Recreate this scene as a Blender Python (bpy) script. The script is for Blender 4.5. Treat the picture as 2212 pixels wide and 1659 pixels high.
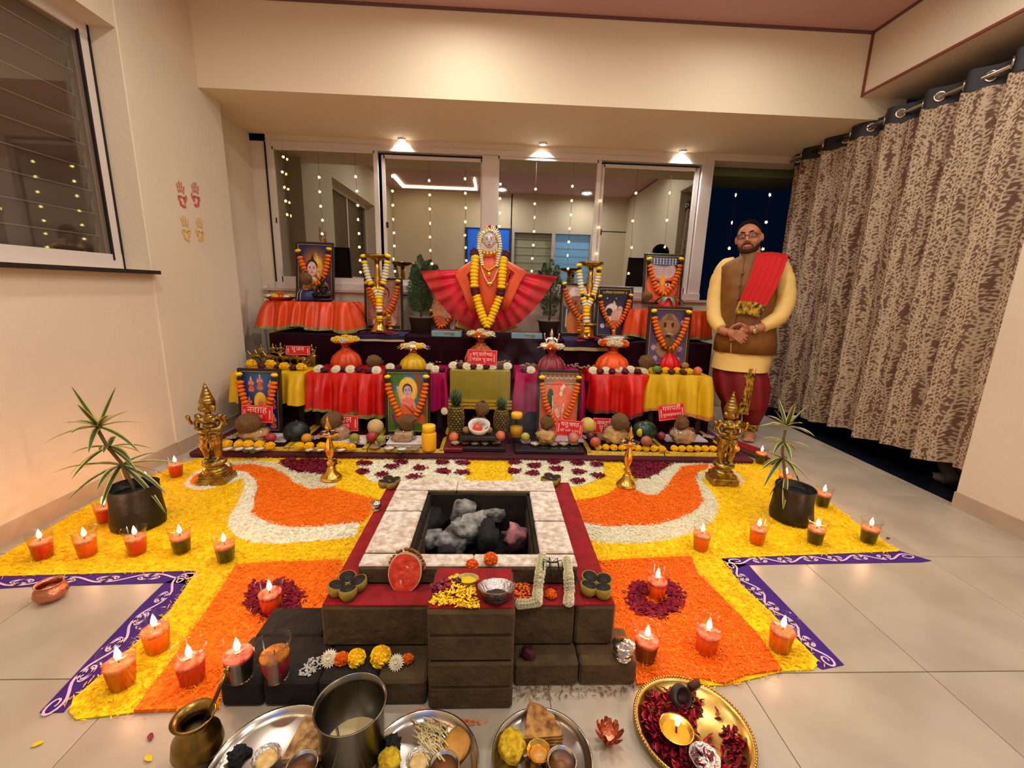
import bpy, bmesh, math, random
import numpy as np
from mathutils import Vector, Matrix, noise
PI = math.pi
RND = random.Random(11)
SC = bpy.context.scene
COL = SC.collection
for o in list(bpy.data.objects): bpy.data.objects.remove(o)

# ---------------------------------------------------------------- camera
CAM_H = 1.15
YAW, PIT, ROL = math.radians(2.485), math.radians(12.279), math.radians(1.687)
FPX, CX, CY = 931.0, 1106.0, 829.5
CP = Vector((0, 0, CAM_H))
_f = Vector((math.sin(YAW)*math.cos(PIT), math.cos(YAW)*math.cos(PIT), -math.sin(PIT)))
_r0 = Vector((math.cos(YAW), -math.sin(YAW), 0)); _u0 = _r0.cross(_f)
_r = math.cos(ROL)*_r0+math.sin(ROL)*_u0; _u = -math.sin(ROL)*_r0+math.cos(ROL)*_u0
cd = bpy.data.cameras.new('camera'); cam = bpy.data.objects.new('camera', cd); COL.objects.link(cam)
cd.sensor_fit = 'HORIZONTAL'; cd.sensor_width = 36; cd.lens = 36*FPX/2212; cd.clip_start = .02
cam.matrix_world = Matrix(((_r.x, _u.x, -_f.x, 0), (_r.y, _u.y, -_f.y, 0), (_r.z, _u.z, -_f.z, CAM_H), (0, 0, 0, 1)))
SC.camera = cam
SC.view_settings.view_transform = 'Standard'; SC.view_settings.look = 'None'
SC.view_settings.gamma = 1; SC.view_settings.use_curve_mapping = False
SC.view_settings.exposure = EXPOSURE = 0.41

def ray(x, y): return _f+_r*((x-CX)/FPX)-_u*((y-CY)/FPX)
def F(x, y, z=0.0):                       # point of the horizontal plane at height z
    d = ray(x, y); return CP+d*((z-CAM_H)/d.z)
def P(x, y, Y):                           # point of the upright plane at depth Y
    d = ray(x, y); return CP+d*(Y/d.y)
def PX(x, y, X):
    d = ray(x, y); return CP+d*(X/d.x)
def lin(c):
    c = [v/255 for v in c]
    return tuple(v/12.92 if v <= .04045 else ((v+.055)/1.055)**2.4 for v in c)

# ---------------------------------------------------------------- world: night sky
w = bpy.data.worlds.new('night'); SC.world = w; w.use_nodes = True
w.node_tree.nodes['Background'].inputs[0].default_value = (*lin((6, 20, 42)), 1)
w.node_tree.nodes['Background'].inputs[1].default_value = .32

# ---------------------------------------------------------------- lamps of the room
def lamp(kind, name, loc, power, color, size=.1, target=None, **k):
    d = bpy.data.lights.new(name, kind); d.energy = power; d.color = color
    if kind == 'AREA':
        d.shape = k.get('shape', 'DISK'); d.size = size
        if 'size_y' in k: d.size_y = k['size_y']
        if 'spread' in k: d.spread = k['spread']
    else: d.shadow_soft_size = size
    if kind == 'SPOT': d.spot_size = k.get('cone', 2.2); d.spot_blend = k.get('blend', .6)
    o = bpy.data.objects.new(name, d); COL.objects.link(o); o.location = loc
    if target is not None:
        o.rotation_euler = (Vector(target)-Vector(loc)).to_track_quat('-Z', 'Y').to_euler()
    return o
WARM = (1, .83, .60); COOL = (.94, .95, 1.0); CANDLE = (1, .48, .28)
CEIL_SPOTS = [(-.25, 2.86, 3.04), (1.66, 2.80, 3.04), (.07, .08, 3.04), (1.70, .06, 3.04), (-1.27, 1.86, 3.04), (.50, 1.86, 3.04), (2.1, 1.86, 3.04)]
CEIL_W = [7, 4, 14, 14, 11, 14, 9]
for p, e in zip(CEIL_SPOTS, CEIL_W):
    lamp('AREA', 'ceiling_lamp_light', (p[0], p[1], p[2]-.045), e, (1, .955, .875), .16)
SOFFIT_SPOTS = [F(868, 300, 2.475), F(1173, 310, 2.475), F(1475, 326, 2.475)]
for p in SOFFIT_SPOTS:
    lamp('AREA', 'soffit_lamp_light', (p.x, p.y, p.z-.02), 5, COOL, .07, spread=2.0)
LED = [(-1.80, .78), (-1.77, -.02), (-.41, 0), (-.40, .80)]
for a, b in zip(LED, LED[1:]):
    lamp('AREA', 'led_profile_light', ((a[0]+b[0])/2, (a[1]+b[1])/2, 3.0), 2.5, WARM, abs(a[0]-b[0])+.03, shape='RECTANGLE', size_y=abs(a[1]-b[1])+.03)

# ---------------------------------------------------------------- materials
MATS = {}
def mat(name, rgb, rough=.5, metal=0, var=0, vs=12, bump=0, bs=60, emit=0, alpha=1, trans=0, sheen=0, isl=0, spec=None, rgb2=None, attr=None, sss=0, ior=1.45, vdet=4):
    if name in MATS: return MATS[name]
    m = bpy.data.materials.new(name); m.use_nodes = True; MATS[name] = m
    nt = m.node_tree; b = nt.nodes['Principled BSDF']; L = nt.links.new
    c = (*lin(rgb), 1); I = b.inputs
    I['Base Color'].default_value = c; I['Roughness'].default_value = rough; I['Metallic'].default_value = metal
    I['Alpha'].default_value = alpha; I['Transmission Weight'].default_value = trans; I['IOR'].default_value = ior
    if sss: I['Subsurface Weight'].default_value = sss; I['Subsurface Scale'].default_value = .02
    if spec is not None: I['Specular IOR Level'].default_value = spec
    if emit: I['Emission Color'].default_value = c; I['Emission Strength'].default_value = emit
    if attr:
        a = nt.nodes.new('ShaderNodeVertexColor'); a.layer_name = attr; L(a.outputs[0], I['Base Color'])
    elif var or isl or rgb2:
        c2 = (*lin(rgb2), 1) if rgb2 else tuple(v*(1-(var or isl)) for v in c[:3])+(1,)
        mx = nt.nodes.new('ShaderNodeMix'); mx.data_type = 'RGBA'
        mx.inputs[6].default_value = c; mx.inputs[7].default_value = c2
        if isl:
            g = nt.nodes.new('ShaderNodeNewGeometry'); L(g.outputs['Random Per Island'], mx.inputs[0])
        else:
            tc = nt.nodes.new('ShaderNodeTexCoord'); n = nt.nodes.new('ShaderNodeTexNoise')
            n.inputs['Scale'].default_value = vs; n.inputs['Detail'].default_value = vdet
            L(tc.outputs['Object'], n.inputs['Vector'])
            r = nt.nodes.new('ShaderNodeMapRange'); r.inputs[1].default_value = .35; r.inputs[2].default_value = .65
            L(n.outputs[0], r.inputs[0]); L(r.outputs[0], mx.inputs[0])
        L(mx.outputs[2], I['Base Color'])
    if bump:
        tc = nt.nodes.new('ShaderNodeTexCoord'); n = nt.nodes.new('ShaderNodeTexNoise'); n.inputs['Scale'].default_value = bs
        n.inputs['Detail'].default_value = 5; L(tc.outputs['Object'], n.inputs['Vector'])
        bp = nt.nodes.new('ShaderNodeBump'); bp.inputs['Strength'].default_value = bump; bp.inputs['Distance'].default_value = .01
        L(n.outputs[0], bp.inputs['Height']); L(bp.outputs[0], I['Normal'])
    return m

def pane_mat(name, refl, tint, rough=.015):      # coated window glass: mirrors part of the room, lets part of the dark through
    m = bpy.data.materials.new(name); m.use_nodes = True; nt = m.node_tree; nt.nodes.clear()
    o = nt.nodes.new('ShaderNodeOutputMaterial'); g = nt.nodes.new('ShaderNodeBsdfGlossy'); t = nt.nodes.new('ShaderNodeBsdfTransparent')
    x = nt.nodes.new('ShaderNodeMixShader'); x.inputs[0].default_value = refl; g.inputs['Roughness'].default_value = rough
    g.inputs['Color'].default_value = (.98, 1, .92, 1); t.inputs[0].default_value = (*tint, 1)
    nt.links.new(t.outputs[0], x.inputs[1]); nt.links.new(g.outputs[0], x.inputs[2]); nt.links.new(x.outputs[0], o.inputs[0])
    return m

# ---------------------------------------------------------------- mesh builder
class MB:
    def __init__(s): s.v = []; s.f = []; s.m = []; s.s = []
    def add(s, vs, fs, mi=0, sm=True, M=None):
        o = len(s.v)
        s.v += [tuple(M @ Vector(v)) for v in vs] if M is not None else [tuple(v) for v in vs]
        for f in fs: s.f.append(tuple(i+o for i in f)); s.m.append(mi); s.s.append(sm)
        return s
    def box(s, c, d, mi=0, M=None, bev=0):
        x, y, z = (k/2 for k in d); T = Matrix.Translation(c); T = M @ T if M is not None else T
        b = min(bev, x*.9, y*.9, z*.9)
        if b <= 0:
            vs = [(i*x, j*y, k*z) for i in (-1, 1) for j in (-1, 1) for k in (-1, 1)]
            return s.add(vs, [(0, 1, 3, 2), (4, 6, 7, 5), (0, 4, 5, 1), (2, 3, 7, 6), (0, 2, 6, 4), (1, 5, 7, 3)], mi, False, T)
        vs = []; ix = {}
        for i in (-1, 1):
            for j in (-1, 1):
                for k in (-1, 1):
                    for a, q in enumerate(((i*(x-b), j*(y-b), k*z), (i*(x-b), j*y, k*(z-b)), (i*x, j*(y-b), k*(z-b)))):
                        ix[i, j, k, a] = len(vs); vs.append(q)
        fs = []
        for k in (-1, 1):
            q = [ix[-1, -1, k, 0], ix[1, -1, k, 0], ix[1, 1, k, 0], ix[-1, 1, k, 0]]; fs.append(q if k > 0 else q[::-1])
            q = [ix[-1, k, -1, 1], ix[1, k, -1, 1], ix[1, k, 1, 1], ix[-1, k, 1, 1]]; fs.append(q if k < 0 else q[::-1])
            q = [ix[k, -1, -1, 2], ix[k, 1, -1, 2], ix[k, 1, 1, 2], ix[k, -1, 1, 2]]; fs.append(q if k > 0 else q[::-1])
        for i in (-1, 1):
            for j in (-1, 1):
                g = i*j
                q = [ix[i, j, -1, 1], ix[i, j, -1, 2], ix[i, j, 1, 2], ix[i, j, 1, 1]]; fs.append(q if g < 0 else q[::-1])
                q = [ix[i, -1, j, 0], ix[i, 1, j, 0], ix[i, 1, j, 2], ix[i, -1, j, 2]]; fs.append(q if g < 0 else q[::-1])
                q = [ix[-1, i, j, 0], ix[1, i, j, 0], ix[1, i, j, 1], ix[-1, i, j, 1]]; fs.append(q if g > 0 else q[::-1])
                for k in (-1, 1):
                    q = [ix[i, j, k, 0], ix[i, j, k, 1], ix[i, j, k, 2]]; fs.append(q if i*j*k < 0 else q[::-1])
        return s.add(vs, fs, mi, False, T)
    def lathe(s, prof, n=20, mi=0, M=None, sm=True, wav=None):
        vs = []; fs = []
        for (r, z) in prof:
            for k in range(n):
                a = 2*PI*k/n; q = r*(1+(wav(a, z) if wav else 0)); vs.append((q*math.cos(a), q*math.sin(a), z))
        for i in range(len(prof)-1):
            for k in range(n):
                k2 = (k+1) % n; fs.append((i*n+k, i*n+k2, (i+1)*n+k2, (i+1)*n+k))
        if prof[0][0] > 1e-6 and not (abs(prof[0][1]-prof[1][1]) < 1e-6 and prof[1][0] < 1e-6): fs.append(tuple(range(n))[::-1])
        if prof[-1][0] > 1e-6: fs.append(tuple((len(prof)-1)*n+k for k in range(n)))
        return s.add(vs, fs, mi, sm, M)
    def tube(s, pts, rad, n=8, mi=0, M=None, cap=True, flat=1):
        pts = [Vector(p) for p in pts]; N = len(pts)
        if not hasattr(rad, '__len__'): rad = [rad]*N
        vs = []; fs = []; up = None
        for i, p in enumerate(pts):
            t = (pts[min(i+1, N-1)]-pts[max(i-1, 0)])
            t = t.normalized() if t.length > 1e-9 else Vector((0, 0, 1))
            if up is None: up = Vector((0, 0, 1)) if abs(t.z) < .9 else Vector((0, 1, 0))
            a = t.cross(up); a = a.normalized() if a.length > 1e-6 else t.orthogonal().normalized()
            b = a.cross(t).normalized(); up = b
            for k in range(n):
                th = 2*PI*k/n; vs.append(p+a*(rad[i]*math.cos(th))+b*(rad[i]*flat*math.sin(th)))
        for i in range(N-1):
            for k in range(n):
                k2 = (k+1) % n; fs.append((i*n+k, (i+1)*n+k, (i+1)*n+k2, i*n+k2))
        if cap: fs.append(tuple(range(n))); fs.append(tuple((N-1)*n+k for k in range(n))[::-1])
        return s.add(vs, fs, mi, True, M)
    def blob(s, c, r, seg=14, ring=9, mi=0, M=None, na=0, nf=3, fn=None, sd=0):
        if not hasattr(r, '__len__'): r = (r, r, r)
        vs = [(0, 0, -1)]; fs = []
        for i in range(1, ring):
            ph = PI*i/ring
            for k in range(seg):
                a = 2*PI*k/seg; vs.append((math.sin(ph)*math.cos(a), math.sin(ph)*math.sin(a), -math.cos(ph)))
        vs.append((0, 0, 1)); out = []
        for v in vs:
            q = 1.0
            if na: q += na*noise.noise(Vector(v)*nf+Vector((sd*7.3, sd*3.1, sd)))
            if fn: q *= fn(v)
            out.append((c[0]+v[0]*r[0]*q, c[1]+v[1]*r[1]*q, c[2]+v[2]*r[2]*q))
        for k in range(seg):
            k2 = (k+1) % seg; fs.append((0, 1+k2, 1+k)); b = 1+(ring-2)*seg; fs.append((b+k, b+k2, len(vs)-1))
            for i in range(ring-2): a = 1+i*seg; fs.append((a+k, a+k2, a+seg+k2, a+seg+k))
        return s.add(out, fs, mi, True, M)
    def loft(s, rings, mi=0, M=None, cap=True, sm=True, closed=True):
        n = len(rings[0]); vs = [p for r in rings for p in r]; fs = []
        for i in range(len(rings)-1):
            for k in range(n if closed else n-1):
                k2 = (k+1) % n; fs.append((i*n+k, i*n+k2, (i+1)*n+k2, (i+1)*n+k))
        if cap: fs.append(tuple(range(n))[::-1]); fs.append(tuple((len(rings)-1)*n+k for k in range(n)))
        return s.add(vs, fs, mi, sm, M)
    def grid(s, fn, nu, nv, mi=0, M=None, sm=True):
        vs = [fn(i/nu, j/nv) for j in range(nv+1) for i in range(nu+1)]
        fs = [(j*(nu+1)+i, j*(nu+1)+i+1, (j+1)*(nu+1)+i+1, (j+1)*(nu+1)+i) for j in range(nv) for i in range(nu)]
        return s.add(vs, fs, mi, sm, M)
    def prism(s, pts, z0, z1, mi=0, M=None):
        a = sum(p[0]*q[1]-q[0]*p[1] for p, q in zip(pts, list(pts[1:])+[pts[0]]))
        if a < 0: pts = pts[::-1]
        n = len(pts); vs = [(p[0], p[1], z0) for p in pts]+[(p[0], p[1], z1) for p in pts]
        fs = [tuple(range(n))[::-1], tuple(range(n, 2*n))]+[(k, (k+1) % n, (k+1) % n+n, k+n) for k in range(n)]
        return s.add(vs, fs, mi, False, M)
    def merge(s, o, M=None, mi=0):
        k = len(s.v); s.v += [tuple(M @ Vector(v)) for v in o.v] if M is not None else list(o.v)
        s.f += [tuple(i+k for i in f) for f in o.f]; s.m += [a+mi for a in o.m]; s.s += o.s
        return s
    def mesh(s, name, mats):
        me = bpy.data.meshes.new(name); me.from_pydata(s.v, [], s.f)
        for m in (mats if isinstance(mats, (list, tuple)) else [mats]): me.materials.append(m)
        me.polygons.foreach_set('material_index', s.m); me.polygons.foreach_set('use_smooth', s.s); me.update()
        return me
    def build(s, name, mats, parent=None, loc=(0, 0, 0)):
        return link(name, s.mesh(name, mats), parent, loc)

def link(name, me, parent=None, loc=(0, 0, 0)):
    o = bpy.data.objects.new(name, me); COL.objects.link(o); o.location = loc
    if parent is not None: o.parent = parent
    return o
def tag(o, label=None, cat=None, group=None, kind=None):
    if label: o['label'] = label
    if cat: o['category'] = cat
    if group: o['group'] = group
    if kind: o['kind'] = kind
    return o
def thing(name, label, cat, loc=(0, 0, 0), rz=0, group=None, sc=1):
    o = bpy.data.objects.new(name, None); o.empty_display_size = .05; COL.objects.link(o)
    o.location = loc; o.rotation_euler = (0, 0, rz); o.scale = (sc, sc, sc)
    return tag(o, label, cat, group)
def struct(name, mb, mats, parent=None):
    o = mb.build(name, mats, parent)
    if parent is None: o['kind'] = 'structure'
    return o
KIDS = {}
def dup(o, loc=None, rz=None, label=None, group=None, sc=None, parent=None):
    c = o.copy(); COL.objects.link(c)
    if parent is not None: c.parent = parent
    if loc is not None: c.location = loc
    if rz is not None: c.rotation_euler = (0, 0, rz) if not hasattr(rz, '__len__') else rz
    if sc is not None: c.scale = (sc, sc, sc) if not hasattr(sc, '__len__') else sc
    if label: c['label'] = label
    if group: c['group'] = group
    for ch in list(o.children): dup(ch, parent=c)
    return c
def rotM(loc=(0, 0, 0), rx=0, ry=0, rz=0, s=1):
    return Matrix.Translation(loc) @ Matrix.Rotation(rz, 4, 'Z') @ Matrix.Rotation(ry, 4, 'Y') @ Matrix.Rotation(rx, 4, 'X') @ Matrix.Scale(s, 4)
def voxel(mb, vox, smooth=4):                 # union of overlapping lumps into one continuous skin
    me = mb.mesh('tmp', []); o = bpy.data.objects.new('tmp', me); COL.objects.link(o)
    r = o.modifiers.new('r', 'REMESH'); r.mode = 'VOXEL'; r.voxel_size = vox; r.use_smooth_shade = True
    if smooth:
        q = o.modifiers.new('s', 'SMOOTH'); q.iterations = smooth; q.factor = .5
    dg = bpy.context.evaluated_depsgraph_get(); dg.update()
    out = bpy.data.meshes.new_from_object(o.evaluated_get(dg)); bpy.data.objects.remove(o); bpy.data.meshes.remove(me)
    return out
def glyphs(s, size=1.0):                      # outline of a short text as (verts, faces, width)
    c = bpy.data.curves.new('t', 'FONT'); c.body = s; c.size = size; c.resolution_u = 2
    o = bpy.data.objects.new('t', c); COL.objects.link(o)
    dg = bpy.context.evaluated_depsgraph_get(); dg.update()
    me = bpy.data.meshes.new_from_object(o.evaluated_get(dg))
    vs = [tuple(v.co) for v in me.vertices]; fs = [tuple(p.vertices) for p in me.polygons]
    bpy.data.objects.remove(o); bpy.data.meshes.remove(me)
    return vs, fs
# ================================================================ the room
WALL = mat('cream_wall_paint', (222, 207, 184), .7, bump=.25, bs=45, var=.04, vs=2.5)
WALL2 = mat('beam_paint', (228, 212, 182), .7, bump=.15, bs=45)
CEIL = mat('mauve_ceiling_paint', (190, 152, 148), .75, bump=.15, bs=50)
TRIMC = mat('brown_trim', (128, 62, 44), .5)
TRIMP = mat('mauve_trim', (112, 72, 74), .6)
WHITE = mat('white_window_frame', (212, 200, 190), .4)
DARKGAP = mat('black_gasket', (14, 13, 12), .6)
GRAN = mat('black_granite', (40, 36, 33), .35, var=.3, vs=60)
MARB = mat('floor_marble', (184, 173, 154), .34, rgb2=(164, 151, 132), vs=3.2, vdet=9, bump=.05, bs=30)
GROUT = mat('floor_grout', (146, 134, 116), .8)
SKIRT = mat('stone_baseboard', (186, 164, 142), .4, var=.12, vs=9)
XL, XA, XR, YB, YF, ZC = -2.12, -2.27, 2.68, 4.40, -.45, 3.04

fl = struct('floor', MB().box((.165, 1.9, -.03), (5.07, 5.6, .05)), GROUT)
tile = MB().box((0, 0, -.01), (.6074, .6074, .02), bev=.001).mesh('tile', MARB)
k = 0
for i in range(-5, 5):
    for j in range(-3, 6):
        x = .79+.61*i+.305; y = 1.097+.61*j+.305
        if x > 2.5 or x+.31 < XA: continue
        o = link('tile', tile, fl, (x, y, -.0004*(k % 3))); o.rotation_euler.z = PI/2*(k % 4); k += 1
edge = MB().box((0, 0, -.01), (.07, .606, .02), bev=.0015).mesh('tile', MARB)
for j in range(-3, 6): link('tile', edge, fl, (2.6575, 1.097+.61*j+.305, 0))
struct('ceiling', MB().box((.3, 1.5, ZC+.05), (5.6, 4.2, .1)), CEIL)

# left wall with its recessed window, pilaster and alcove side
W = MB()
wy0, wy1, wz0, wz1 = .80, 2.815, 1.205, 2.498
W.box((XL-.15, (YF+wy0)/2, 1.52), (.3, wy0-YF, 3.04))
W.box((XL-.15, (wy0+wy1)/2, wz0/2), (.3, wy1-wy0, wz0)); W.box((XL-.15, (wy0+wy1)/2, (wz1+3.04)/2), (.3, wy1-wy0, 3.04-wz1))
W.box((XL-.142, (wy1+3.72)/2, 1.52), (.3, 3.72-wy1, 3.04), bev=.004)
W.box((XA-.1, (3.72+YB)/2, 1.25), (.2, YB-3.72, 2.5))
struct('wall_left', W, WALL)
# back wall below and around the window; opening on the right looks into the night
W = MB()
zs, zt = 1.105, 2.415
W.box(((XA+2.95)/2, YB+.1, zs/2), (2.95-XA, .2, zs)); W.box(((XA-2.13)/2, YB+.1, 1.9), (-2.13-XA, .2, 1.6))
W.box(((XA+2.95)/2, YB+.1, 2.52), (2.95-XA, .2, 2*(2.52-zt)))
struct('wall_back', W, WALL)
struct('wall_front', MB().box((-1.42, YF-.1, 1.52), (1.56, .2, 3.04)).box((1.48, YF-.1, 2.71), (2.4, .2, .66)).box((-.17, YF-.1, 2.71), (.95, .2, .66))
       .box((2.36, YF-.1, 1.2), (.72, .2, 2.4)).box((1.16, YF-.1, .5), (1.68, .2, 1.0)), WALL)
W = MB(); W.box((XR+.14, (YF+2.2)/2, 1.52), (.28, 2.2-YF, 3.04))
struct('wall_right', W, WALL)
# beams
struct('ceiling_beam_back', MB().box(((XA+3.0)/2-.02, (3.474+4.6)/2, (2.475+3.1)/2), (3.0-XA+.1, 4.6-3.474, 3.1-2.475)), WALL2)
struct('ceiling_beam_right', MB().box((XR+.45, (YF+3.474)/2+.6, (2.622+3.1)/2), (.9, 3.474-YF-1.2, 3.1-2.622)), WALL)
T = MB(); T.box((XR-.003, 2.84, 2.63), (.012, 1.28, .016)); T.box((XR-.004, 3.466, 2.83), (.014, .016, .42))
struct('trim_1', T, TRIMC)
T = MB(); T.box((.28, 3.466, 3.032), (4.8, .016, .016)); T.box((XR-.006, 1.6, 3.032), (.014, 3.7, .016)); struct('trim_2', T, TRIMP)
# baseboards
struct('baseboard_left', MB().box((XL+.004, (YF+2.815)/2, .045), (.012, 2.815-YF, .09)).box((XL+.012, (2.815+3.72)/2, .045), (.012, .9, .09)), SKIRT)
struct('baseboard_right', MB().box((XR-.006, (YF+2.2)/2, .045), (.012, 2.2-YF, .09)), SKIRT)
struct('trim_3', MB().box((XL+.01, (wy0+wy1)/2-.02, wz0-.012), (.09, wy1-wy0+.06, .022)), GRAN)
# dark terrace beyond the curtain
struct('floor_terrace', MB().box((3.6, 3.2, -.08), (1.84, 3.0, .1)), mat('terrace_dark_tile', (16, 22, 32), .4))
struct('trim_4', MB().box((XR+.022, 3.3, -.014), (.02, 2.2, .03)), SKIRT)
struct('wall_terrace', MB().box((4.3, 3.0, 1.4), (.1, 4.5, 3.0)), mat('terrace_dark_wall', (30, 30, 34), .8))

# ---- window_1: the long sliding window behind the altar
GLASS = pane_mat('coated_glass', .36, (.30, .30, .28))
GLASS2 = pane_mat('dark_glass', .09, (.86, .82, .80))
LOUV = mat('louvre_glass', (112, 100, 92), .35)
win = thing('window_1', None, None, (0, 0, 0)); win['kind'] = 'structure'
fy = YB+.03
fr = MB()
fr.box((-.035, fy, zt-.02), (4.19, .09, .045)); fr.box((-.035, fy-.01, zs+.03), (4.19, .1, .06))
for x, wd in ((-2.10, .05), (1.98, .06), (2.035, .05)): fr.box((x, fy, (zs+zt)/2), (wd, .086, zt-zs-.01))
fr.build('window_frame', WHITE, win)
MB().box((-2.128, fy-.03, (zs+zt)/2), (.012, .05, zt-zs-.012)).build('gasket', DARKGAP, win)
xs = [P(812, 430, YB).x, P(830, 430, YB).x, P(1040, 430, YB).x, P(1075, 430, YB).x, P(1288, 430, YB).x, P(1301, 430, YB).x, P(1500, 430, YB).x]
spans = [(-2.075, xs[0], .0, .04), (xs[1], xs[2], .05, .07), (xs[3], xs[4], .0, .04), (xs[5], xs[6], .05, .07)]
for a, b, dy, top in spans:
    y = fy-.02+dy*.5
    s = MB(); z0, z1 = zs+.06, zt-top; w_ = .03
    s.box((a+w_/2-.02, y, (z0+z1)/2), (w_, .035, z1-z0)); s.box((b-w_/2+.025, y, (z0+z1)/2), (w_+.01, .035, z1-z0))
    s.box(((a+b)/2, y, z1-.012), (b-a, .035, .03)); s.box(((a+b)/2, y, z0+.025), (b-a, .035, .06))
    sash = s.build('sash', WHITE, win)
    MB().box(((a+b)/2, y, (z0+z1)/2), (b-a-.005, .006, z1-z0-.02)).build('pane', GLASS, sash)
    MB().box((a-.006+.02*(dy > 0), y-.02, 1.73), (.012, .01, .05)).build('latch', DARKGAP, sash)
MB().box(((xs[2]+xs[3])/2, fy-.02, (zs+zt)/2), (xs[3]-xs[2]-.01, .05, zt-zs-.08)).build('mullion', WHITE, win)
MB().box((0, YB-.012, zs-.012), (4.5, .06, .022)).build('sill', mat('sill_stone', (196, 178, 158), .4), win)
struct('window_outer_lintel', MB().box((2.5, 4.95, 2.62), (1.6, .5, .52)), mat('outer_soffit', (120, 124, 84), .8))
struct('wall_outside_night', MB().box((0, 5.6, 1.3), (4.3, .05, 2.6)), mat('dark_outside_wall', (46, 46, 42), .9))

# ---- window_2: left wall window with louvres
w2 = thing('window_2', None, None); w2['kind'] = 'structure'
x = -2.285; f = MB()
f.box((x, (wy0+wy1)/2, wz0+.042), (.05, wy1-wy0, .085)); f.box((x, (wy0+wy1)/2, wz1-.03), (.05, wy1-wy0, .06))
f.box((x, wy1-.0355, (wz0+wz1)/2), (.046, .069, wz1-wz0-.1)); f.box((x, wy0+.0355, (wz0+wz1)/2), (.046, .069, wz1-wz0-.1)); f.box((x, 1.8, (wz0+wz1)/2), (.044, .05, wz1-wz0-.1))
f.build('window_frame', WHITE, w2)
MB().box((x+.022, wy1-.012, (wz0+wz1)/2), (.012, .012, wz1-wz0)).box((x+.022, wy1-.078, (wz0+wz1)/2), (.012, .012, wz1-wz0-.1)).build('gasket', DARKGAP, w2)
MB().box((x+.01, (wy0+wy1)/2, (wz0+wz1)/2), (.006, wy1-wy0-.12, wz1-wz0-.12)).build('pane', GLASS2, w2)
slat = MB().box((0, 0, 0), (.006, 1.86, .125), M=rotM(ry=.35)).mesh('louvre', LOUV)
edge = MB().box((.028, 0, -.058), (.006, 1.86, .006)).mesh('louvre_edge', mat('louvre_edge', (150, 138, 122), .4))
for i in range(10):
    o = link('louvre', slat, w2, (x-.06, (wy0+wy1)/2, wz0+.12+.122*i)); link('louvre_edge', edge, o)
struct('wall_left_outer', MB().box((-2.65, 1.8, 1.8), (.05, 2.6, 1.8)), mat('shaft_wall', (70, 64, 58), .9))
# ---- door and window of the wall behind the photographer, seen mirrored in the panes
d1 = thing('door_1', None, None); d1['kind'] = 'structure'
BLUE = mat('blue_glow_door', (30, 110, 240), .5, emit=.55)  # blue light in the doorway put into the panel as emission
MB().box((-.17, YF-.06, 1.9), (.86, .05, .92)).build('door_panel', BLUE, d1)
MB().box((-.17, YF-.07, .72), (.86, .04, 1.44)).build('door_lower_panel', mat('pale_door', (170, 190, 205), .5), d1)
MB().box((-.62, YF-.02, 1.19), (.05, .08, 2.38)).box((.28, YF-.02, 1.19), (.05, .08, 2.38)).build('door_frame', mat('dark_door_frame', (52, 54, 64), .5), d1)
w3 = thing('window_3', None, None); w3['kind'] = 'structure'
f = MB()
for xx in (.33, 1.17, 1.97): f.box((xx, YF-.03, 1.69), (.07, .056, 1.3))
f.box((1.15, YF-.03, 2.345), (1.7, .06, .07)); f.box((1.15, YF-.03, 1.035), (1.7, .06, .07)); f.build('window_frame', WHITE, w3)
MB().box((1.57, YF-.12, 1.69), (.74, .02, 1.24)).build('blue_pane', mat('blue_glow_pane', (120, 175, 225), .4, emit=.35), w3)  # blue pane given its own glow for the blue light at this window
MB().box((.75, YF-.12, 1.69), (.78, .02, 1.24)).build('grey_pane', mat('grey_pane', (170, 172, 150), .4), w3)
sl = MB().box((0, 0, 0), (1.64, .006, .012)).mesh('louvre', WHITE)
for i in range(8): link('louvre', sl, w3, (1.15, YF-.09, 1.15+.15*i))

# ---- lamps
LAMP = mat('lamp_glow', (255, 250, 240), .5, emit=14)
LAMPR = mat('lamp_ring', (235, 232, 226), .35)
def lampbody(name, label, p, r, drop, group, parent=None):
    t = thing(name, label, 'ceiling light', p, group=group)
    MB().lathe([(r*1.2, 0), (r*1.25, -drop), (r, -drop), (r, -drop*.5), (0, -drop*.5)][::-1], 24).build('housing', LAMPR, t)
    MB().lathe([(0, -drop*.7), (r*.98, -drop*.7), (r*.98, -drop*.6), (0, -drop*.6)], 24).build('diffuser', LAMP, t)
lampbody('downlight', 'small bright downlight in the beam soffit above the second window pane', SOFFIT_SPOTS[0], .03, .012, 'soffit downlights')
lampbody('downlight', 'small bright downlight in the beam soffit above the third window pane', SOFFIT_SPOTS[1], .03, .012, 'soffit downlights')
lampbody('downlight', 'small bright downlight in the beam soffit above the fourth window pane', SOFFIT_SPOTS[2], .03, .012, 'soffit downlights')
for i, p in enumerate(CEIL_SPOTS):
    lampbody('ceiling_light', ['round ceiling lamp close to the beam, on the window side at left', 'round ceiling lamp close to the beam near the curtain', 'round ceiling lamp near the blue door, mirrored in the third pane', 'round ceiling lamp near the louvred far window, mirrored in the panes', 'round ceiling lamp over the carpet, nearest the left wall', 'round ceiling lamp over the carpet, middle of three', 'round ceiling lamp over the carpet, nearest the curtain'][i], p, .09, .05, 'round ceiling lamps')
t = thing('led_profile', 'angled glowing LED profile on the ceiling, mirrored in the second pane', 'ceiling light', (0, 0, 0))
for a, b in zip(LED, LED[1:]):
    MB().box(((a[0]+b[0])/2, (a[1]+b[1])/2, 3.025), (abs(a[0]-b[0])+.014, abs(a[1]-b[1])+.014, .028)).build('light_bar', mat('led_glow', (255, 236, 180), .5, emit=5), t)
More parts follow.
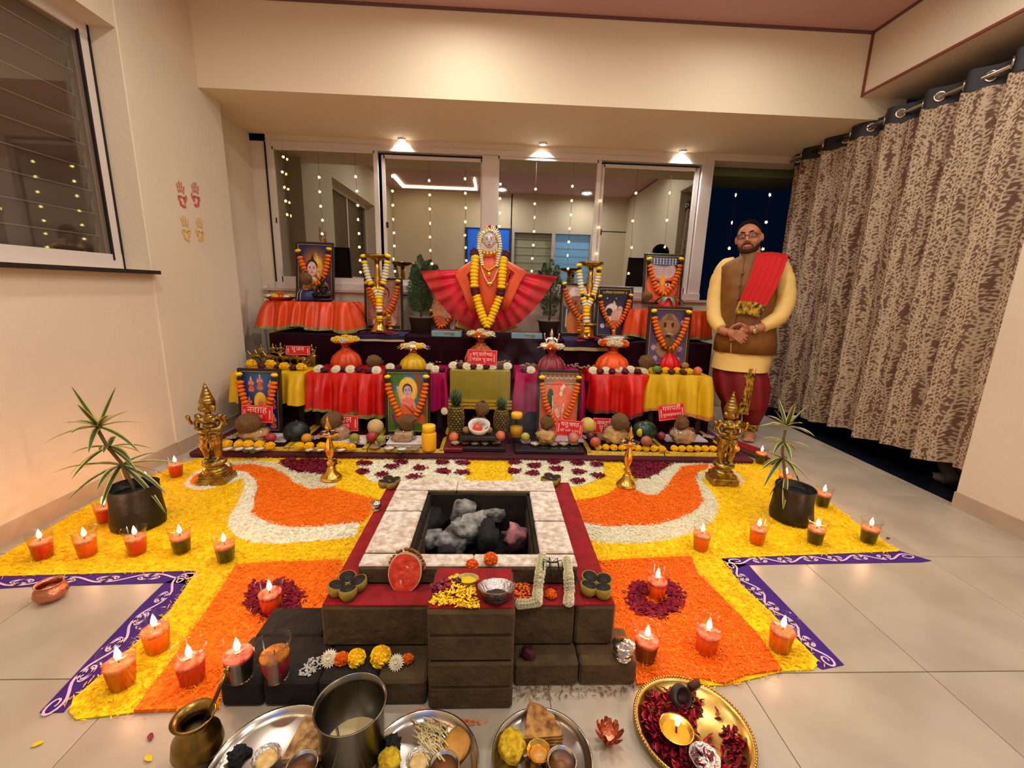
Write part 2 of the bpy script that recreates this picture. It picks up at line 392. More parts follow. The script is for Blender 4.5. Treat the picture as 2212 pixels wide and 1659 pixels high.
# ---- switch plate
p = P(563, 622, YB-.01); t = thing('switch_plate', 'white three-gang switch plate on the wall left of the window', 'switch', p)
MB().box((0, 0, 0), (.15, .012, .085), bev=.004).build('plate', WHITE, t)
for i in range(3): MB().box((-.045+.045*i, -.009, 0), (.03, .008, .045), bev=.002).build('rocker', mat('switch_white', (232, 224, 214), .35), t)

# ---- hand prints of colour on the pilaster
def handprint(px, py, mirror, c, name, label, h=.16):
    o = PX(px, py, XL+.012); mb = MB(); m = -1 if mirror else 1
    def el(y, z, ry, rz, a=0):
        n = 10; pts = [(0, m*(y+ry*math.cos(t)*math.cos(a)-rz*math.sin(t)*math.sin(a)), z+ry*math.cos(t)*math.sin(a)+rz*math.sin(t)) for t in [2*PI*k/n for k in range(n)]]
        mb.add(pts, [tuple(range(n))], 0, False)
    s = h/.18
    for y, z, a, l in ((-.03, .05, .22, .03), (-.011, .062, .06, .036), (.009, .06, -.06, .034), (.028, .046, -.18, .027)):
        for q in (-.6, .15, .8): el((y-math.sin(a)*q*l)*s, (z+q*l)*s, .006*s, l*.34*s, a)
    for y, z, ry, rz in ((-.03, -.012, .012, .018), (.0, -.002, .03, .008), (.028, -.02, .012, .024), (-.018, -.045, .012, .02), (.012, -.062, .022, .012), (.045, .0, .008, .02)): el(y*s, z*s, ry*s, rz*s)
    ob = mb.build(name, c, None, o); tag(ob, label, 'hand print')
RED_P = mat('red_handprint', (204, 96, 76), .8); YEL_P = mat('yellow_handprint', (224, 184, 84), .8)
handprint(393, 425, False, RED_P, 'hand_print', 'red hand print on the cream pilaster, nearer the window', .17)
handprint(424, 425, True, RED_P, 'hand_print', 'red hand print on the cream pilaster, nearer the alcove', .17)
handprint(402, 498, False, YEL_P, 'hand_print', 'yellow hand print on the pilaster below the red prints, window side', .17)
handprint(433, 500, True, YEL_P, 'hand_print', 'yellow hand print on the pilaster below the red prints, alcove side', .17)
# ================================================================ flower carpet on the floor
def fl2(pts, z=0): return [(F(a, b, z).x, F(a, b, z).y) for a, b in pts]
def inside(px, py, poly):
    r = np.zeros(len(px), bool); n = len(poly); j = n-1
    for i in range(n):
        xi, yi = poly[i]; xj, yj = poly[j]
        if yi != yj: r ^= ((yi > py) != (yj > py)) & (px < (xj-xi)*(py-yi)/(yj-yi)+xi)
        j = i
    return r
YEL = [(-70, 1252), (0, 1246), (425, 1234), (407, 1261), (367, 1321), (297, 1388), (234, 1446), (158, 1512), (150, 1540), (165, 1556), (290, 1541), (475, 1532), (480, 1490), (640, 1420), (1330, 1420), (1372, 1440), (1375, 1484), (1566, 1482), (1693, 1451), (1758, 1448), (1766, 1427), (1653, 1313), (1601, 1264), (1555, 1207), (1941, 1192), (1900, 1165), (1845, 1128), (1790, 1085), (1720, 1040), (1665, 1005), (1600, 993), (430, 991), (395, 1003), (330, 1030), (200, 1087), (110, 1140), (0, 1205), (-70, 1243)]
WL = [[(493, 999), (541, 996), (597, 1001), (617, 1010), (645, 1021), (693, 1025), (714, 1037), (729, 1047), (719, 1054), (669, 1059), (636, 1045), (619, 1029), (586, 1012), (545, 1004), (497, 1007)],
      [(503, 1022), (510, 1032), (528, 1037), (528, 1055), (519, 1077), (508, 1099), (495, 1116), (492, 1140), (510, 1160), (541, 1172), (582, 1177), (640, 1174), (705, 1169), (766, 1163), (779, 1129), (684, 1120), (590, 1100), (570, 1050), (551, 1020), (532, 1014)],
      [(500, 999), (452, 1011), (419, 1023), (396, 1047), (413, 1059), (436, 1061), (460, 1055), (515, 1040), (512, 1020)]]
OL = [(497, 1007), (545, 1004), (586, 1012), (619, 1029), (636, 1045), (669, 1059), (719, 1055), (747, 1062), (775, 1071), (812, 1080), (800, 1112), (782, 1131), (736, 1134), (684, 1140), (630, 1141), (588, 1134), (560, 1121), (541, 1108), (551, 1095), (549, 1077), (557, 1055), (551, 1036), (532, 1021), (502, 1017)]
OLL = [(500, 1007), (445, 1021), (423, 1027), (409, 1043), (417, 1050), (465, 1050), (505, 1035)]
ML = [(606, 1000), (617, 995), (725, 996), (727, 1003), (714, 1027), (693, 1025), (645, 1021), (617, 1010)]
WR = [[(1464, 1001), (1531, 998), (1529, 1004), (1473, 1009), (1460, 1025), (1449, 1038), (1440, 1055), (1419, 1071), (1397, 1071), (1375, 1062), (1367, 1051), (1375, 1038), (1397, 1035), (1421, 1023), (1451, 1006)],
      [(1519, 1019), (1519, 1047), (1536, 1062), (1551, 1090), (1549, 1110), (1538, 1129), (1501, 1151), (1451, 1166), (1397, 1175), (1345, 1176), (1289, 1174), (1267, 1162), (1245, 1127), (1300, 1110), (1450, 1100), (1490, 1070), (1500, 1025)],
      [(1540, 1004), (1568, 1011), (1592, 1023), (1608, 1040), (1599, 1051), (1577, 1053), (1549, 1047), (1519, 1030), (1531, 1003)]]
OR = [(1529, 1004), (1473, 1009), (1460, 1025), (1449, 1038), (1440, 1055), (1419, 1071), (1397, 1071), (1375, 1062), (1367, 1051), (1336, 1053), (1315, 1068), (1278, 1079), (1217, 1084), (1226, 1110), (1245, 1127), (1278, 1134), (1310, 1140), (1354, 1137), (1408, 1137), (1451, 1127), (1488, 1114), (1508, 1099), (1520, 1084), (1512, 1060), (1503, 1036), (1508, 1021), (1531, 1012)]
ORL = [(1535, 1007), (1568, 1017), (1588, 1029), (1599, 1042), (1588, 1046), (1571, 1046), (1535, 1025)]
MR = [(1345, 997), (1360, 1018), (1373, 1036), (1397, 1035), (1421, 1023), (1451, 1003), (1440, 995)]
CL = [(773, 1004), (814, 997), (1008, 996), (1006, 1040), (830, 1046), (810, 1044), (797, 1040), (784, 1025)]
CR = [(1104, 996), (1299, 998), (1303, 1030), (1267, 1049), (1223, 1056), (1108, 1040)]
OBL = [(510, 1224), (564, 1220), (736, 1214), (745, 1240), (700, 1400), (640, 1420), (480, 1490), (472, 1534), (290, 1541), (380, 1420), (470, 1290)]
OBR = [(1280, 1217), (1380, 1211), (1493, 1206), (1506, 1242), (1571, 1307), (1634, 1373), (1682, 1443), (1688, 1452), (1612, 1462), (1566, 1482), (1517, 1470), (1375, 1484), (1370, 1440), (1325, 1400)]
MCL = [(785, 1022), (788, 1004), (845, 1012), (825, 1029), (866, 1002), (906, 1015), (896, 1034), (957, 1002), (958, 1022), (999, 1024), (1000, 1003)]
MCR = [(1112, 1002), (1112, 1022), (1154, 1010), (1151, 1026), (1198, 1002), (1202, 1016), (1249, 1004), (1250, 1024), (1249, 1043), (1288, 1007), (1291, 1030)]
def ellp(c, a, b, n=12): return [(c[0]+a*math.cos(2*PI*k/n), c[1]+b*math.sin(2*PI*k/n)) for k in range(n)]
def ring_of_roses(c, a, b): return [ellp((c[0]+a*math.cos(t), c[1]+b*math.sin(t)), 20, 13, 8) for t in [2*PI*k/12+.3 for k in range(12)]]
# paint order; the last polygon that holds a petal gives its colour
REG = [('yellow', [YEL]), ('white_l', WL), ('white_r', WR), ('orange_l', [OL, OLL]), ('orange_r', [OR, ORL]), ('maroon_l', [ML]), ('maroon_r', [MR]),
       ('check_l', [CL]), ('check_r', [CR]), ('dot_l', [ellp(c, 14, 5) for c in MCL]), ('dot_r', [ellp(c, 14, 5) for c in MCR]),
       ('orange_bl', [OBL]), ('orange_br', [OBR]), ('rose_l', [r for i, r in enumerate(ring_of_roses((592, 1300), 42, 30)) if i not in (8,)]), ('rose_r', [r for i, r in enumerate(ring_of_roses((1415, 1298), 42, 30)) if i not in (8, 9)])]
INFO = {'yellow': ('yellow_petals', 'wide carpet of yellow marigold petals framing the whole floor design', (255, 226, 24), (226, 160, 0)),
        'white_l': ('white_petals', 'white petal bands curling round the orange swirl by the window wall', (253, 250, 232), (206, 200, 156)),
        'white_r': ('white_petals', 'white petal bands curling round the orange swirl by the curtain side', (253, 250, 232), (206, 200, 156)),
        'orange_l': ('orange_petals', 'orange petal swirl left of the fire altar', (255, 146, 16), (226, 88, 0)),
        'orange_r': ('orange_petals', 'orange petal swirl right of the fire altar', (255, 146, 16), (226, 88, 0)),
        'maroon_l': ('rose_petals', 'dark rose petal patch behind the brass lamp at left', (128, 8, 40), (84, 4, 26)),
        'maroon_r': ('rose_petals', 'dark rose petal patch behind the brass lamp at right', (128, 8, 40), (84, 4, 26)),
        'check_l': ('white_petals', 'white petal lattice with red spots behind the fire altar, left of the yellow square', (253, 250, 232), (206, 200, 156)),
        'check_r': ('white_petals', 'white petal lattice with red spots behind the fire altar, right of the yellow square', (253, 250, 232), (206, 200, 156)),
        'dot_l': ('rose_petals', 'dark rose petal spots in the white lattice left of the yellow square', (128, 8, 40), (84, 4, 26)),
        'dot_r': ('rose_petals', 'dark rose petal spots in the white lattice right of the yellow square', (128, 8, 40), (84, 4, 26)),
        'orange_bl': ('orange_petals', 'orange petal field in front of the swirl, left of the brick steps', (255, 146, 16), (222, 84, 0)),
        'orange_br': ('orange_petals', 'orange petal field in front of the swirl, right of the brick steps', (255, 146, 16), (222, 84, 0)),
        'rose_l': ('rose_petals', 'ring of dark rose petals round the candle on the left orange field', (156, 10, 48), (92, 4, 30)),
        'rose_r': ('rose_petals', 'ring of dark rose petals round the candle on the right orange field', (156, 10, 48), (92, 4, 30))}
AX0, AX1, AY0, AY1 = -.50, .388, 1.12, 1.985         # footprint of the fire altar
rs = np.random.RandomState(4)
regw = [(n, [fl2(p) for p in ps]) for n, ps in REG]
_k = YEL.index((640, 1420))+1; _y = regw[0][1][0]; regw[0] = ('yellow', [_y[:_k]+[(AX0+.02, 1.22), (AX0+.02, AY1-.02), (AX1-.02, AY1-.02), (AX1-.02, 1.22)]+_y[_k:]])
N = 170000
xy = np.stack([rs.uniform(-2.11, 2.5, N), rs.uniform(.9, 2.83, N)], 1)
cls = np.full(N, -1)
jit = xy+rs.normal(0, .008, xy.shape)
for i, (n, ps) in enumerate(regw):
    for p in ps: 
        q = inside(jit[:, 0], jit[:, 1], p)
        if n != 'yellow': q &= (cls >= 0)
        cls[q] = i
cls[(xy[:, 0] > AX0+.01) & (xy[:, 0] < AX1-.01) & (xy[:, 1] > AY0) & (xy[:, 1] < AY1-.01)] = -1
cls[(xy[:, 0] > -.74) & (xy[:, 0] < .44) & (xy[:, 1] < 1.13)] = -1
for i, (n, ps) in enumerate(regw):
    nm, lab, c1, c2 = INFO[n]; base = .004+.0007*i; mb = MB()
    for p in ps: mb.prism(p, .0005, base)
    q = xy[cls == i]; k = len(q); rose = n[:3] in ('mar', 'dot', 'ros')
    L = rs.uniform(.0055, .0095, k) if not rose else rs.uniform(.008, .013, k)
    Wd = L*(rs.uniform(.14, .24, k) if not rose else rs.uniform(.5, .75, k)); th = rs.uniform(0, 2*PI, k); z = base+rs.uniform(.0, .008, k); ti = rs.uniform(-.7, 1.0, k)
    dx, dy = np.cos(th), np.sin(th); nx, ny = -dy, dx
    V = np.zeros((k, 6, 3))
    for j, (a, b, h) in enumerate(((-1, -.5, 0), (-1, .5, 0), (0, -1, .25), (0, 1, .25), (1, -.35, 0), (1, .35, 0))):
        V[:, j, 0] = q[:, 0]+dx*L*a+nx*Wd*b; V[:, j, 1] = q[:, 1]+dy*L*a+ny*Wd*b; V[:, j, 2] = np.maximum(z+L*ti*a*.6+h*L*.5, base*.5)
    o = len(mb.v); mb.v += V.reshape(-1, 3).tolist()
    for j in range(k):
        b = o+6*j; mb.f += [(b, b+2, b+3, b+1), (b+2, b+4, b+5, b+3)]
    mb.m += [0]*(2*k); mb.s += [False]*(2*k)
    m = mat('petal_'+nm+('_b' if n in ('orange_bl', 'orange_br') else ''), c1, .65, isl=.4, rgb2=c2, spec=.25)
    tag(mb.build(nm, m), lab, 'petals', None, 'stuff')
# ---- purple powder borders with white scrolls
PURP = mat('purple_powder', (62, 22, 122), .9, var=.25, vs=40); SCRL = mat('white_powder', (206, 180, 208), .9)
def scroll(o, a, w, h, flip):                      # one S-shaped curl, flat powder line
    pts = []
    for t in np.linspace(0, 1, 34):
        if t < .42:
            u = 1-t/.42; ang = PI*.5+u*2*PI*1.1; r = .30*(1-.72*u); x, y = -.42+r*math.cos(ang)*1.1, -.02+r*math.sin(ang)
        elif t > .58:
            u = (t-.58)/.42; ang = -PI*.5+u*2*PI*1.1; r = .30*(1-.72*u); x, y = .42+r*math.cos(ang)*1.1, .02+r*math.sin(ang)
        else:
            u = (t-.42)/.16; x = -.42+.84*u; y = .28*math.cos(PI*u)
        pts.append((x*w, y*h*(-1 if flip else 1)))
    c, s_ = math.cos(a), math.sin(a); P3 = [(o[0]+x*c-y*s_, o[1]+x*s_+y*c) for x, y in pts]
    vs = []; n = len(P3)
    for i, p in enumerate(P3):
        q0, q1 = P3[max(i-1, 0)], P3[min(i+1, n-1)]; d = Vector((q1[0]-q0[0], q1[1]-q0[1])).normalized(); hw = .0040*(1-.45*abs(2*i/(n-1)-1))
        vs += [(p[0]-d.y*hw, p[1]+d.x*hw, .0042), (p[0]+d.y*hw, p[1]-d.x*hw, .0042)]
    return MB().add(vs, [(2*i, 2*i+1, 2*i+3, 2*i+2) for i in range(n-1)], 0, False)
def border(poly, line, n, flips, label):
    o = MB().prism(fl2(poly), .0004, .0022).build('powder_border', PURP); tag(o, label, 'rangoli border')
    L = fl2(line); d = Vector(L[1])-Vector(L[0]); a = math.atan2(d.y, d.x); st = d.length/n
    for i in range(n):
        c = Vector(L[0])+d*((i+.5)/n); scroll(c, a, st*.98, .066, (i % 2 == 0) == flips).build('scroll', SCRL, o)
border([(1555, 1206), (1941, 1190), (2012, 1212), (1991, 1215), (1614, 1221), (1580, 1232)], [(1585, 1214), (1962, 1203)], 7, True, 'purple powder border with white scrolls along the far edge, right of the altar')
border([(1555, 1206), (1617, 1221), (1641, 1248), (1823, 1437), (1776, 1447), (1758, 1437), (1653, 1313), (1601, 1264)], [(1578, 1222), (1790, 1432)], 6, False, 'slanting purple powder border with white scrolls, right of the altar')
border([(-60, 1251), (0, 1246), (430, 1232), (400, 1262), (355, 1260), (60, 1268), (-60, 1276)], [(-50, 1263), (412, 1245)], 5, False, 'purple powder border with white scrolls under the copper bowl')
border([(430, 1232), (355, 1260), (303, 1310), (216, 1400), (86, 1540), (138, 1539), (160, 1512), (234, 1446), (297, 1388), (367, 1321), (407, 1261)], [(392, 1250), (112, 1532)], 5, True, 'slanting purple powder border with white scrolls, left of the red candles')

# ================================================================ fire altar of mud bricks
BRK = mat('mud_brick', (84, 66, 40), .95, var=.35, vs=16, bump=.9, bs=38)
BRKD = mat('sooty_brick', (34, 27, 20), .95, var=.4, vs=14, bump=.9, bs=34)
REDP = mat('red_powder', (150, 16, 22), .9, var=.3, vs=26, bump=.4, bs=120)
LIME = mat('lime_wash', (228, 220, 204), .9, rgb2=(186, 160, 140), vs=44, vdet=10, bump=.6, bs=60)
ALT = thing('fire_altar', 'square mud-brick fire pit with red ledge and whitewashed rim', 'fire pit', (0, 0, 0))
def brick(x0, x1, y0, y1, z0, z1, m=BRK):
    mb = MB().box(((x0+x1)/2, (y0+y1)/2, (z0+z1)/2), (x1-x0-.004, y1-y0-.004, z1-z0-.002), bev=.007)
    o = mb.build('brick', m, ALT); return o
Z1, Z2, Z3 = .082, .22, .285
hl, hr, hf, hb = F(880, 1197, Z3).x, F(1165, 1193, Z3).x, F(1010, 1196, Z3).y, F(1010, 1060, Z3).y
XC0, XC1 = -.162, .068
# foundation course
for a, b, m in ((-.735, -.62, BRKD), (-.62, -.47, BRKD), (-.47, -.31, BRKD), (-.31, -.17, BRK)): brick(a, b, 1.0, 1.17, 0, Z1, m)
for a, b in ((.075, .27), (.27, .445)): brick(a, b, 1.055, 1.2, 0, Z1)
brick(-.73, -.52, 1.17, 1.30, 0, Z1-.004, BRKD)
for a, b in ((AX0, -.17), (.075, AX1)):
    brick(a, b, 1.2, 1.32, 0, Z1)
# main course round the pit
for a, b in ((AX0, -.165), (.072, .262), (.262, AX1)): brick(a, b, AY0, hf-.03, Z1, Z2)
brick(-.165, .072, 1.12, hf-.03, Z1, Z2)
yy = np.linspace(hf-.03, AY1, 4)
for a, b in zip(yy, yy[1:]): brick(AX0, hl+.015, a, b, 0, Z2); brick(hr-.015, AX1, a, b, 0, Z2)
brick(hl+.015, hr-.015, hb+.03, AY1, 0, Z2)
# raised brick spout in the middle of the front, a stack of four courses
ZS = [P(1010, y, .985).z for y in (1486, 1432, 1374, 1321)]; Z4 = ZS[3]
for i, (z0, z1) in enumerate(zip([0]+ZS[:3], ZS)): brick(XC0-.004, XC1+.004, .985-.003*(i % 2), 1.165, z0, z1)
# whitewashed rim
rx0, rx1, ry0, ry1 = F(800, 1225, Z3).x, F(1243, 1225, Z3).x, F(1010, 1225, Z3).y, F(1010, 1037, Z3).y
rb0, rb1 = F(845, 1037, Z3).x, F(1198, 1037, Z3).x
rb0, rb1 = (rb0+rx0)/2, (rb1+rx1)/2
def rim(x0, x1, y0, y1):
    o = brick(x0, x1, y0, y1, Z2, Z3-.002)
    MB().box(((x0+x1)/2, (y0+y1)/2+.003, Z3-.004), (x1-x0-.002, y1-y0-.01, .012), bev=.004).build('lime_wash', LIME, o)
mx = (hl+hr)/2
rim(rb0, mx, ry0, hf); rim(mx, rb1, ry0, hf); rim(rb0, mx-.1, hb, ry1); rim(mx-.1, rb1, hb, ry1)
rim(rb0, hl, hf, (hf+hb)/2+.05); rim(rb0, hl, (hf+hb)/2+.05, hb); rim(hr, rb1, hf, (hf+hb)/2-.02); rim(hr, rb1, (hf+hb)/2-.02, hb)
BOTT = MB().box((mx, (hf+hb)/2, .05), (hr-hl+.05, hb-hf+.06, .06)).build('ash_bed', mat('black_ash', (16, 14, 13), 1, var=.5, vs=30, bump=1, bs=50), ALT)
# sooty inside skin of the pit
SOOT = mat('soot', (20, 17, 15), 1, rgb2=(46, 36, 24), vs=9, bump=.6, bs=40)
s_ = MB(); zc, zh = .17, .2
s_.box((hl+.004, (hf+hb)/2, zc), (.012, hb-hf, zh)).box((hr-.004, (hf+hb)/2, zc), (.012, hb-hf, zh)).box((mx, hf+.004, zc), (hr-hl, .012, zh)).box((mx, hb-.004, zc), (hr-hl, .012, zh))
s_.build('soot_lining', SOOT, ALT)
# red powder on the ledge
r = MB(); zt_ = Z2+.0035
r.box(((AX0+rb0)/2, (AY0+AY1)/2, Z2+.001), (rb0-AX0-.012, AY1-AY0-.016, .005)).box(((AX1+rb1)/2, (AY0+AY1)/2, Z2+.001), (AX1-rb1-.012, AY1-AY0-.016, .005))
r.box(((rb0+rb1)/2, (AY0+ry0)/2+.003, Z2+.001), (rb1-rb0+.01, ry0-AY0-.006, .005)).box(((XC0+XC1)/2, 1.078, Z4+.001), (XC1-XC0-.006, .165, .005))
tag(r.build('red_powder', REDP, ALT), 'crimson powder layer', None, None, 'stuff')
# burnt wood and ash in the pit
ASH = mat('grey_ash', (160, 156, 150), 1, rgb2=(58, 54, 52), vs=28, vdet=9, bump=.9, bs=70); CHAR = mat('charcoal', (22, 20, 20), .85, var=.5, vs=30, bump=1, bs=50)
def chunk(px, py, z, dim, rot, m, sd, label, group=None):
    p = F(px, py, z); mb = MB().blob((0, 0, 0), dim, 16, 10, na=.55, nf=2.2, sd=sd)
    mb.v = [(max(-dim[0]*.8, min(dim[0]*.8, x)), max(-dim[1]*.75, min(dim[1]*.75, y)), max(-dim[2]*.75, min(dim[2]*.75, q))) for x, y, q in mb.v]
    o = mb.build('burnt_log', m, None, p); o.rotation_euler = rot; o.scale = (1.35,)*3; tag(o, label, 'firewood', group)
chunk(1010, 1145, .17, (.075, .05, .055), (.5, .1, .5), ASH, 1, 'largest pale ash-covered log in the middle of the fire pit')
chunk(1000, 1105, .19, (.045, .04, .06), (.3, .3, .2), ASH, 2, 'upright grey ash chunk at the back of the burnt heap')
chunk(1060, 1112, .18, (.06, .035, .025), (.1, -.2, -.5), ASH, 3, 'flat pale ash flake behind the middle log')
chunk(975, 1172, .15, (.055, .04, .03), (.2, .1, -.3), ASH, 4, 'crumbly grey ash lump at the front of the burnt heap')
chunk(930, 1165, .14, (.05, .04, .03), (0, 0, .4), ASH, 9, 'dull grey ash lump in the front left of the pit')
chunk(925, 1130, .16, (.07, .05, .05), (.2, 0, .9), CHAR, 5, 'black charred log at the left wall of the pit')
chunk(1052, 1160, .17, (.035, .06, .05), (.2, .2, .2), CHAR, 6, 'black charcoal block between the pale log and the pink embers')
chunk(1115, 1160, .16, (.05, .04, .04), (.3, .5, .6), mat('pink_embers', (190, 120, 124), .9, rgb2=(60, 40, 44), vs=26, bump=.8, bs=60), 7, 'pinkish ember log by the right wall of the pit')
chunk(1110, 1100, .14, (.07, .05, .03), (.1, .2, .3), CHAR, 8, 'black charcoal bed under the back right corner')
chunk(965, 1192, .17, (.03, .02, .02), (.1, .2, .3), CHAR, 10, 'small charcoal stub at the front rim of the pit')
# ================================================================ curtain on the right
def paint_vines(w, h, res, rng):                   # printed pattern: cream vines with paired leaves on brown cloth
    W_, H_ = int(w/res), int(h/res); m = np.zeros((H_, W_)); yy, xx = np.mgrid[0:H_, 0:W_]*res
    def ell(cx, cy, a, b, an):
        r = max(a, b)*1.2; x0, x1, y0, y1 = int((cx-r)/res), int((cx+r)/res)+2, int((cy-r)/res), int((cy+r)/res)+2
        x0, y0 = max(x0, 0), max(y0, 0)
        if x0 >= W_ or y0 >= H_ or x1 <= 0 or y1 <= 0: return
        X = xx[y0:y1, x0:x1]-cx; Y = yy[y0:y1, x0:x1]-cy; c, s = math.cos(an), math.sin(an)
        d = ((X*c+Y*s)/a)**2+((-X*s+Y*c)/b)**2
        m[y0:y1, x0:x1] = np.maximum(m[y0:y1, x0:x1], np.clip((1.25-d)*2, 0, 1))
    x = .01
    while x < w+.04:
        ph = rng.uniform(0, 6); fq = rng.uniform(9, 16); y = -.05; k = rng.randint(0, 1)
        while y < h+.05:
            cx = x+.009*math.sin(y*fq+ph)+.008*math.sin(y*4.7+ph*2); ell(cx, y, .0030, .010, -.3*math.cos(y*fq+ph))
            sgn = 1 if k % 2 else -1; a = rng.uniform(.35, 1.0); l = rng.uniform(.009, .016)
            if rng.random() < .93:
                ell(cx+sgn*l*math.cos(a), y+l*math.sin(a), l, .0036, sgn*a)
                if rng.random() < .75: ell(cx+sgn*l*1.8*math.cos(a), y+l*1.8*math.sin(a)+.004, .0075, .0046, sgn*(a+.5))
                if rng.random() < .5: ell(cx+sgn*l*1.5, y+l*.3, .0085, .0034, sgn*.15)
            y += rng.uniform(.010, .015); k += 1
        x += rng.uniform(.030, .052)
    return m
def cattr(me, cols, name='print'):
    a = me.color_attributes.new(name, 'FLOAT_COLOR', 'POINT'); c = np.ones((len(me.vertices), 4), np.float32); c[:, :3] = cols
    a.data.foreach_set('color', c.ravel())
def nlin(c): 
    c = np.asarray(c, float)/255; return np.where(c <= .04045, c/12.92, ((c+.055)/1.055)**2.4)
CURT = mat('curtain_print', (120, 90, 70), .8, attr='print', sheen=.15)
rng = random.Random(5)
cw, ch, res = 2.75, 2.36, .0052
pat = paint_vines(cw, ch, res, rng)
H_, W_ = pat.shape
y_far, y_near = 4.33, 2.02
U = np.arange(W_)/(W_-1); V = np.arange(H_)/(H_-1)
uu, vv = np.meshgrid(U, V)
yy = y_far+(y_near-y_far)*(uu+.004*np.sin(uu*60))
fold = .058*np.sin(uu*2*PI*8.5+.6*np.sin(uu*9))+.022*np.sin(uu*2*PI*19+1)
XX = 2.80+fold*(.75+.35*(1-vv))+.03*np.sin(uu*5)*(1-vv)
zb = .055+.15*np.clip((4.3-yy)/2.2, 0, 1)+.012*np.sin(uu*30)
ZZ = zb+(2.375-zb)*vv
vs = np.stack([XX, yy, ZZ], -1).reshape(-1, 3)
me = bpy.data.meshes.new('cloth'); idx = np.arange(H_*W_).reshape(H_, W_)
q = np.stack([idx[:-1, :-1], idx[1:, :-1], idx[1:, 1:], idx[:-1, 1:]], -1).reshape(-1, 4)
me.from_pydata(vs.tolist(), [], q.tolist()); me.materials.append(CURT); me.polygons.foreach_set('use_smooth', [True]*len(q))
pm = pat[..., None]; hue = .5+.5*np.sin(uu*2*PI*8.5+1.0)[..., None]
bc = nlin((104, 74, 58)); base = bc*(.80+.36*np.random.RandomState(1).rand(H_, W_, 1))
cattr(me, (base*(1-pm)+nlin((190, 168, 138))*pm).reshape(-1, 3))
CUR = thing('curtain', 'long brown eyelet curtain printed with cream vines, closing the right side', 'curtain', (0, 0, 0))
link('cloth', me, CUR)
bandm = mat('dark_eyelet_band', (34, 30, 34), .6)
mb = MB()
def bandp(a, b):
    y = y_far+(y_near-y_far)*(a+.004*math.sin(a*60)); f = .040*math.sin(a*2*PI*8.5+.6*math.sin(a*9)); return (2.80+f*1.15, y, 2.372+.115*b)
mb.grid(bandp, 150, 2).build('header_band', bandm, CUR)
STEEL = mat('steel', (190, 186, 178), .22, metal=1); CHROME = mat('chrome', (225, 220, 210), .12, metal=1)
def torus(r, t, n=20, k=8): 
    mb = MB(); vs = []; fs = []
    for i in range(n):
        a = 2*PI*i/n
        for j in range(k): b = 2*PI*j/k; q = r+t*math.cos(b); vs.append((q*math.cos(a), q*math.sin(a), t*math.sin(b)))
    for i in range(n):
        for j in range(k): fs.append((i*k+j, ((i+1) % n)*k+j, ((i+1) % n)*k+(j+1) % k, i*k+(j+1) % k))
    return mb.add(vs, fs)
ringme = torus(.026, .006).mesh('eyelet', CHROME); holeme = MB().lathe([(0, -.001), (.025, -.001), (.025, .001), (0, .001)], 16).mesh('eyelet_hole', mat('eyelet_hole', (120, 104, 88), .8))
for i in range(17):
    a = (i+.12)/17; pnt = Vector(bandp(a, .5)); t = (Vector(bandp(a+.003, .5))-Vector(bandp(a-.003, .5))).normalized(); nrm = Vector((t.y, -t.x, 0)); nrm = nrm if nrm.x < 0 else -nrm
    o = link('eyelet', ringme, CUR, pnt+nrm*.003); o.rotation_euler = nrm.to_track_quat('Z', 'Y').to_euler()
    h_ = link('eyelet_hole', holeme, o)
tag(MB().tube([(2.80, 1.9, 2.43), (2.80, 4.39, 2.43)], .012, 12).build('curtain_rod', STEEL), 'thin steel rod carrying the brown eyelet curtain', 'curtain rod')
# things on the terrace seen under the curtain
def roll(px, py, tilt, label):
    p = F(px, py, -.03); mb = MB().tube([(0, 0, 0), (.02, .35, .10)], .045, 12); o = mb.build('rolled_mat', mat('grey_roll', (70, 70, 70), .7), None, p+Vector((.06, 0, .05))); o.rotation_euler.z = tilt; tag(o, label, 'roll')
roll(2038, 1052, -.5, 'dark grey rolled mat under the curtain, further from the wall end')
roll(2072, 1064, -.5, 'dark grey rolled mat under the curtain, against the wall end')
p = F(2008, 1040, -.03); tag(MB().blob((0, 0, .03), (.05, .04, .03), na=.5).build('crumpled_rag', mat('grey_rag', (120, 116, 108), .9, bump=.5), None, p+Vector((.08, 0, 0))), 'crumpled pale rag under the curtain', 'rag')

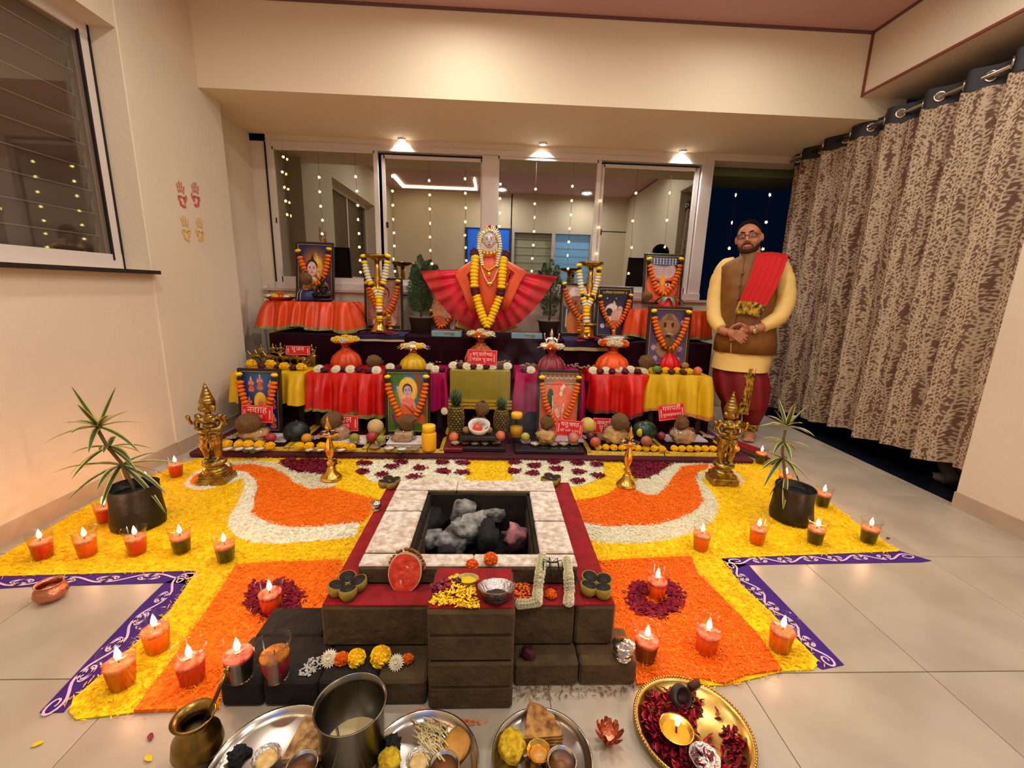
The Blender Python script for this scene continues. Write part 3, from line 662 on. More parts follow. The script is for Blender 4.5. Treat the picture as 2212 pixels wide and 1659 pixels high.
# ================================================================ draped tables
ROYAL = mat('maroon_velvet', (36, 3, 15), .95, spec=.15, sheen=.25, var=.3, vs=8)
GOLD = mat('gold_brocade', (206, 168, 32), .45, var=.35, vs=70, bump=.3, bs=120)
def silk(name, c, c2=None): return mat(name, c, .34, var=.14 if not c2 else 0, rgb2=c2, vs=9, sheen=.3, bump=.12, bs=26)
ORG = silk('orange_silk', (220, 72, 22)); REDS = silk('red_silk', (216, 28, 12), (184, 12, 14)); MAG = silk('magenta_silk', (172, 6, 80)); YELS = silk('yellow_silk', (222, 178, 18)); OLV = silk('olive_silk', (150, 132, 40)); HEMG = mat('green_gold_hem', (150, 146, 66), .5, var=.5, vs=60); HEMO = mat('copper_hem', (206, 130, 60), .5, var=.4, vs=60); HEMM = mat('maroon_hem', (120, 50, 50), .6, var=.4, vs=60)
def draped(name, label, x0, x1, yf, yb, zt, zh, cloth, hem, folds=9, amp=.022, flare=.05, seed=0, hemh=.022, cat='draped table', gather=False, sides=True, legs=True, lz=0, sf=1):
    t = thing(name, label, cat, ((x0+x1)/2, yf, 0)); X = (x1-x0)/2; D = yb-yf; rr = random.Random(seed)
    ph = [rr.uniform(0, 6) for _ in range(4)]; n = 132; m = 14
    per = []                                         # walk: back left -> front left -> front right -> back right
    L = D*2+2*X if sides else 2*X
    for i in range(n+1):
        s = L*i/n
        if not sides: per.append((-X+s, 0, 0, -1, s)); continue
        if s < D: per.append((-X, D-s, -1, 0, s))
        elif s < D+2*X: per.append((-X+s-D, 0, 0, -1, s))
        else: per.append((X, s-D-2*X, 1, 0, s))
    # soften the normals round the corners
    def nrm(i):
        a = [per[min(max(i+d, 0), n)] for d in range(-5, 6)]; v = Vector((sum(p[2] for p in a), sum(p[3] for p in a), 0)); return v.normalized()
    H = zt-zh
    def pt(i, k, off=0.0):
        x, y, _, _, s = per[i]; nv = nrm(i); q = k/m
        w = math.sin(2*PI*folds*s/L+ph[0]+.8*math.sin(s*7+ph[1]))+.45*math.sin(2*PI*folds*2.3*s/L+ph[2])
        w = (abs(w)**.8)*(1 if w > 0 else -1)
        d = flare*q**.8+amp*1.35*w*min(1, q*2.2+(.3 if gather else 0))+.004+off
        z = zt-H*q*(1+.07*math.sin(s*9+ph[3])*q+.05*math.sin(s*23+ph[1])*q)
        if k == 0: d = .004
        return (x+nv.x*d*sf, y+nv.y*d, z)
    mb = MB(); vs = [pt(i, k) for k in range(m+1) for i in range(n+1)]
    fs = [(k*(n+1)+i, (k+1)*(n+1)+i, (k+1)*(n+1)+i+1, k*(n+1)+i+1) for k in range(m) for i in range(n)]
    mb.add(vs, fs); mb.box((0, D/2, zt-.009), (2*X, D, .018), bev=.006); mb.build('cloth', cloth, t)
    if hem:
        mb = MB(); e = hemh/H*m; vs = []
        for k, ke in enumerate((m-e, m+.15)):
            for i in range(n+1):
                a = Vector(pt(i, int(ke) if ke < m else m, .002)); 
                if ke < m: b = Vector(pt(i, min(int(ke)+1, m), .002)); a = a.lerp(b, ke-int(ke))
                else: a.z -= .003
                vs.append(tuple(a))
        mb.add(vs, [(i, n+1+i, n+2+i, i+1) for i in range(n)]).build('hem', hem, t)
    if legs:
        for sx in (-1, 1):
            for dy in (.05, D-.05): MB().box((sx*(X-.05), dy, (zt-.02+lz)/2), (.04, .04, zt-.02-lz)).build('leg', mat('dark_leg', (40, 26, 20), .7), t)
    return t
YA, ZA = 2.79, .06             # low platform
# tier A: low platform of mats under maroon cloths with gold bands
xa0, xa1 = F(418, 985, 0).x+.02, F(1602, 992, 0).x
pl = thing('low_platform', 'low wide platform under dark maroon cloth along the flower carpet', 'platform', ((xa0+xa1)/2, YA, 0))
MB().box((0, .43, .02), (xa1-xa0+.06, .90, .04), bev=.012).build('under_cloth', mat('dark_wine_cloth', (74, 8, 30), .8, var=.3, vs=9, sheen=.2), pl)
def mat_cloth(px0, px1, py0, py1, label, right=False, mats=(ROYAL, GOLD)):
    a, b = F(px0, py0, ZA), F(px1, py1, ZA); x0, x1 = a.x, b.x; t = thing('platform_cloth', label, 'cloth', ((x0+x1)/2, YA+.03, .0415), group='maroon cloths on the low platform')
    X = (x1-x0)/2; mb = MB()
    mb.grid(lambda u, v: (X*(2*u-1), .75*v, .018*min(1, v*30)+.002*math.sin(u*9)), 24, 12).build('cloth', mats[0], t)
    g = MB(); bw = .032
    g.grid(lambda u, v: (X*(2*u-1)*1.005, -.012+bw*v, -.012*(1-v)+.021*min(1, v*2)+.003*math.sin(u*13)), 24, 4)
    for s in (-1, 1): g.grid(lambda u, v: (s*(X-bw*u*(1 if s > 0 else 1)), .7*v, .021+.002*math.sin(v*11)), 2, 12)
    g.build('gold_band', mats[1], t)
CL_ = [mat_cloth(425, 592, 982, 990, 'maroon gold-edged cloth under the first offering from the window wall'), mat_cloth(594, 774, 990, 992, 'maroon gold-edged cloth under the second offering from the window wall'),
       mat_cloth(777, 955, 992, 985, 'maroon gold-edged cloth under the yellow jar'), mat_cloth(1273, 1444, 983, 988, 'maroon gold-edged cloth under the two stacked coconuts'), mat_cloth(1447, 1600, 988, 990, 'maroon gold-edged cloth under the offering at the curtain end')]
WINE = mat('wine_silk', (112, 8, 26), .5, var=.25, vs=10, sheen=.2)
def slab(name, px0, px1, py, dep, z, m, label, cat='cloth'):
    a, b = F(px0, py, z), F(px1, py, z); o = MB().box((0, dep/2, z/2+.02), (b.x-a.x, dep, z-.04), bev=.008).build(name, m, None, ((a.x+b.x)/2, min(a.y, b.y), 0)); return tag(o, label, cat)
slab('red_cloth', 957, 1000, 968, .38, .075, WINE, 'crimson folded cloth beside the left pineapple')
slab('dark_board', 998, 1092, 966, .38, .075, mat('dark_board', (30, 14, 20), .7), 'dark board under the row of bowls before the pineapples', 'board')
slab('dark_board', 1112, 1262, 972, .40, .07, mat('dark_board', (30, 14, 20), .7), 'dark board under the bowls before the orange shrine picture', 'board')

# tier B: stools with coloured cloths in a row
YBT = 3.27
def tb(px0, px1, py0, py1, pyh, cloth, hem, name, label, **k):
    a, b = P(px0, py0, YBT), P(px1, py1, YBT); h = P((px0+px1)/2, pyh, YBT-.04)
    return draped(name, label, a.x, b.x, YBT, YBT+.40, (a.z+b.z)/2, h.z, cloth, hem, lz=.043, sf=.5, **k), (a.z+b.z)/2
N_ = 'draped_stool'
_, ZB1 = tb(498, 655, 806, 806, 872, YELS, None, N_, 'stool under a yellow cloth nearest the window wall, holding brass figures', seed=1, folds=8, flare=.06)
_, ZB2 = tb(662, 826, 808, 806, 893, REDS, HEMG, N_, 'stool under a bright red cloth left of the flute player picture', seed=2, folds=9, flare=.075, amp=.026)
_, ZB3 = tb(838, 962, 806, 806, 890, MAG, None, N_, 'stool under a magenta cloth behind the flute player picture', seed=3, folds=7, flare=.03)
_, ZB4 = tb(972, 1103, 800, 803, 880, OLV, None, N_, 'stool under a flat olive cloth with yellow striped border in the centre', seed=4, folds=2, amp=.003, flare=.012)
_, ZB5 = tb(1114, 1262, 806, 810, 900, MAG, None, N_, 'stool under a magenta cloth behind the orange shrine picture', seed=5, folds=8, flare=.03)
_, ZB6 = tb(1278, 1402, 810, 812, 893, REDS, HEMM, N_, 'stool under a bright red cloth beside the yellow one', seed=6, folds=6, flare=.05, amp=.03)
_, ZB7 = tb(1404, 1538, 812, 814, 896, YELS, HEMO, N_, 'stool under a yellow cloth nearest the standing man', seed=7, folds=7, flare=.055)
ZB = [ZB1, ZB2, ZB3, ZB4, ZB5, ZB6, ZB7]
# striped border of the olive cloth
mb = MB(); a, b = P(968, 862, YBT-.02), P(1106, 866, YBT-.02)
for i in range(3): mb.box(((a.x+b.x)/2, YBT-.02, a.z-.012-.027*i), (b.x-a.x, .006, .019))
for o in bpy.data.objects:
    if o.get('label', '').startswith('stool under a flat olive'):
        s = mb.build('striped_border', mat('yellow_border', (206, 164, 24), .5, var=.2, vs=60), o); s.location = -o.location
# dark cloth falling behind the low tier
tag(MB().grid(lambda u, v: (-1.86+3.62*u, YBT+.05+.01*math.sin(u*60), .045+.42*v), 90, 4).build('backing_cloth', ROYAL), 'dark maroon cloth hanging behind the low tier under the stools', 'cloth')

# tier C: long table under dark maroon cloth
ZC_ = .735
draped('long_draped_table', 'long table under dark maroon cloth carrying lamps, pots and the goddess', P(580, 722, 3.72).x, P(1540, 742, 3.72).x, 3.72, 4.32, ZC_, .12, ROYAL, None, folds=12, amp=.012, flare=.02, seed=8)
# tier D: small side tables with orange cloths
ZD = 1.0
draped('draped_side_table', 'side table under a gathered orange cloth by the window wall', P(575, 650, 3.93).x, P(750, 652, 3.93).x, 3.93, 4.30, ZD, .765, ORG, HEMG, folds=11, amp=.022, flare=.10, seed=9, gather=True, lz=.738)
draped('draped_side_table', 'side table under an orange cloth beside the standing man', P(1372, 664, 3.93).x, P(1532, 672, 3.93).x, 3.93, 4.30, ZD+.012, .745, ORG, HEMG, folds=10, amp=.02, flare=.04, seed=10, lz=.738)
# small dark cloths with gold edging under the tall lamps
NAVY = mat('navy_velvet', (32, 16, 62), .8, sheen=.2, var=.3, vs=9); EDGE = mat('pale_gold_edge', (190, 170, 104), .5)
def lampcloth(px0, px1, py0, py1, drop, label):
    a, b = F(px0, py0, ZC_+.006), F(px1, py1, ZC_+.006); X = (b.x-a.x)/2; t = thing('lamp_cloth', label, 'cloth', ((a.x+b.x)/2, 3.715, ZC_+.006))
    def f(u, v):
        x = X*(2*u-1); 
        if v > .35: return (x*(1-.15*(v-.35)), .36*(v-.35)/.65, .003+.004*math.sin(u*11+v*7))
        q = 1-v/.35; return (x, -.022-.012*math.sin(u*12), -drop*q+.002)
    MB().grid(f, 24, 20).build('cloth', NAVY, t)
    MB().grid(lambda u, v: (lambda p: (p[0], p[1]-.004, p[2]))(f(u, v*.12)), 24, 2).build('edging', EDGE, t)
lampcloth(780, 870, 722, 728, .05, 'dark blue gold-edged cloth hanging from the maroon table under the left tall lamp')
lampcloth(1212, 1310, 730, 734, .09, 'dark blue gold-edged cloth hanging from the maroon table under the right tall lamp')
# ================================================================ flowers, garlands, pictures and other repeated kinds
MARI_Y = mat('marigold_yellow', (255, 222, 20), .8, isl=.25, rgb2=(250, 196, 0)); MARI_O = mat('marigold_orange', (250, 134, 14), .8, isl=.3, rgb2=(222, 90, 0))
MUM = mat('white_chrysanthemum', (236, 226, 200), .7, isl=.2, rgb2=(206, 196, 150)); ROSE = mat('maroon_rose', (88, 8, 30), .7, isl=.4, rgb2=(48, 2, 16)); JAS = mat('jasmine', (244, 238, 212), .7, isl=.25, rgb2=(214, 204, 160))
LEAF = mat('leaf_green', (52, 92, 34), .5, isl=.35, rgb2=(30, 62, 20)); DLEAF = mat('dark_tie', (30, 34, 18), .7)
def petal_ball(n, layers, ln, wd, seed, squash=1.0):
    mb = MB(); rr = random.Random(seed); mb.blob((0, 0, 0), (.72, .72, .72*squash), 10, 7)
    for i in range(n):
        z = 1-2*(i+.5)/n; a = i*2.39996; r = math.sqrt(max(0, 1-z*z)); d = Vector((r*math.cos(a), r*math.sin(a), z))
        t = d.orthogonal().normalized(); t.rotate(Matrix.Rotation(rr.uniform(0, 6), 3, d)); b = d.cross(t)
        o = d*.62; e = d*rr.uniform(.92, 1.04)+t*rr.uniform(-.1, .1)
        vs = [o+t*wd*.5, o-t*wd*.5, e-t*wd+b*.04, e+t*wd+b*.04]; vs = [(v.x, v.y, v.z*squash) for v in vs]
        mb.add(vs, [(0, 1, 2, 3)], 0, False)
    return mb
MARI = petal_ball(170, 1, .3, .16, 1, .8)
BEAD = MB().blob((0, 0, 0), (1, 1, .56), 16, 9, fn=lambda v: 1+.10*math.sin(8*math.atan2(v[1], v[0])+5*v[2])+.05*math.sin(17*math.atan2(v[1], v[0])-9*v[2]))
ROSEB = MB().blob((0, 0, 0), (1, 1, .72), 14, 9, na=.7, nf=2.6, sd=3)
def mum_mesh():
    mb = MB()
    for l, (n, ln, up) in enumerate(((20, 1, .05), (16, .82, .3), (12, .58, .6), (8, .3, .8))):
        for k in range(n):
            a = 2*PI*k/n+l*.3; d = Vector((math.cos(a), math.sin(a), 0)); t = Vector((-d.y, d.x, 0)); w_ = .13
            mb.add([d*.06+t*.04, d*.06-t*.04, d*ln*.7-t*w_+Vector((0, 0, up*.5)), d*ln*.7+t*w_+Vector((0, 0, up*.5)), d*ln+Vector((0, 0, up*.42))], [(0, 1, 2, 3), (3, 2, 4)], 0, False)
    mb.blob((0, 0, .12), (.3, .3, .2), 8, 5)
    return mb
MUMB = mum_mesh()
FM = {'Y': MARI.mesh('marigold', MARI_Y), 'O': MARI.mesh('marigold', MARI_O), 'y': BEAD.mesh('blossom', MARI_Y), 'o': BEAD.mesh('blossom', MARI_O), 'w': BEAD.mesh('blossom', JAS),
      'm': ROSEB.mesh('rose', ROSE), 'W': MUMB.mesh('chrysanthemum', MUM), 'g': BEAD.mesh('leaf_tie', DLEAF), 'j': MARI.mesh('blossom', JAS)}
def resample(pts, n):
    pts = [Vector(p) for p in pts]; L = [0]
    for a, b in zip(pts, pts[1:]): L.append(L[-1]+(b-a).length)
    out = []
    for i in range(n):
        s = L[-1]*(i/(n-1) if n > 1 else 0); j = 0
        while j < len(pts)-2 and L[j+1] < s: j += 1
        d = L[j+1]-L[j]; out.append(pts[j].lerp(pts[j+1], (s-L[j])/d if d else 0))
    return out, L[-1]
def garland(label, paths, group=None, cat='garland', name='garland'):
    """paths: list of (points, count, radius, sequence of kinds)"""
    root = Vector(paths[0][0][0]); t = thing(name, label, cat, root, group=group)
    for pts, n, r, seq in paths:
        q, L = resample(pts, n)
        th = MB().tube([p-root for p in q], .0015, 4); th.build('thread', mat('garland_thread', (180, 170, 120), .8), t)
        for i, p in enumerate(q):
            k = seq(i, n) if callable(seq) else seq[i % len(seq)]
            o = link({'y': 'blossom', 'o': 'blossom', 'w': 'blossom', 'm': 'rose', 'g': 'leaf_tie', 'W': 'chrysanthemum', 'Y': 'blossom', 'O': 'blossom', 'j': 'blossom'}[k], FM[k], t, p-root)
            d = (q[min(i+1, n-1)]-q[max(i-1, 0)]).normalized(); o.rotation_euler = d.to_track_quat('Z', 'X').to_euler()
            s = r*(.72 if k == 'g' else 1)*RND.uniform(.92, 1.08); o.scale = (s, s, s*(1 if k != 'm' else 1.3))
    return t
# ---- flat prints for the pictures: drawn into a fine grid of coloured points
class Canvas:
    def __init__(s, W_=60, H_=84, bg=(0, 0, 0), bg2=None):
        s.W, s.H = W_, H_; s.v, s.u = np.mgrid[0:H_, 0:W_].astype(float); s.u /= W_-1; s.v /= H_-1
        a = np.array(bg, float); b = np.array(bg2 or bg, float); s.c = a*(1-s.v[..., None])+b*s.v[..., None]
    def mix(s, m, col): m = np.clip(m, 0, 1)[..., None]; s.c = s.c*(1-m)+np.array(col, float)*m; return s
    def ell(s, x, y, rx, ry, col, a=0, soft=.08, asp=None):
        k = s.H/s.W; c, sn = math.cos(a), math.sin(a); X = (s.u-x); Y = (s.v-y)*k; ry = ry*k
        d = np.sqrt(((X*c+Y*sn)/rx)**2+((-X*sn+Y*c)/ry)**2); return s.mix((1-d)/soft*min(1, 1)+.5, col)
    def glow(s, x, y, r, col, p=1.5): d = np.sqrt((s.u-x)**2+((s.v-y)*s.H/s.W)**2)/r; return s.mix(np.clip(1-d, 0, 1)**p, col)
    def poly(s, pts, col): return s.mix(inside(s.u.ravel(), s.v.ravel(), pts).reshape(s.H, s.W).astype(float), col)
    def line(s, p, q, w, col):
        p, q = np.array(p), np.array(q); d = q-p; t = np.clip(((s.u-p[0])*d[0]+(s.v-p[1])*d[1])/(d@d), 0, 1)
        e = np.sqrt((s.u-p[0]-t*d[0])**2+((s.v-p[1]-t*d[1])*s.H/s.W)**2); return s.mix((w-e)/.012+.5, col)
    def face(s, x, y, r, skin, hair=None, beard=None):
        if hair: s.ell(x, y-r*.25, r*1.25, r*1.05, hair)
        s.ell(x, y, r, r*.98, skin)
        for k in (-1, 1): s.ell(x+k*r*.42, y-r*.12, r*.2, r*.07, (40, 20, 20)); s.ell(x+k*r*.42, y-r*.3, r*.26, r*.04, (60, 30, 26))
        s.ell(x, y+r*.14, r*.09, r*.16, [v*.85 for v in skin]); s.ell(x, y+r*.45, r*.26, r*.07, (170, 60, 60))
        if beard: s.ell(x, y+r*.72, r*.7, r*.35, beard)
        return s
    def fig(s, x, y, h, skin=(236, 150, 110), robe=(226, 90, 60), crown=(240, 190, 70)):
        s.ell(x, y+h*.05, h*.16, h*.2, robe); s.ell(x-h*.1, y+h*.26, h*.12, h*.07, robe); s.ell(x+h*.1, y+h*.26, h*.12, h*.07, robe)
        for k in (-1, 1): s.line((x, y-h*.04), (x+k*h*.2, y+h*.05), .012, skin); s.line((x+k*h*.2, y+h*.05), (x+k*h*.17, y-h*.08), .010, skin)
        s.poly([(x-h*.08, y-h*.2), (x, y-h*.36), (x+h*.08, y-h*.2)], crown); s.ell(x, y-h*.16, h*.075, h*.07, skin); return s
    def noise(s, amt, seed): s.c = s.c*(1+amt*(np.random.RandomState(seed).rand(s.H, s.W, 1)-.5)); return s
PRINT = mat('print', (255, 255, 255), .28, attr='print', spec=.5)
FRAME = mat('dark_wood_frame', (36, 26, 22), .4); FGOLD = mat('frame_gold_line', (206, 170, 96), .35, metal=.6); FBACK = mat('frame_back', (60, 44, 32), .8)
PICS = {}
def picture(key, pxl, pxr, pyb, pyt, Y, lean, cv, label, bw=.022, frame=FRAME, turn=0):
    a, b = P(pxl, pyb[0], Y), P(pxr, pyb[1], Y); w_ = b.x-a.x; zb = (a.z+b.z)/2; H = .3
    for _ in range(6): H = P((pxl+pxr)/2, pyt, Y+lean*H).z-zb
    roll = math.atan2(b.z-a.z, w_)*.5
    t = thing('framed_picture', label, 'picture', ((a.x+b.x)/2, Y, zb)); t.rotation_euler = (-math.atan(lean), -roll, turn)
    Hs = H*math.sqrt(1+lean*lean)
    fr = MB()
    for x in (-1, 1): fr.box((x*(w_-bw)/2, .009, Hs/2), (bw, .028, Hs), bev=.003)
    for z in (bw/2, Hs-bw/2): fr.box((0, .009, z), (w_-2*bw, .028, bw), bev=.003)
    fr.build('frame', frame, t)
    g = MB(); e = .0035; iw, ih = w_-2*bw, Hs-2*bw
    for x in (-1, 1): g.box((x*(iw/2-e/2), .004, Hs/2), (e, .012, ih))
    for z in (bw+e/2, Hs-bw-e/2): g.box((0, .004, z), (iw, .012, e))
    g.build('gold_line', FGOLD, t)
    MB().box((0, .018, Hs/2), (w_-.01, .006, Hs-.01)).box((0, .05+lean*.1, Hs*.32), (.05, .006, Hs*.6), M=None).build('back_board', FBACK, t)
    mb = MB().grid(lambda u, v: (iw*(u-.5), .008, Hs-bw-ih*v), cv.W-1, cv.H-1); o = mb.build('print', PRINT, t)
    cattr(o.data, nlin(np.clip(cv.c, 0, 255)).reshape(-1, 3)); PICS[key] = (t, w_, Hs)
    return t
def onpic(key, u, v, d=.02):               # point just in front of a picture, u from left, v from top
    t, w_, Hs = PICS[key]; M = Matrix.LocRotScale(t.location, t.rotation_euler, None); return M @ Vector((w_*(u-.5), -d, Hs*(1-v)))
def pic_garland(key, label, uv, n, r=.0145, d=.025, top=True, tail=None):
    pts = [onpic(key, u, v, d) for u, v in uv]
    def seq(i, n_): return 'y' if i in (0, n_-1) else ('g' if i in (1, n_-2) else 'o')
    r *= 1.36; ps = [(pts, n, r, seq)]
    if tail: ps.append(([onpic(key, u, v, d) for u, v in tail[0]], tail[1], r*.85, lambda i, m: 'y' if i in (0, m-1) else 'o'))
    return garland(label, ps, 'marigold garlands on the pictures')
# ---- red cards with white lettering
CARD = mat('red_card', (206, 18, 28), .5, sheen=0); CARDW = mat('white_lettering', (240, 214, 206), .6)
def deva(tokens, size):
    mb = MB(); x = 0; lx = 0
    for tk in tokens:
        if tk == '<r':
            mb.add([(lx+.10*size, .16*size, 0), (lx+.16*size, .2*size, 0), (lx+.02*size+.26*size*.4, -.02*size, 0), (lx, .0, 0)], [(0, 3, 2, 1)], 0, False); continue
        if tk == '^':
            mb.tube([(x-.12*size, .66*size, 0), (x-.02*size, .8*size, 0), (x-.14*size, .86*size, 0)], .03*size, 4); continue
        if tk == ' ': x += .3*size; continue
        nar = tk.endswith('*'); vs, fs = glyphs(tk.rstrip('*'), size); sx = .62 if nar else 1
        if not vs: continue
        mb.add([(x+v[0]*sx, v[1], v[2]) for v in vs], fs, 0, False); lx = x; x += max(v[0] for v in vs)*sx
    return mb, x
def sign(px, py, Y, wpx, hpx, rows, label, roll=0, turn=0, lean=.12):
    c = P(px, py, Y); w_ = wpx*Y/931*1.02; h = hpx*Y/931*1.0; t = thing('sign_card', label, 'sign', c); t.rotation_euler = (-lean, roll, turn)
    MB().box((0, 0, 0), (w_, .004, h)).build('card', CARD, t)
    b = MB(); e = .0022
    for x in (-1, 1):
        b.box((x*(w_/2-.005), -.0028, 0), (e*.6, .001, h-.01)); 
        for k in (.085, .115): b.box((x*w_*(.5-k), -.003, -h*.02), (e, .0012, h*.52))
    for z in (-1, 1): b.box((0, -.0028, z*(h/2-.005)), (w_-.01, .001, e*.6))
    b.build('rule', CARDW, t)
    M = Matrix.Rotation(PI/2, 4, 'X')
    for tok, rel, zc in rows:
        m, x = deva(tok, 1.0); sc = min(w_*.68/x, h*rel*1.25); q = MB(); q.merge(m, Matrix.Translation((-x*sc/2, -.0035, h*zc)) @ M @ Matrix.Scale(sc, 4)); q.build('lettering', CARDW, t)
    return t
# ---- pots dressed in cloth, with a plate of flowers
COPPER = mat('copper', (190, 110, 80), .28, metal=1); BRASS = mat('brass', (226, 180, 84), .24, metal=1); BRASSD = mat('old_brass', (182, 152, 78), .33, metal=1, rgb2=(112, 90, 42), vs=26, vdet=8); SILVER = mat('silver', (206, 200, 192), .2, metal=1)
def kalash(px, py, z, wpx, hpx, cloth, label, plate=True, flowers='Yw', n=9, stripes=None, seed=0):
    p = F(px, py, z); Y = p.y; k = Y/931*1.02; w_, h = wpx*k, hpx*k; t = thing('dressed_pot', label, 'pot', p); R_ = w_/2
    wav = lambda a, zz: .085*math.sin(11*a+seed)*(1 if zz < h*.42 else .3)
    mb = MB().lathe([(R_*.9, 0), (R_*1.0, h*.04), (R_*.98, h*.18), (R_*.84, h*.34), (R_*.5, h*.5), (R_*.3, h*.56), (R_*.34, h*.60)], 44, wav=wav); mb.build('cloth', cloth, t)
    MB().lathe([(R_*.30, h*.54), (R_*.27, h*.62), (R_*.36, h*.70), (R_*.42, h*.72), (R_*.30, h*.70)], 20).build('neck', COPPER, t)
    if stripes:
        for a in np.linspace(-1.2, 1.2, 4): MB().tube([((R_*q+.002)*math.sin(a), -(R_*q+.002)*math.cos(a), zz) for q, zz in ((1.04, h*.05), (1.03, h*.18), (.9, h*.34), (.56, h*.5))], .0022, 5).build('gold_stripe', GOLD, t)
    if plate:
        MB().lathe([(R_*.2, h*.70), (R_*.7, h*.76), (R_*.92, h*.81), (R_*.88, h*.815), (R_*.2, h*.74)], 26).build('plate', COPPER, t)
        rr = random.Random(seed)
        for i in range(n):
            a = 2*PI*i/n; f = flowers[i % len(flowers)].replace('W', 'j'); o = link('blossom', FM[f], t, (R_*.64*math.cos(a), R_*.64*math.sin(a), h*.86)); s = R_*rr.uniform(.28, .38); o.scale = (s, s, s*.8); o.rotation_euler.z = a
        o = link('blossom', FM[flowers[0].replace('W', 'j')], t, (0, 0, h*.89)); o.scale = (R_*.36,)*3
    return t, p, R_, h
def sprigs(t, R_, z0, n, ln, m, seed, name='leaf', up=.6, wd=.16, droop=.5):
    rr = random.Random(seed)
    for i in range(n):
        a = 2*PI*i/n+rr.uniform(-.3, .3); mb = MB(); L = ln*rr.uniform(.7, 1.15); u0 = up*rr.uniform(.6, 1.2)
        def f(u, v):
            s = u*L; zz = z0+s*u0-droop*s*s/L; r = R_+s*.85; wv = (v-.5)*2*wd*L*math.sin(PI*min(1, u*.9+.08)); return (r*math.cos(a)-wv*math.sin(a), r*math.sin(a)+wv*math.cos(a), zz-abs(v-.5)*wd*L*.3)
        mb.grid(f, 6, 2).build(name, m, t)
# ---- candles: clear plastic tumbler, coloured water, oil with petals, wick and flame
def clear_mat(name, tint, refl):
    m = bpy.data.materials.new(name); m.use_nodes = True; nt = m.node_tree; nt.nodes.clear()
    o = nt.nodes.new('ShaderNodeOutputMaterial'); g = nt.nodes.new('ShaderNodeBsdfGlossy'); t = nt.nodes.new('ShaderNodeBsdfTransparent'); x = nt.nodes.new('ShaderNodeMixShader'); fr = nt.nodes.new('ShaderNodeLayerWeight')
    fr.inputs[0].default_value = refl; g.inputs['Roughness'].default_value = .12; t.inputs[0].default_value = (*tint, 1)
    nt.links.new(fr.outputs['Facing'], x.inputs[0]); nt.links.new(t.outputs[0], x.inputs[1]); nt.links.new(g.outputs[0], x.inputs[2]); nt.links.new(x.outputs[0], o.inputs[0]); return m
CLEAR = clear_mat('clear_plastic', (.98, .97, .96), .045)
WATER = {'red': mat('red_water', (214, 0, 8), .45, spec=.2), 'orange': mat('orange_water', (244, 78, 8), .45, spec=.2), 'black': mat('dark_water', (14, 7, 9), .4, spec=.2), 'wine': mat('dark_red_water', (150, 8, 18), .25)}
OILTOP = mat('petal_oil', (240, 130, 106), .35, rgb2=(206, 60, 40), vs=70, bump=.6, bs=160); OILO = mat('petal_oil_unlit', (222, 136, 16), .5, rgb2=(150, 80, 8), vs=60, bump=.8, bs=120)
FLAME = mat('flame', (255, 214, 150), .5, emit=16); WICK = mat('wick', (60, 30, 20), .9)
def candle_kind(col, lit=True):
    t = thing('cup_candle', '', 'candle'); h, r0, r1 = .114, .031, .043; f = .56; rr = lambda q: r0+(r1-r0)*q
    MB().lathe([(0, .001), (r0, .001), (r1, h), (r1+.003, h), (r1+.003, h+.002), (r1-.0015, h+.002), (r0-.0015, .003), (0, .003)], 28).build('tumbler', CLEAR, t)
    MB().lathe([(0, .004), (r0-.002, .004), (rr(f)-.002, h*f), (0, h*f)], 28).build('coloured_water', WATER[col], t)
    mb = MB().lathe([(rr(f)-.002, h*f+.0005), (rr(f+.10)-.002, h*(f+.10)), (rr(f+.10)*.7, h*(f+.11)), (0, h*(f+.09))], 24)
    mb.v = [(x+.002*noise.noise(Vector((x, y, z))*90), y+.002*noise.noise(Vector((x, y, z))*90+Vector((5, 0, 0))), z+.004*noise.noise(Vector((x, y, 0))*80)) if z > h*(f+.08) else (x, y, z) for x, y, z in mb.v]
    mb.build('petal_oil', OILTOP if lit else OILO, t)
    MB().tube([(0, 0, h*.64), (0, 0, h*.76)], .0016, 6).build('wick', WICK, t)
    if lit:
        fz = h*.75; MB().lathe([(0, fz), (.0065, fz+.006), (.0085, fz+.014), (.006, fz+.026), (.0025, fz+.037), (0, fz+.043)], 12).build('flame', FLAME, t)
    return t
CAND = {}
CANDLE_W = .46
def candle(px, py, col, label, z=.009, lit=True, s=1.0, rz=0):
    k = (col, lit); p = F(px, py, z)
    if k not in CAND: CAND[k] = t = candle_kind(col, lit); t.location = p; t['label'] = label
    else: t = dup(CAND[k], p, rz, label)
    t['group'] = 'cup candles on the flower carpet'; t.scale = (s, s, s)
    if lit: lamp('POINT', 'candle_light', (p.x, p.y, p.z+.134*s), CANDLE_W, CANDLE, .014)
    return t
# ---- fruit, nuts, bowls
COCO = mat('coconut_husk', (176, 132, 82), .95, rgb2=(104, 70, 40), vs=22, bump=1, bs=70); COCOL = mat('coconut_husk_pale', (186, 146, 92), .95, var=.4, vs=46, bump=1, bs=70)
COCOM = MB().blob((0, 0, 0), (1.04, .9, .9), 34, 22, na=.2, nf=2.2, fn=lambda v: (1-.20*max(0, v[0])**2)*(1+.05*math.sin(3*math.atan2(v[2], v[1])))*(1+.05*noise.noise(Vector((v[0]*4, v[1]*13, v[2]*13))))).mesh('husk', COCO)
TUFT = MB()
for i in range(26): 
    a = i*2.4; TUFT.tube([(.8, .1*math.cos(a), .1*math.sin(a)), (1.0, .22*math.cos(a), .22*math.sin(a)), (1.12, .34*math.cos(a*1.3), .3*math.sin(a))], .025, 4)
TUFT = TUFT.mesh('fibre_tuft', COCOL)
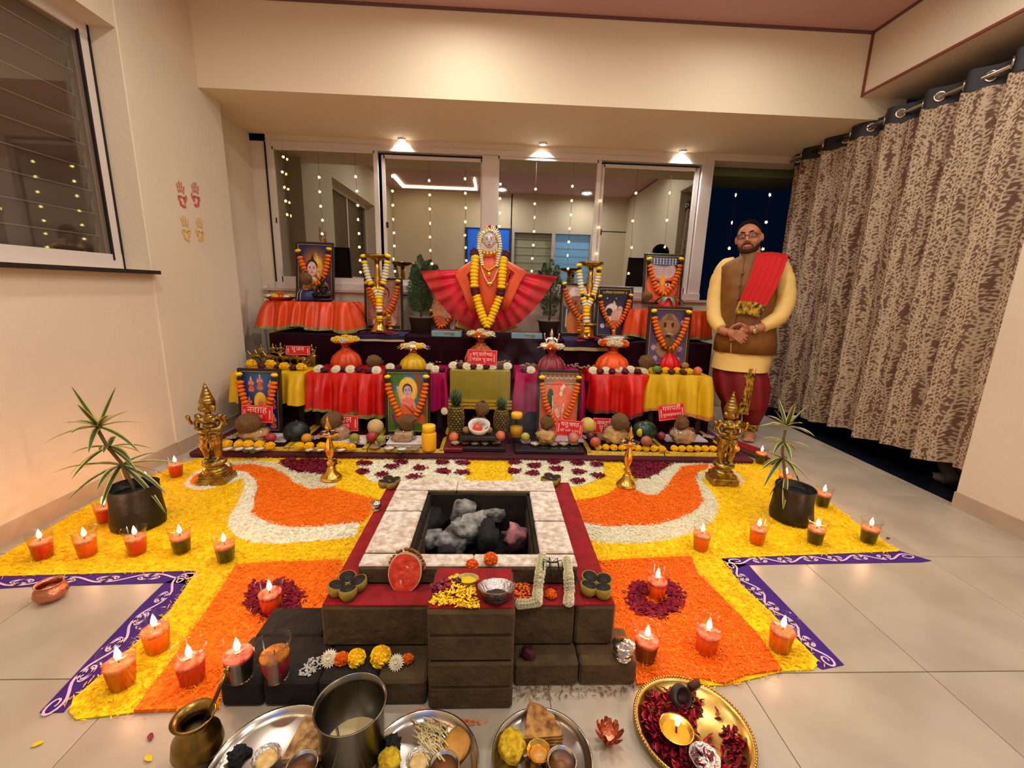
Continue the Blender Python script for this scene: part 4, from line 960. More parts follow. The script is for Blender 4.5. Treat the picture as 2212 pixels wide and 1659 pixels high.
def coconut(px, py, Y, rpx, label, rot=(0, 0, 0), pale=False):
    c = P(px, py, Y); r = rpx*Y/931*1.02; t = thing('coconut', label, 'coconut', c, sc=r); t.rotation_euler = rot
    link('husk', COCOM, t); link('fibre_tuft', TUFT, t); return t
def fruit(name, px, py, Y, rpx, m, label, cat, sq=(1, 1, .94), top=None, group=None, rot=(0, 0, 0), na=.05):
    c = P(px, py, Y); r = rpx*Y/931*1.02; t = thing(name, label, cat, c, group=group); t.rotation_euler = rot
    MB().blob((0, 0, 0), [r*q for q in sq], 22, 14, na=na, nf=1.5, sd=px % 7, fn=lambda v: 1-.10*max(0, v[2]-.8)).build('flesh', m, t)
    if top == 'crown':
        mb = MB()
        for k in range(6): a = k*PI/3; mb.tube([(r*.12*math.cos(a), r*.12*math.sin(a), r*.86*sq[2]), (r*.2*math.cos(a), r*.2*math.sin(a), r*1.12*sq[2])], [r*.07, r*.02], 4)
        mb.build('crown', m, t)
    elif top == 'stem': MB().tube([(0, 0, r*.85*sq[2]), (r*.05, 0, r*1.12*sq[2])], r*.05, 5).build('stem', mat('stem', (90, 70, 30), .8), t)
    return t
FOIL = mat('foil', (206, 202, 198), .22, metal=1, bump=.6, bs=140)
FOODW = mat('grain_white', (226, 214, 186), .9, var=.25, vs=120); FOODB = mat('grain_brown', (170, 126, 84), .9, var=.4, vs=120)
BOWLM = MB().lathe([(.0, 0), (.6, .02), (1, .42), (1.04, .42), (1.02, .40), (.64, .07), (0, .06)], 22, wav=lambda a, z: .02*math.sin(22*a) if z > .3 else 0).mesh('dish', FOIL)
def foodm(seed, m): return MB().blob((0, 0, .22), (.8, .8, .22), 14, 8, na=.5, nf=4, sd=seed).mesh('filling', m)
FOODS = [foodm(1, FOODW), foodm(2, FOODB), foodm(3, FOODW)]
def bowl(px, py, z, rpx, label, k=0, group=None):
    p = F(px, py, z); r = rpx*p.y/931*1.02; t = thing('foil_dish', label, 'dish', p, group=group, sc=r); link('dish', BOWLM, t); link('filling', FOODS[k % 3], t); return t
LACE = MB()
for j in range(3):
    for i in range(18):
        a = 2*PI*(i+.5*j)/18; r = .8+.1*j; LACE.blob((r*math.cos(a), r*math.sin(a), .2+.25*j), .11, 6, 4)
LACE.lathe([(0, 0), (.66, 0), (.78, .12), (.74, .14), (0, .06)], 18); LACE = LACE.mesh('lace_cup', SILVER)
def lace_cup(px, py, z, rpx, label):
    p = F(px, py, z); r = rpx*p.y/931*1.02; t = thing('lace_cup', label, 'cup', p, sc=r); link('lace_cup', LACE, t); return p, r
ORD = ['first', 'second', 'third', 'fourth', 'fifth', 'sixth', 'seventh', 'eighth', 'ninth', 'tenth']
def flower_row(pxs, z, rpx, kinds, label, group, cat='flower'):
    cnt = {}
    for i, (x, y) in sorted(enumerate(pxs), key=lambda q: q[1][0]):
        k = kinds[i % len(kinds)]; p = F(x, y, z); r = rpx*p.y/931*1.02*{'m': .85, 'W': 1.25}.get(k, 1); nm = {'Y': 'marigold', 'O': 'marigold', 'W': 'chrysanthemum', 'm': 'rose'}[k]
        o = link(nm, FM[k], None, p+Vector((0, 0, r*({'W': .55}.get(k, .68))))); o.scale = (r,)*3; o.rotation_euler = (.75 if k == 'W' else RND.uniform(-.3, .3), RND.uniform(-.2, .2), RND.uniform(0, 6) if k != 'W' else 0)
        lb = (label[k] if isinstance(label, dict) else label).replace('#', ORD[cnt.get(k, 0)]); cnt[k] = cnt.get(k, 0)+1; tag(o, lb, cat, group+(' '+nm+'s' if isinstance(label, dict) else ''))
# ================================================================ pictures
def pic_nine():
    c = Canvas(60, 84, (24, 60, 120), (16, 30, 84)).glow(.5, .2, .6, (40, 110, 160)); 
    for x, y, h in ((.26, .2, .32), (.5, .16, .34), (.78, .24, .3), (.2, .52, .28), (.84, .5, .3), (.2, .8, .3), (.84, .82, .34), (.5, .86, .3)):
        c.ell(x, y+h*.36, h*.26, h*.1, (206, 110, 84)).fig(x, y, h, (238, 160, 130), (214, 84, 60))
    c.ell(.5, .52, .17, .17, (244, 196, 40)).fig(.5, .56, .42, (230, 150, 120), (214, 70, 80)); return c.noise(.25, 1)
def pic_flute():
    c = Canvas(60, 84, (40, 110, 160), (80, 130, 70)).poly([(0, .62), (1, .6), (1, 1), (0, 1)], (70, 122, 44)).poly([(.66, 0), (.8, 0), (.98, .5), (.9, .95), (.8, .5)], (130, 80, 50)).ell(.12, .1, .3, .12, (60, 110, 50)).ell(.2, .45, .2, .14, (110, 140, 60))
    c.ell(.5, .3, .24, .22, (240, 190, 70)).poly([(.3, .3), (.5, .08), (.7, .3)], (240, 196, 80)); c.ell(.5, .66, .22, .2, (224, 96, 50)).ell(.34, .78, .16, .07, (226, 110, 50)).ell(.66, .8, .16, .07, (226, 110, 50))
    c.line((.34, .5), (.24, .26), .03, (206, 160, 176)).line((.64, .5), (.7, .64), .03, (206, 160, 176)).ell(.5, .5, .16, .08, (232, 120, 110)).face(.49, .32, .1, (196, 168, 190), (24, 18, 26)).line((.42, .56), (.66, .7), .018, (120, 70, 30))
    c.ell(.12, .76, .07, .05, (150, 90, 60)).line((.1, .72), (.2, .9), .03, (70, 60, 110)).ell(.86, .8, .07, .09, (226, 90, 50)); return c.noise(.25, 2)
def pic_shrine():
    c = Canvas(60, 84, (196, 172, 140), (226, 90, 60)).poly([(0, 0), (1, 0), (1, .16), (0, .16)], (150, 120, 100)); c.ell(.5, .75, .46, .62, (232, 104, 84)).ell(.5, .42, .4, .22, (236, 120, 96))
    for k in range(8): c.ell(.08+.12*k, .06, .05, .045, (206, 180, 160)).ell(.08+.12*k, .045, .04, .035, (120, 90, 84))
    c.line((.02, .19), (.98, .19), .01, (110, 90, 80)).ell(.28, .42, .09, .16, (30, 96, 66)).ell(.3, .52, .07, .08, (24, 80, 56)).line((.34, .38), (.36, .72), .014, (226, 206, 170)).line((.64, .5), (.6, .74), .014, (226, 206, 170)).ell(.6, .3, .12, .1, (206, 120, 100)).ell(.48, .6, .12, .1, (206, 140, 120))
    for x, y in ((.46, .62), (.5, .7), (.58, .26), (.62, .22), (.56, .34)): c.ell(x, y, .045, .04, (230, 206, 180))
    c.ell(.48, .66, .05, .06, (230, 180, 150)); return c.noise(.25, 3)
def pic_couple():
    c = Canvas(60, 84, (30, 34, 90), (60, 40, 70)).glow(.5, .4, .55, (240, 150, 30), .8).glow(.55, .32, .2, (250, 220, 90), 1)
    c.ell(.4, .9, .3, .28, (206, 150, 60)).ell(.7, .92, .24, .24, (210, 130, 50)).line((.52, .16), (.6, .3), .012, (230, 190, 150)).poly([(.34, .34), (.42, .16), (.5, .34)], (50, 30, 30)).face(.4, .46, .14, (226, 190, 190), (40, 24, 24)).poly([(.56, .44), (.66, .28), (.76, .44)], (236, 180, 60)).face(.66, .54, .11, (236, 180, 110), (220, 160, 60))
    c.ell(.48, .72, .1, .1, (240, 200, 60)).ell(.44, .66, .08, .05, (230, 220, 200)); return c.noise(.15, 4)
def pic_brown():
    c = Canvas(60, 84, (170, 130, 110), (120, 84, 80)).ell(.5, .55, .42, .4, (176, 110, 100)).face(.5, .3, .14, (170, 110, 90), (80, 50, 44), (150, 130, 120)).ell(.5, .75, .3, .3, (190, 120, 90)).ell(.3, .86, .14, .1, (214, 180, 150)).ell(.72, .84, .14, .1, (210, 170, 140)).poly([(0, .92), (1, .92), (1, 1), (0, 1)], (40, 30, 30)); return c.noise(.6, 5)
def pic_family():
    c = Canvas(60, 84, (206, 180, 150), (70, 50, 60)).ell(.3, .4, .22, .32, (222, 160, 110)).ell(.52, .36, .16, .3, (226, 190, 160)).face(.3, .16, .1, (232, 170, 120), (240, 200, 90)).face(.54, .2, .09, (230, 180, 140), (60, 40, 30)).ell(.66, .7, .08, .26, (226, 214, 206)).ell(.3, .72, .16, .14, (222, 110, 60)).ell(.84, .7, .1, .3, (90, 60, 70)); return c.noise(.4, 6)
def pic_turban():
    c = Canvas(60, 84, (190, 160, 150), (90, 60, 60)).poly([(0, .4), (.25, .5), (.3, 1), (0, 1)], (60, 66, 74)).ell(.55, .78, .4, .34, (206, 120, 60)).face(.56, .4, .24, (170, 100, 70), None, (120, 90, 80)).ell(.56, .16, .36, .13, (224, 206, 206)).ell(.56, .1, .3, .09, (232, 216, 214)).ell(.56, .25, .3, .04, (150, 110, 110)).line((.16, .5), (.14, .86), .02, (206, 200, 196)).ell(.62, .92, .4, .1, (214, 110, 70)); return c.noise(.3, 7)
def pic_night():
    c = Canvas(60, 84, (18, 16, 30), (44, 40, 86)).glow(.5, .5, .5, (84, 74, 150)).ell(.44, .5, .22, .19, (236, 220, 220)).ell(.36, .5, .11, .09, (30, 26, 44)).ell(.6, .6, .18, .18, (226, 170, 150)).face(.7, .44, .08, (230, 180, 160), (60, 40, 60)).ell(.5, .76, .24, .09, (200, 110, 90)).poly([(.44, .34), (.5, .24), (.56, .34)], (240, 210, 130)).ell(.16, .8, .07, .05, (190, 190, 214)).ell(.28, .2, .012, .012, (240, 240, 240)).ell(.56, .2, .012, .012, (240, 240, 240)).ell(.86, .94, .09, .05, (150, 130, 110)); return c.noise(.3, 8)
def pic_mask():
    c = Canvas(60, 84, (30, 34, 60), (190, 60, 40)).ell(.5, .62, .46, .36, (232, 96, 60)).ell(.5, .3, .38, .2, (206, 180, 176)).ell(.5, .1, .42, .12, (80, 86, 120))
    for i in range(9):
        for j in range(3): c.ell(.14+.09*i, .06+.05*j, .02, .018, (206, 206, 220))
    for j in range(4): c.line((.16+.02*j, .24+.05*j), (.84-.02*j, .24+.05*j), .006, (150, 120, 116))
    for k in (-1, 1): c.ell(.5+k*.2, .56, .12, .035, (70, 20, 20)).ell(.5+k*.17, .62, .085, .035, (240, 220, 200)).ell(.5+k*.16, .62, .03, .028, (40, 20, 20))
    c.ell(.5, .52, .07, .13, (246, 170, 60)).ell(.5, .7, .08, .07, (240, 150, 60)).ell(.5, .82, .12, .03, (150, 30, 30)); return c.noise(.2, 9)
def pic_elephant():
    c = Canvas(60, 84, (60, 50, 84), (96, 80, 110)).glow(.5, .3, .4, (120, 100, 150)).ell(.5, .3, .24, .22, (150, 104, 70)).ell(.3, .32, .1, .12, (140, 96, 66)).ell(.7, .32, .1, .12, (140, 96, 66)).line((.5, .34), (.52, .62), .05, (160, 112, 76)).ell(.5, .7, .3, .2, (160, 116, 76)).poly([(.36, .2), (.5, .06), (.64, .2)], (110, 84, 60))
    for k in (-1, 1): c.ell(.5+k*.1, .28, .035, .05, (30, 24, 26))
    for x, y in ((.14, .24), (.86, .24), (.14, .7), (.84, .72), (.2, .9), (.8, .92)): c.ell(x, y, .06, .05, (170, 140, 180))
    return c.noise(.35, 10)
YP = 3.12
picture('nine', 518, 610, (934, 936), 796, YP, .10, pic_nine(), 'dark-framed blue picture of many small seated figures round a yellow disc')
picture('flute', 833, 930, (938, 938), 798, YP, .10, pic_flute(), 'dark-framed picture of a flute player under a tree')
picture('shrine', 1157, 1250, (942, 944), 799, YP, .10, pic_shrine(), 'dark-framed picture of an orange stone idol inside a carved arch')
picture('couple', 640, 722, (645, 648), 523, 4.12, .12, pic_couple(), 'dark-framed picture of two haloed faces on the left side table')
picture('brown', 789, 871, (716, 717), 600, 4.12, .08, pic_brown(), 'dark-framed brownish picture behind the left tall lamp')
picture('family', 926, 1004, (722, 724), 622, 4.2, .08, pic_family(), 'unframed pale print of standing figures behind the goddess at left', bw=.004)
picture('turban', 1207, 1279, (723, 726), 612, 4.10, .08, pic_turban(), 'dark-framed portrait of a man in a white turban behind the right tall lamp')
picture('night', 1284, 1362, (728, 730), 619, 4.08, .08, pic_night(), 'dark-framed night-blue picture with yellow heading right of the right lamp')
picture('mask', 1387, 1470, (656, 659), 548, 4.12, .12, pic_mask(), 'dark-framed picture of an orange face under a silver crown on the right side table')
picture('elephant', 1392, 1484, (790, 793), 662, 3.62, .06, pic_elephant(), 'dark-framed purple picture of an elephant-headed figure behind the coconut pot')
m, x = deva(['॥', ' ', 'श', '<r', 'ी', 'स', 'त', '*य', 'ना', 'रा', 'य', 'ण', ' ', '॥'], 1.0)
t, w_, Hs = PICS['night']; sc = w_*.66/x; q = MB(); q.merge(m, Matrix.Translation((-x*sc/2, .0065, Hs*.865)) @ Matrix.Rotation(PI/2, 4, 'X') @ Matrix.Scale(sc, 4)); q.build('lettering', mat('yellow_lettering', (236, 206, 30), .5), t)
V_ = lambda a, b, c, d: [(.08, a), (.12+.02, (a+b)/2*.9+.03), (.5, b), (.86, (c+b)/2*.9+.03), (.92, c)]
pic_garland('nine', 'orange marigold garland on the blue picture of many small figures', [(.08, .09), (.11, .3), (.2, .52), (.34, .7), (.5, .8), (.66, .66), (.8, .45), (.88, .25), (.9, .09)], 26, .0185)
pic_garland('flute', 'orange marigold garland on the flute player picture', [(.08, .11), (.1, .3), (.2, .5), (.33, .7), (.5, .84), (.68, .72), (.82, .5), (.9, .3), (.92, .1)], 28, .018)
pic_garland('shrine', 'orange marigold garland on the carved arch picture', [(.09, .11), (.12, .3), (.2, .5), (.33, .68), (.48, .82), (.66, .7), (.8, .5), (.88, .3), (.93, .1)], 31, .0165)
pic_garland('couple', 'orange marigold garland on the picture of two haloed faces', [(.1, .17), (.18, .36), (.3, .56), (.45, .72), (.62, .74), (.78, .55), (.85, .36), (.9, .12)], 23, .019)
pic_garland('brown', 'orange marigold garland on the brownish picture behind the left lamp', [(.1, .1), (.16, .3), (.3, .5), (.45, .62), (.6, .66), (.72, .55), (.82, .38), (.88, .2), (.9, .06)], 24, .0185, tail=([(.64, .7), (.68, .94)], 5))
pic_garland('family', 'orange marigold strand on the pale print behind the goddess', [(.05, .5), (.12, .62), (.3, .85), (.48, .8), (.6, .66), (.72, .55)], 14, .017)
pic_garland('turban', 'orange marigold garland on the portrait with the white turban', [(.08, .02), (.14, .2), (.3, .42), (.5, .6), (.66, .68), (.74, .55), (.88, .2), (.94, .04)], 25, .0175, tail=([(.56, .68), (.58, .9)], 5))
pic_garland('night', 'orange marigold garland on the night-blue picture', [(.08, .2), (.14, .4), (.28, .62), (.5, .82), (.7, .66), (.84, .42), (.92, .16)], 25, .0165, tail=([(.5, .86), (.51, .98)], 4))
pic_garland('mask', 'orange marigold garland on the picture of the orange face', [(.1, .12), (.14, .3), (.22, .5), (.34, .72), (.55, .82), (.76, .62), (.86, .4), (.92, .1)], 24, .0185)
pic_garland('elephant', 'orange marigold garland on the purple elephant-headed picture', [(.1, .08), (.14, .25), (.25, .48), (.42, .66), (.6, .68), (.72, .56), (.82, .38), (.9, .08)], 25, .019)

# ================================================================ low tier offerings
ZT = .0625
sign(556, 894, 2.99, 70, 38, [(['न', 'व', 'ग', '<r', 'ह'], .42, .06), (['पू', 'ज', 'न'], .26, -.26)], 'red card lettered in white leaning on the blue picture of small figures', .0, -.1)
sign(743, 914, 3.0, 62, 36, [(['मं', 'ड', 'ल'], .40, .06), (['पू', 'ज', 'न'], .26, -.26)], 'red lettered card half hidden by the coconut beside the small brass lamp', .0)
sign(1042, 772, 3.36, 63, 33, [(['स', 'र्', 'व', 'तो', 'भ', 'द', '<r'], .42, .10), (['मं', 'ड', 'ल', ' ', 'पू', 'ज', 'न'], .34, -.24)], 'red lettered card standing on the olive stool before the red glass pot', .02)
sign(1230, 925, 2.88, 61, 38, [(['च', 'तु', 'ः', 'ष', 'ष*', 'ठ'], .40, .12), (['यो', 'ि', 'ग', 'नी', ' ', 'पू', 'ज', 'न'], .26, -.22)], 'red lettered card leaning beside the coconut below the carved arch picture', .09)
sign(1309, 920, 3.02, 60, 36, [(['वा', 'स*', 'तु', 'पी', 'ठ'], .40, .08), (['पू', 'ज', 'न'], .34, -.26)], 'red lettered card half hidden by the tilted coconut pair', .02)
sign(1451, 890, 3.0, 60, 36, [(['ग', 'ण', 'प', 'ती'], .42, .12), (['पु', 'ण*', 'या', 'ह', 'वा', 'च', 'न'], .36, -.24)], 'red lettered card tilted below the yellow cloth at the curtain end', -.14)
WCL = mat('white_folded_cloth', (214, 202, 196), .8, bump=.3, bs=30); LIL = mat('lilac_cloth', (196, 180, 190), .8, bump=.3, bs=30)
def folded(px0, px1, py, dep, hh, label, m=WCL, z=ZT):
    a, b = F(px0, py, z), F(px1, py, z); t = thing('folded_cloth', label, 'cloth', ((a.x+b.x)/2, min(a.y, b.y), z)); n = max(2, int(hh/.008))
    for i in range(n): MB().box((.004*(i % 2), dep/2, hh*(i+.5)/n), (b.x-a.x-.008*(i % 2), dep-.006*(i % 2), hh/n*.92), bev=.0035).build('fold', m, t)
    return t
folded(508, 618, 955, .17, .014, 'lilac folded cloth below the wrapped coconut near the window wall', LIL)
folded(712, 792, 960, .17, .016, 'white folded cloth under the coconut beside the small brass lamp')
folded(833, 912, 966, .18, .028, 'thick white folded cloth under the wrapped rice block')
folded(1166, 1262, 955, .12, .012, 'pale folded cloth under the coconut by the carved arch picture', LIL, .075)
folded(1296, 1360, 952, .14, .012, 'brownish folded cloth under the two stacked coconuts', mat('brown_cloth', (150, 110, 90), .8))
folded(1440, 1528, 955, .15, .014, 'white lilac-edged cloth under the coconut nearest the brass statue at right', LIL)
BAG = clear_mat('cellophane', (.94, .91, .87), .16); RICE = mat('packed_rice', (196, 166, 130), .85, var=.35, vs=90, bump=.6, bs=120); CREAM = mat('packed_sweet', (206, 172, 110), .8, var=.2, vs=30, bump=.5, bs=40)
def bundle(px, py, Y, wpx, hpx, label, m=RICE, shape='block', sd=1):
    c = P(px, py, Y); k = Y/931*1.02; w_, h = wpx*k, hpx*k; t = thing('wrapped_bundle', label, 'bundle', c)
    if shape == 'block': MB().blob((0, 0, h/2), (w_/2, w_*.42, h/2), 22, 14, na=.12, nf=2, sd=sd, fn=lambda v: 1/max(abs(v[0]), abs(v[1]), abs(v[2]), .72)*.86).build('contents', m, t)
    else: MB().blob((0, 0, h*.4), (w_/2, w_*.42, h*.5), 24, 14, na=.35, nf=2.4, sd=sd, fn=lambda v: 1+.22*max(0, -v[2])).build('contents', m, t)
    MB().blob((0, 0, h*.5), (w_*.55, w_*.47, h*.58), 18, 12, na=.4, nf=4, sd=sd+4).build('wrapper', BAG, t)
    return t
bundle(553, 950, 2.96, 58, 30, 'crumpled cream bundle under the coconut near the window wall', mat('cream_bundle', (190, 150, 100), .8, bump=.8, bs=26), 'soft', 1)
coconut(540, 916, 2.95, 26, 'brown coconut leaning on the cream bundle near the window wall', (.2, .2, .6))
bundle(732, 948, 2.98, 46, 34, 'cellophane bundle under the coconut beside the small brass lamp', RICE, 'soft', 2)
coconut(718, 909, 2.97, 22, 'coconut beside the small brass lamp at left', (.2, -.3, .3))
bundle(872, 953, 2.93, 46, 26, 'wrapped rice block under the coconut before the flute player picture', RICE, 'block', 3)
coconut(879, 912, 2.95, 20.5, 'pale coconut on the rice block before the flute player picture', (.1, -.2, -.4))
bundle(1036, 925, 3.02, 40, 24, 'silvery wrapped bundle under the middle coconut', mat('silver_grain', (176, 160, 140), .7, var=.3, vs=90), 'soft', 5)
coconut(1041, 882, 3.02, 17, 'upright coconut between the two pineapples', (0, -1.4, .3))
bundle(1180, 949, 2.90, 42, 26, 'cellophane bundle under the coconut by the carved arch picture', CREAM, 'soft', 6)
coconut(1182, 912, 2.92, 17, 'grey-brown coconut before the carved arch picture', (0, -1.35, .2))
bundle(1328, 950, 2.93, 52, 34, 'cream bundle under the tilted coconut beside the red card', CREAM, 'soft', 7)
coconut(1341, 912, 2.90, 21, 'big tilted coconut on the cream bundle behind the right brass lamp', (.3, .7, .2), True)
bundle(1472, 950, 2.95, 54, 30, 'cellophane bundle under the coconut before the yellow cloth', RICE, 'soft', 8)
coconut(1474, 913, 2.95, 16.5, 'coconut on the bundle before the yellow cloth at right', (.1, -1.0, .4))
MELON = mat('dark_melon_rind', (24, 36, 34), .4, var=.4, vs=9); MELO2 = mat('green_melon_rind', (26, 66, 40), .3, rgb2=(10, 30, 24), vs=14)
fruit('watermelon', 641, 934, 3.0, 27, MELON, 'dark watermelon between the blue picture and the small brass lamp', 'melon', (1.0, 1, .92), 'stem')
t = fruit('watermelon', 1393, 930, 3.0, 24, MELO2, 'green watermelon with a yellow patch behind the right brass lamp', 'melon', (1.15, 1, .92), 'stem'); r = 24*3.0/931*1.02
MB().blob((-r*.62, -r*.66, .0), (r*.4, r*.22, r*.42), 14, 9).build('yellow_patch', mat('melon_patch', (214, 196, 24), .35, var=.3, vs=30), t)
MUSK = mat('musk_melon', (206, 176, 116), .7, bump=.6, bs=70, var=.15, vs=40); POM = mat('pomegranate', (176, 50, 54), .45, var=.3, vs=12); LIME = mat('lime_peel', (150, 150, 40), .45, var=.25, vs=20); APPLE = mat('apple', (190, 44, 40), .35, rgb2=(206, 120, 70), vs=9); ONI = mat('onion', (84, 24, 44), .35, var=.3, vs=12); CHK = mat('chikoo', (150, 110, 64), .85, bump=.4)
fruit('musk_melon', 811, 922, 3.0, 17.5, MUSK, 'round pale melon left of the flute player picture', 'melon', (1, 1, 1))
fruit('musk_melon', 1269, 919, 2.98, 18, mat('yellow_melon', (206, 180, 84), .6, bump=.4, bs=70, var=.15, vs=40), 'round yellow melon between two red cards', 'melon', (1, 1, 1))
fruit('pomegranate', 585, 946, 2.92, 11.5, POM, 'pomegranate below the blue picture near the dark watermelon', 'fruit', top='crown')
fruit('pomegranate', 803, 944, 2.92, 12, POM, 'pomegranate in front of the round pale melon', 'fruit', top='crown')
fruit('pomegranate', 1286, 955, 2.86, 12, mat('orange_pomegranate', (196, 92, 60), .4, var=.3, vs=12), 'orange-red pomegranate in front of the yellow melon', 'fruit', top='crown')
fruit('pomegranate', 1396, 953, 2.86, 12.5, mat('pale_pomegranate', (176, 96, 84), .4, var=.3, vs=12), 'pale pomegranate in front of the green watermelon', 'fruit', top='crown')
fruit('pomegranate', 1031, 926, 2.92, 11, mat('bright_pomegranate', (222, 70, 44), .35, var=.2, vs=12), 'bright red pomegranate in the white bowl between the pineapples', 'fruit', (1, 1, 1.05), top='crown')
fruit('onion', 1276, 942, 2.9, 10, ONI, 'dark purple onion below the yellow melon', 'fruit', top='stem')
fruit('onion', 1429, 941, 2.95, 9, mat('red_onion', (124, 40, 54), .35), 'small red onion between the green watermelon and the last bundle', 'fruit', top='stem')
fruit('apple', 1238, 945, 2.83, 12.5, mat('dusky_apple', (150, 70, 70), .3, rgb2=(190, 130, 100), vs=8), 'dusky apple in a silver cup below the tilted red card', 'fruit', top='stem')
fruit('apple', 980, 943, 2.85, 11, APPLE, 'apple in a silver cup left of the row before the pineapples', 'fruit', top='stem')
fruit('apple', 1081, 940, 2.85, 10.5, APPLE, 'apple in a silver cup right of the row before the pineapples', 'fruit', top='stem')
fruit('lime', 823, 949, 2.87, 9.5, LIME, 'greenish lime in the silver cup beside the pomegranate and rice block', 'fruit')
fruit('lime', 766, 946, 2.93, 11, LIME, 'greenish lime in the silver cup behind the small brass lamp', 'fruit')
fruit('lime', 1135, 943, 2.86, 9.5, mat('pale_lime', (176, 176, 70), .45, var=.2), 'pale lime in the silver cup beside the open yellow jar', 'fruit')
fruit('orange', 663, 947, 2.90, 11.5, mat('orange_peel', (206, 140, 20), .6, bump=.3, bs=90), 'dull orange fruit behind the marigold row by the dark watermelon', 'fruit')
for x, lb in ((1007, 'left'), (1056, 'right')): fruit('brown_fruit', x, 929, 2.93, 8.5, CHK, 'small brown round fruit on the %s of the white bowl between the pineapples' % lb, 'fruit')
for x, y, rp, lb in ((980, 952, 10, 'silver lace cup under the apple left of the bowl row'), (1081, 951, 10, 'silver lace cup under the apple right of the bowl row'), (1135, 957, 10.5, 'silver lace cup under the pale lime'), (1238, 957, 11, 'silver lace cup under the dusky apple'), (822, 961, 10.5, 'silver lace cup under the lime by the rice block'), (767, 957, 11, 'silver lace cup under the lime behind the small brass lamp')):
    lace_cup(x, y, ZT+.012, rp, lb)
t = thing('white_bowl', 'white china bowl holding the bright pomegranate', 'bowl', P(1035, 937, 2.95)); MB().lathe([(0, 0), (.04, 0), (.072, .05), (.078, .085), (.074, .085), (.066, .05), (0, .012)], 30).build('bowl', mat('white_china', (226, 218, 210), .25), t)
t.rotation_euler.x = .35
tag(MB().box((0, .07, .016), (.27, .16, .03), bev=.004).build('black_tray', mat('black_tray', (34, 34, 40), .25), None, P(1034, 952, 2.86)), 'black shiny tray under the white bowl', 'tray')
# pineapples
PINE = mat('pineapple_eye', (142, 120, 50), .7, isl=.45, rgb2=(84, 74, 30)); PINL = mat('pineapple_leaf', (84, 104, 66), .6, isl=.4, rgb2=(50, 66, 44))
def pineapple(px, pyb, pyt, Y, wpx, label, leaf_h):
    b = P(px, pyb, Y); H = P(px, pyt, Y).z-b.z; r = wpx*Y/931*.51; t = thing('pineapple', label, 'pineapple', b); mb = MB(); prof = lambda q: r*(.62+.55*math.sin(PI*(.12+.72*q)))*.92
    mb.lathe([(prof(q)*.9, H*q) for q in np.linspace(0, 1, 9)], 16).build('core', mat('pineapple_core', (70, 60, 24), .8), t)
    e = MB(); rows = 11
    for j in range(rows):
        for k in range(13):
            a = 2*PI*(k+.5*(j % 2))/13; q = (j+.5)/rows; R_ = prof(q); e.blob((R_*math.cos(a)*.93, R_*math.sin(a)*.93, H*q), (r*.2, r*.2, H*.042), 6, 4)
    e.build('eyes', PINE, t)
    l = MB(); rr = random.Random(px)
    for j in range(46):
        q = j/46; a = j*2.4; L = leaf_h*(.45+.55*q)*rr.uniform(.8, 1.1); out = r*.95*(1-q)+.1*r
        pts = [(r*.25*math.cos(a), r*.25*math.sin(a), H+leaf_h*.25*q), ((r*.3+out*.6)*math.cos(a), (r*.3+out*.6)*math.sin(a), H+leaf_h*.25*q+L*.45), ((r*.3+out)*math.cos(a+.2), (r*.3+out)*math.sin(a+.2), H+leaf_h*.2*q+L*.75)]
        l.tube(pts, [r*.14, r*.12, r*.01], 4, flat=.3)
    l.build('leaf_crown', PINL, t); return t
pineapple(985, 936, 877, 3.05, 33, 'taller pineapple left of the middle coconut', .155)
pineapple(1082, 934, 884, 3.05, 31, 'shorter pineapple right of the middle coconut', .11)
o = link('chrysanthemum', FM['W'], None, P(960, 888, 2.98)); o.scale = (.03,)*3; o.rotation_euler = (1.4, 0, -.3); tag(o, 'white chrysanthemum stuck to the left side of the taller pineapple', 'flower')
# jars
t = thing('yellow_jar', 'full bright yellow jar with yellow lid before the flute player picture', 'jar', P(927, 971, 2.84)); JY = mat('jar_yellow', (240, 176, 6), .4, sss=.2)
MB().lathe([(0, 0), (.048, .002), (.05, .01), (.051, .115), (.042, .132)], 28).build('jar', JY, t); MB().lathe([(.044, .13), (.045, .172), (.040, .178), (0, .178)], 28, wav=lambda a, z: .012*math.sin(30*a) if z < .175 else 0).build('lid', mat('lid_yellow', (248, 190, 10), .35), t)
t = thing('clear_jar', 'clear jar half full of yellow powder with a yellow lid beside the right pineapple', 'jar', P(1115, 942, 2.98))
MB().lathe([(0, .002), (.044, .002), (.045, .07), (0, .076)], 26).build('powder', JY, t); MB().lathe([(0, 0), (.046, .001), (.047, .12), (.038, .142)], 26).build('jar', clear_mat('jar_plastic', (.88, .86, .76), .12), t); MB().lathe([(.040, .14), (.041, .172), (.036, .178), (0, .178)], 26, wav=lambda a, z: .012*math.sin(30*a) if z < .175 else 0).build('lid', mat('lid_yellow', (248, 190, 10), .35), t)
# rows of foil dishes and marigolds
for i, (x, y) in enumerate(((810, 969), (841, 971), (868, 973), (894, 973))): bowl(x, y, ZT, 12.5, ['foil dish of brown grains, first of the four before the white folded cloth', 'foil dish of white grains second from the lamp side in the row of four', 'foil dish of white grains third in the row of four before the folded cloth', 'foil dish of brown grains beside the full yellow jar'][i], (1, 0, 2, 1)[i])
for i, x in enumerate((984, 1005, 1026, 1048, 1070)): bowl(x, 959, .0785, 11, ORD[i]+' foil dish from the left before the pineapples', i, 'foil dishes before the pineapples')
for i, x in enumerate((1156, 1174, 1195, 1217, 1239)): bowl(x, 961, .0725, 11.5, ORD[i]+' foil dish from the left before the carved arch picture', i, 'foil dishes before the arch picture')
leafm = MB().grid(lambda u, v: ((u-.5)*2*math.sin(PI*min(1, v*1.05)**.7), -v*1.9, -.5*v*v), 4, 6).mesh('betel_leaf', LEAF)
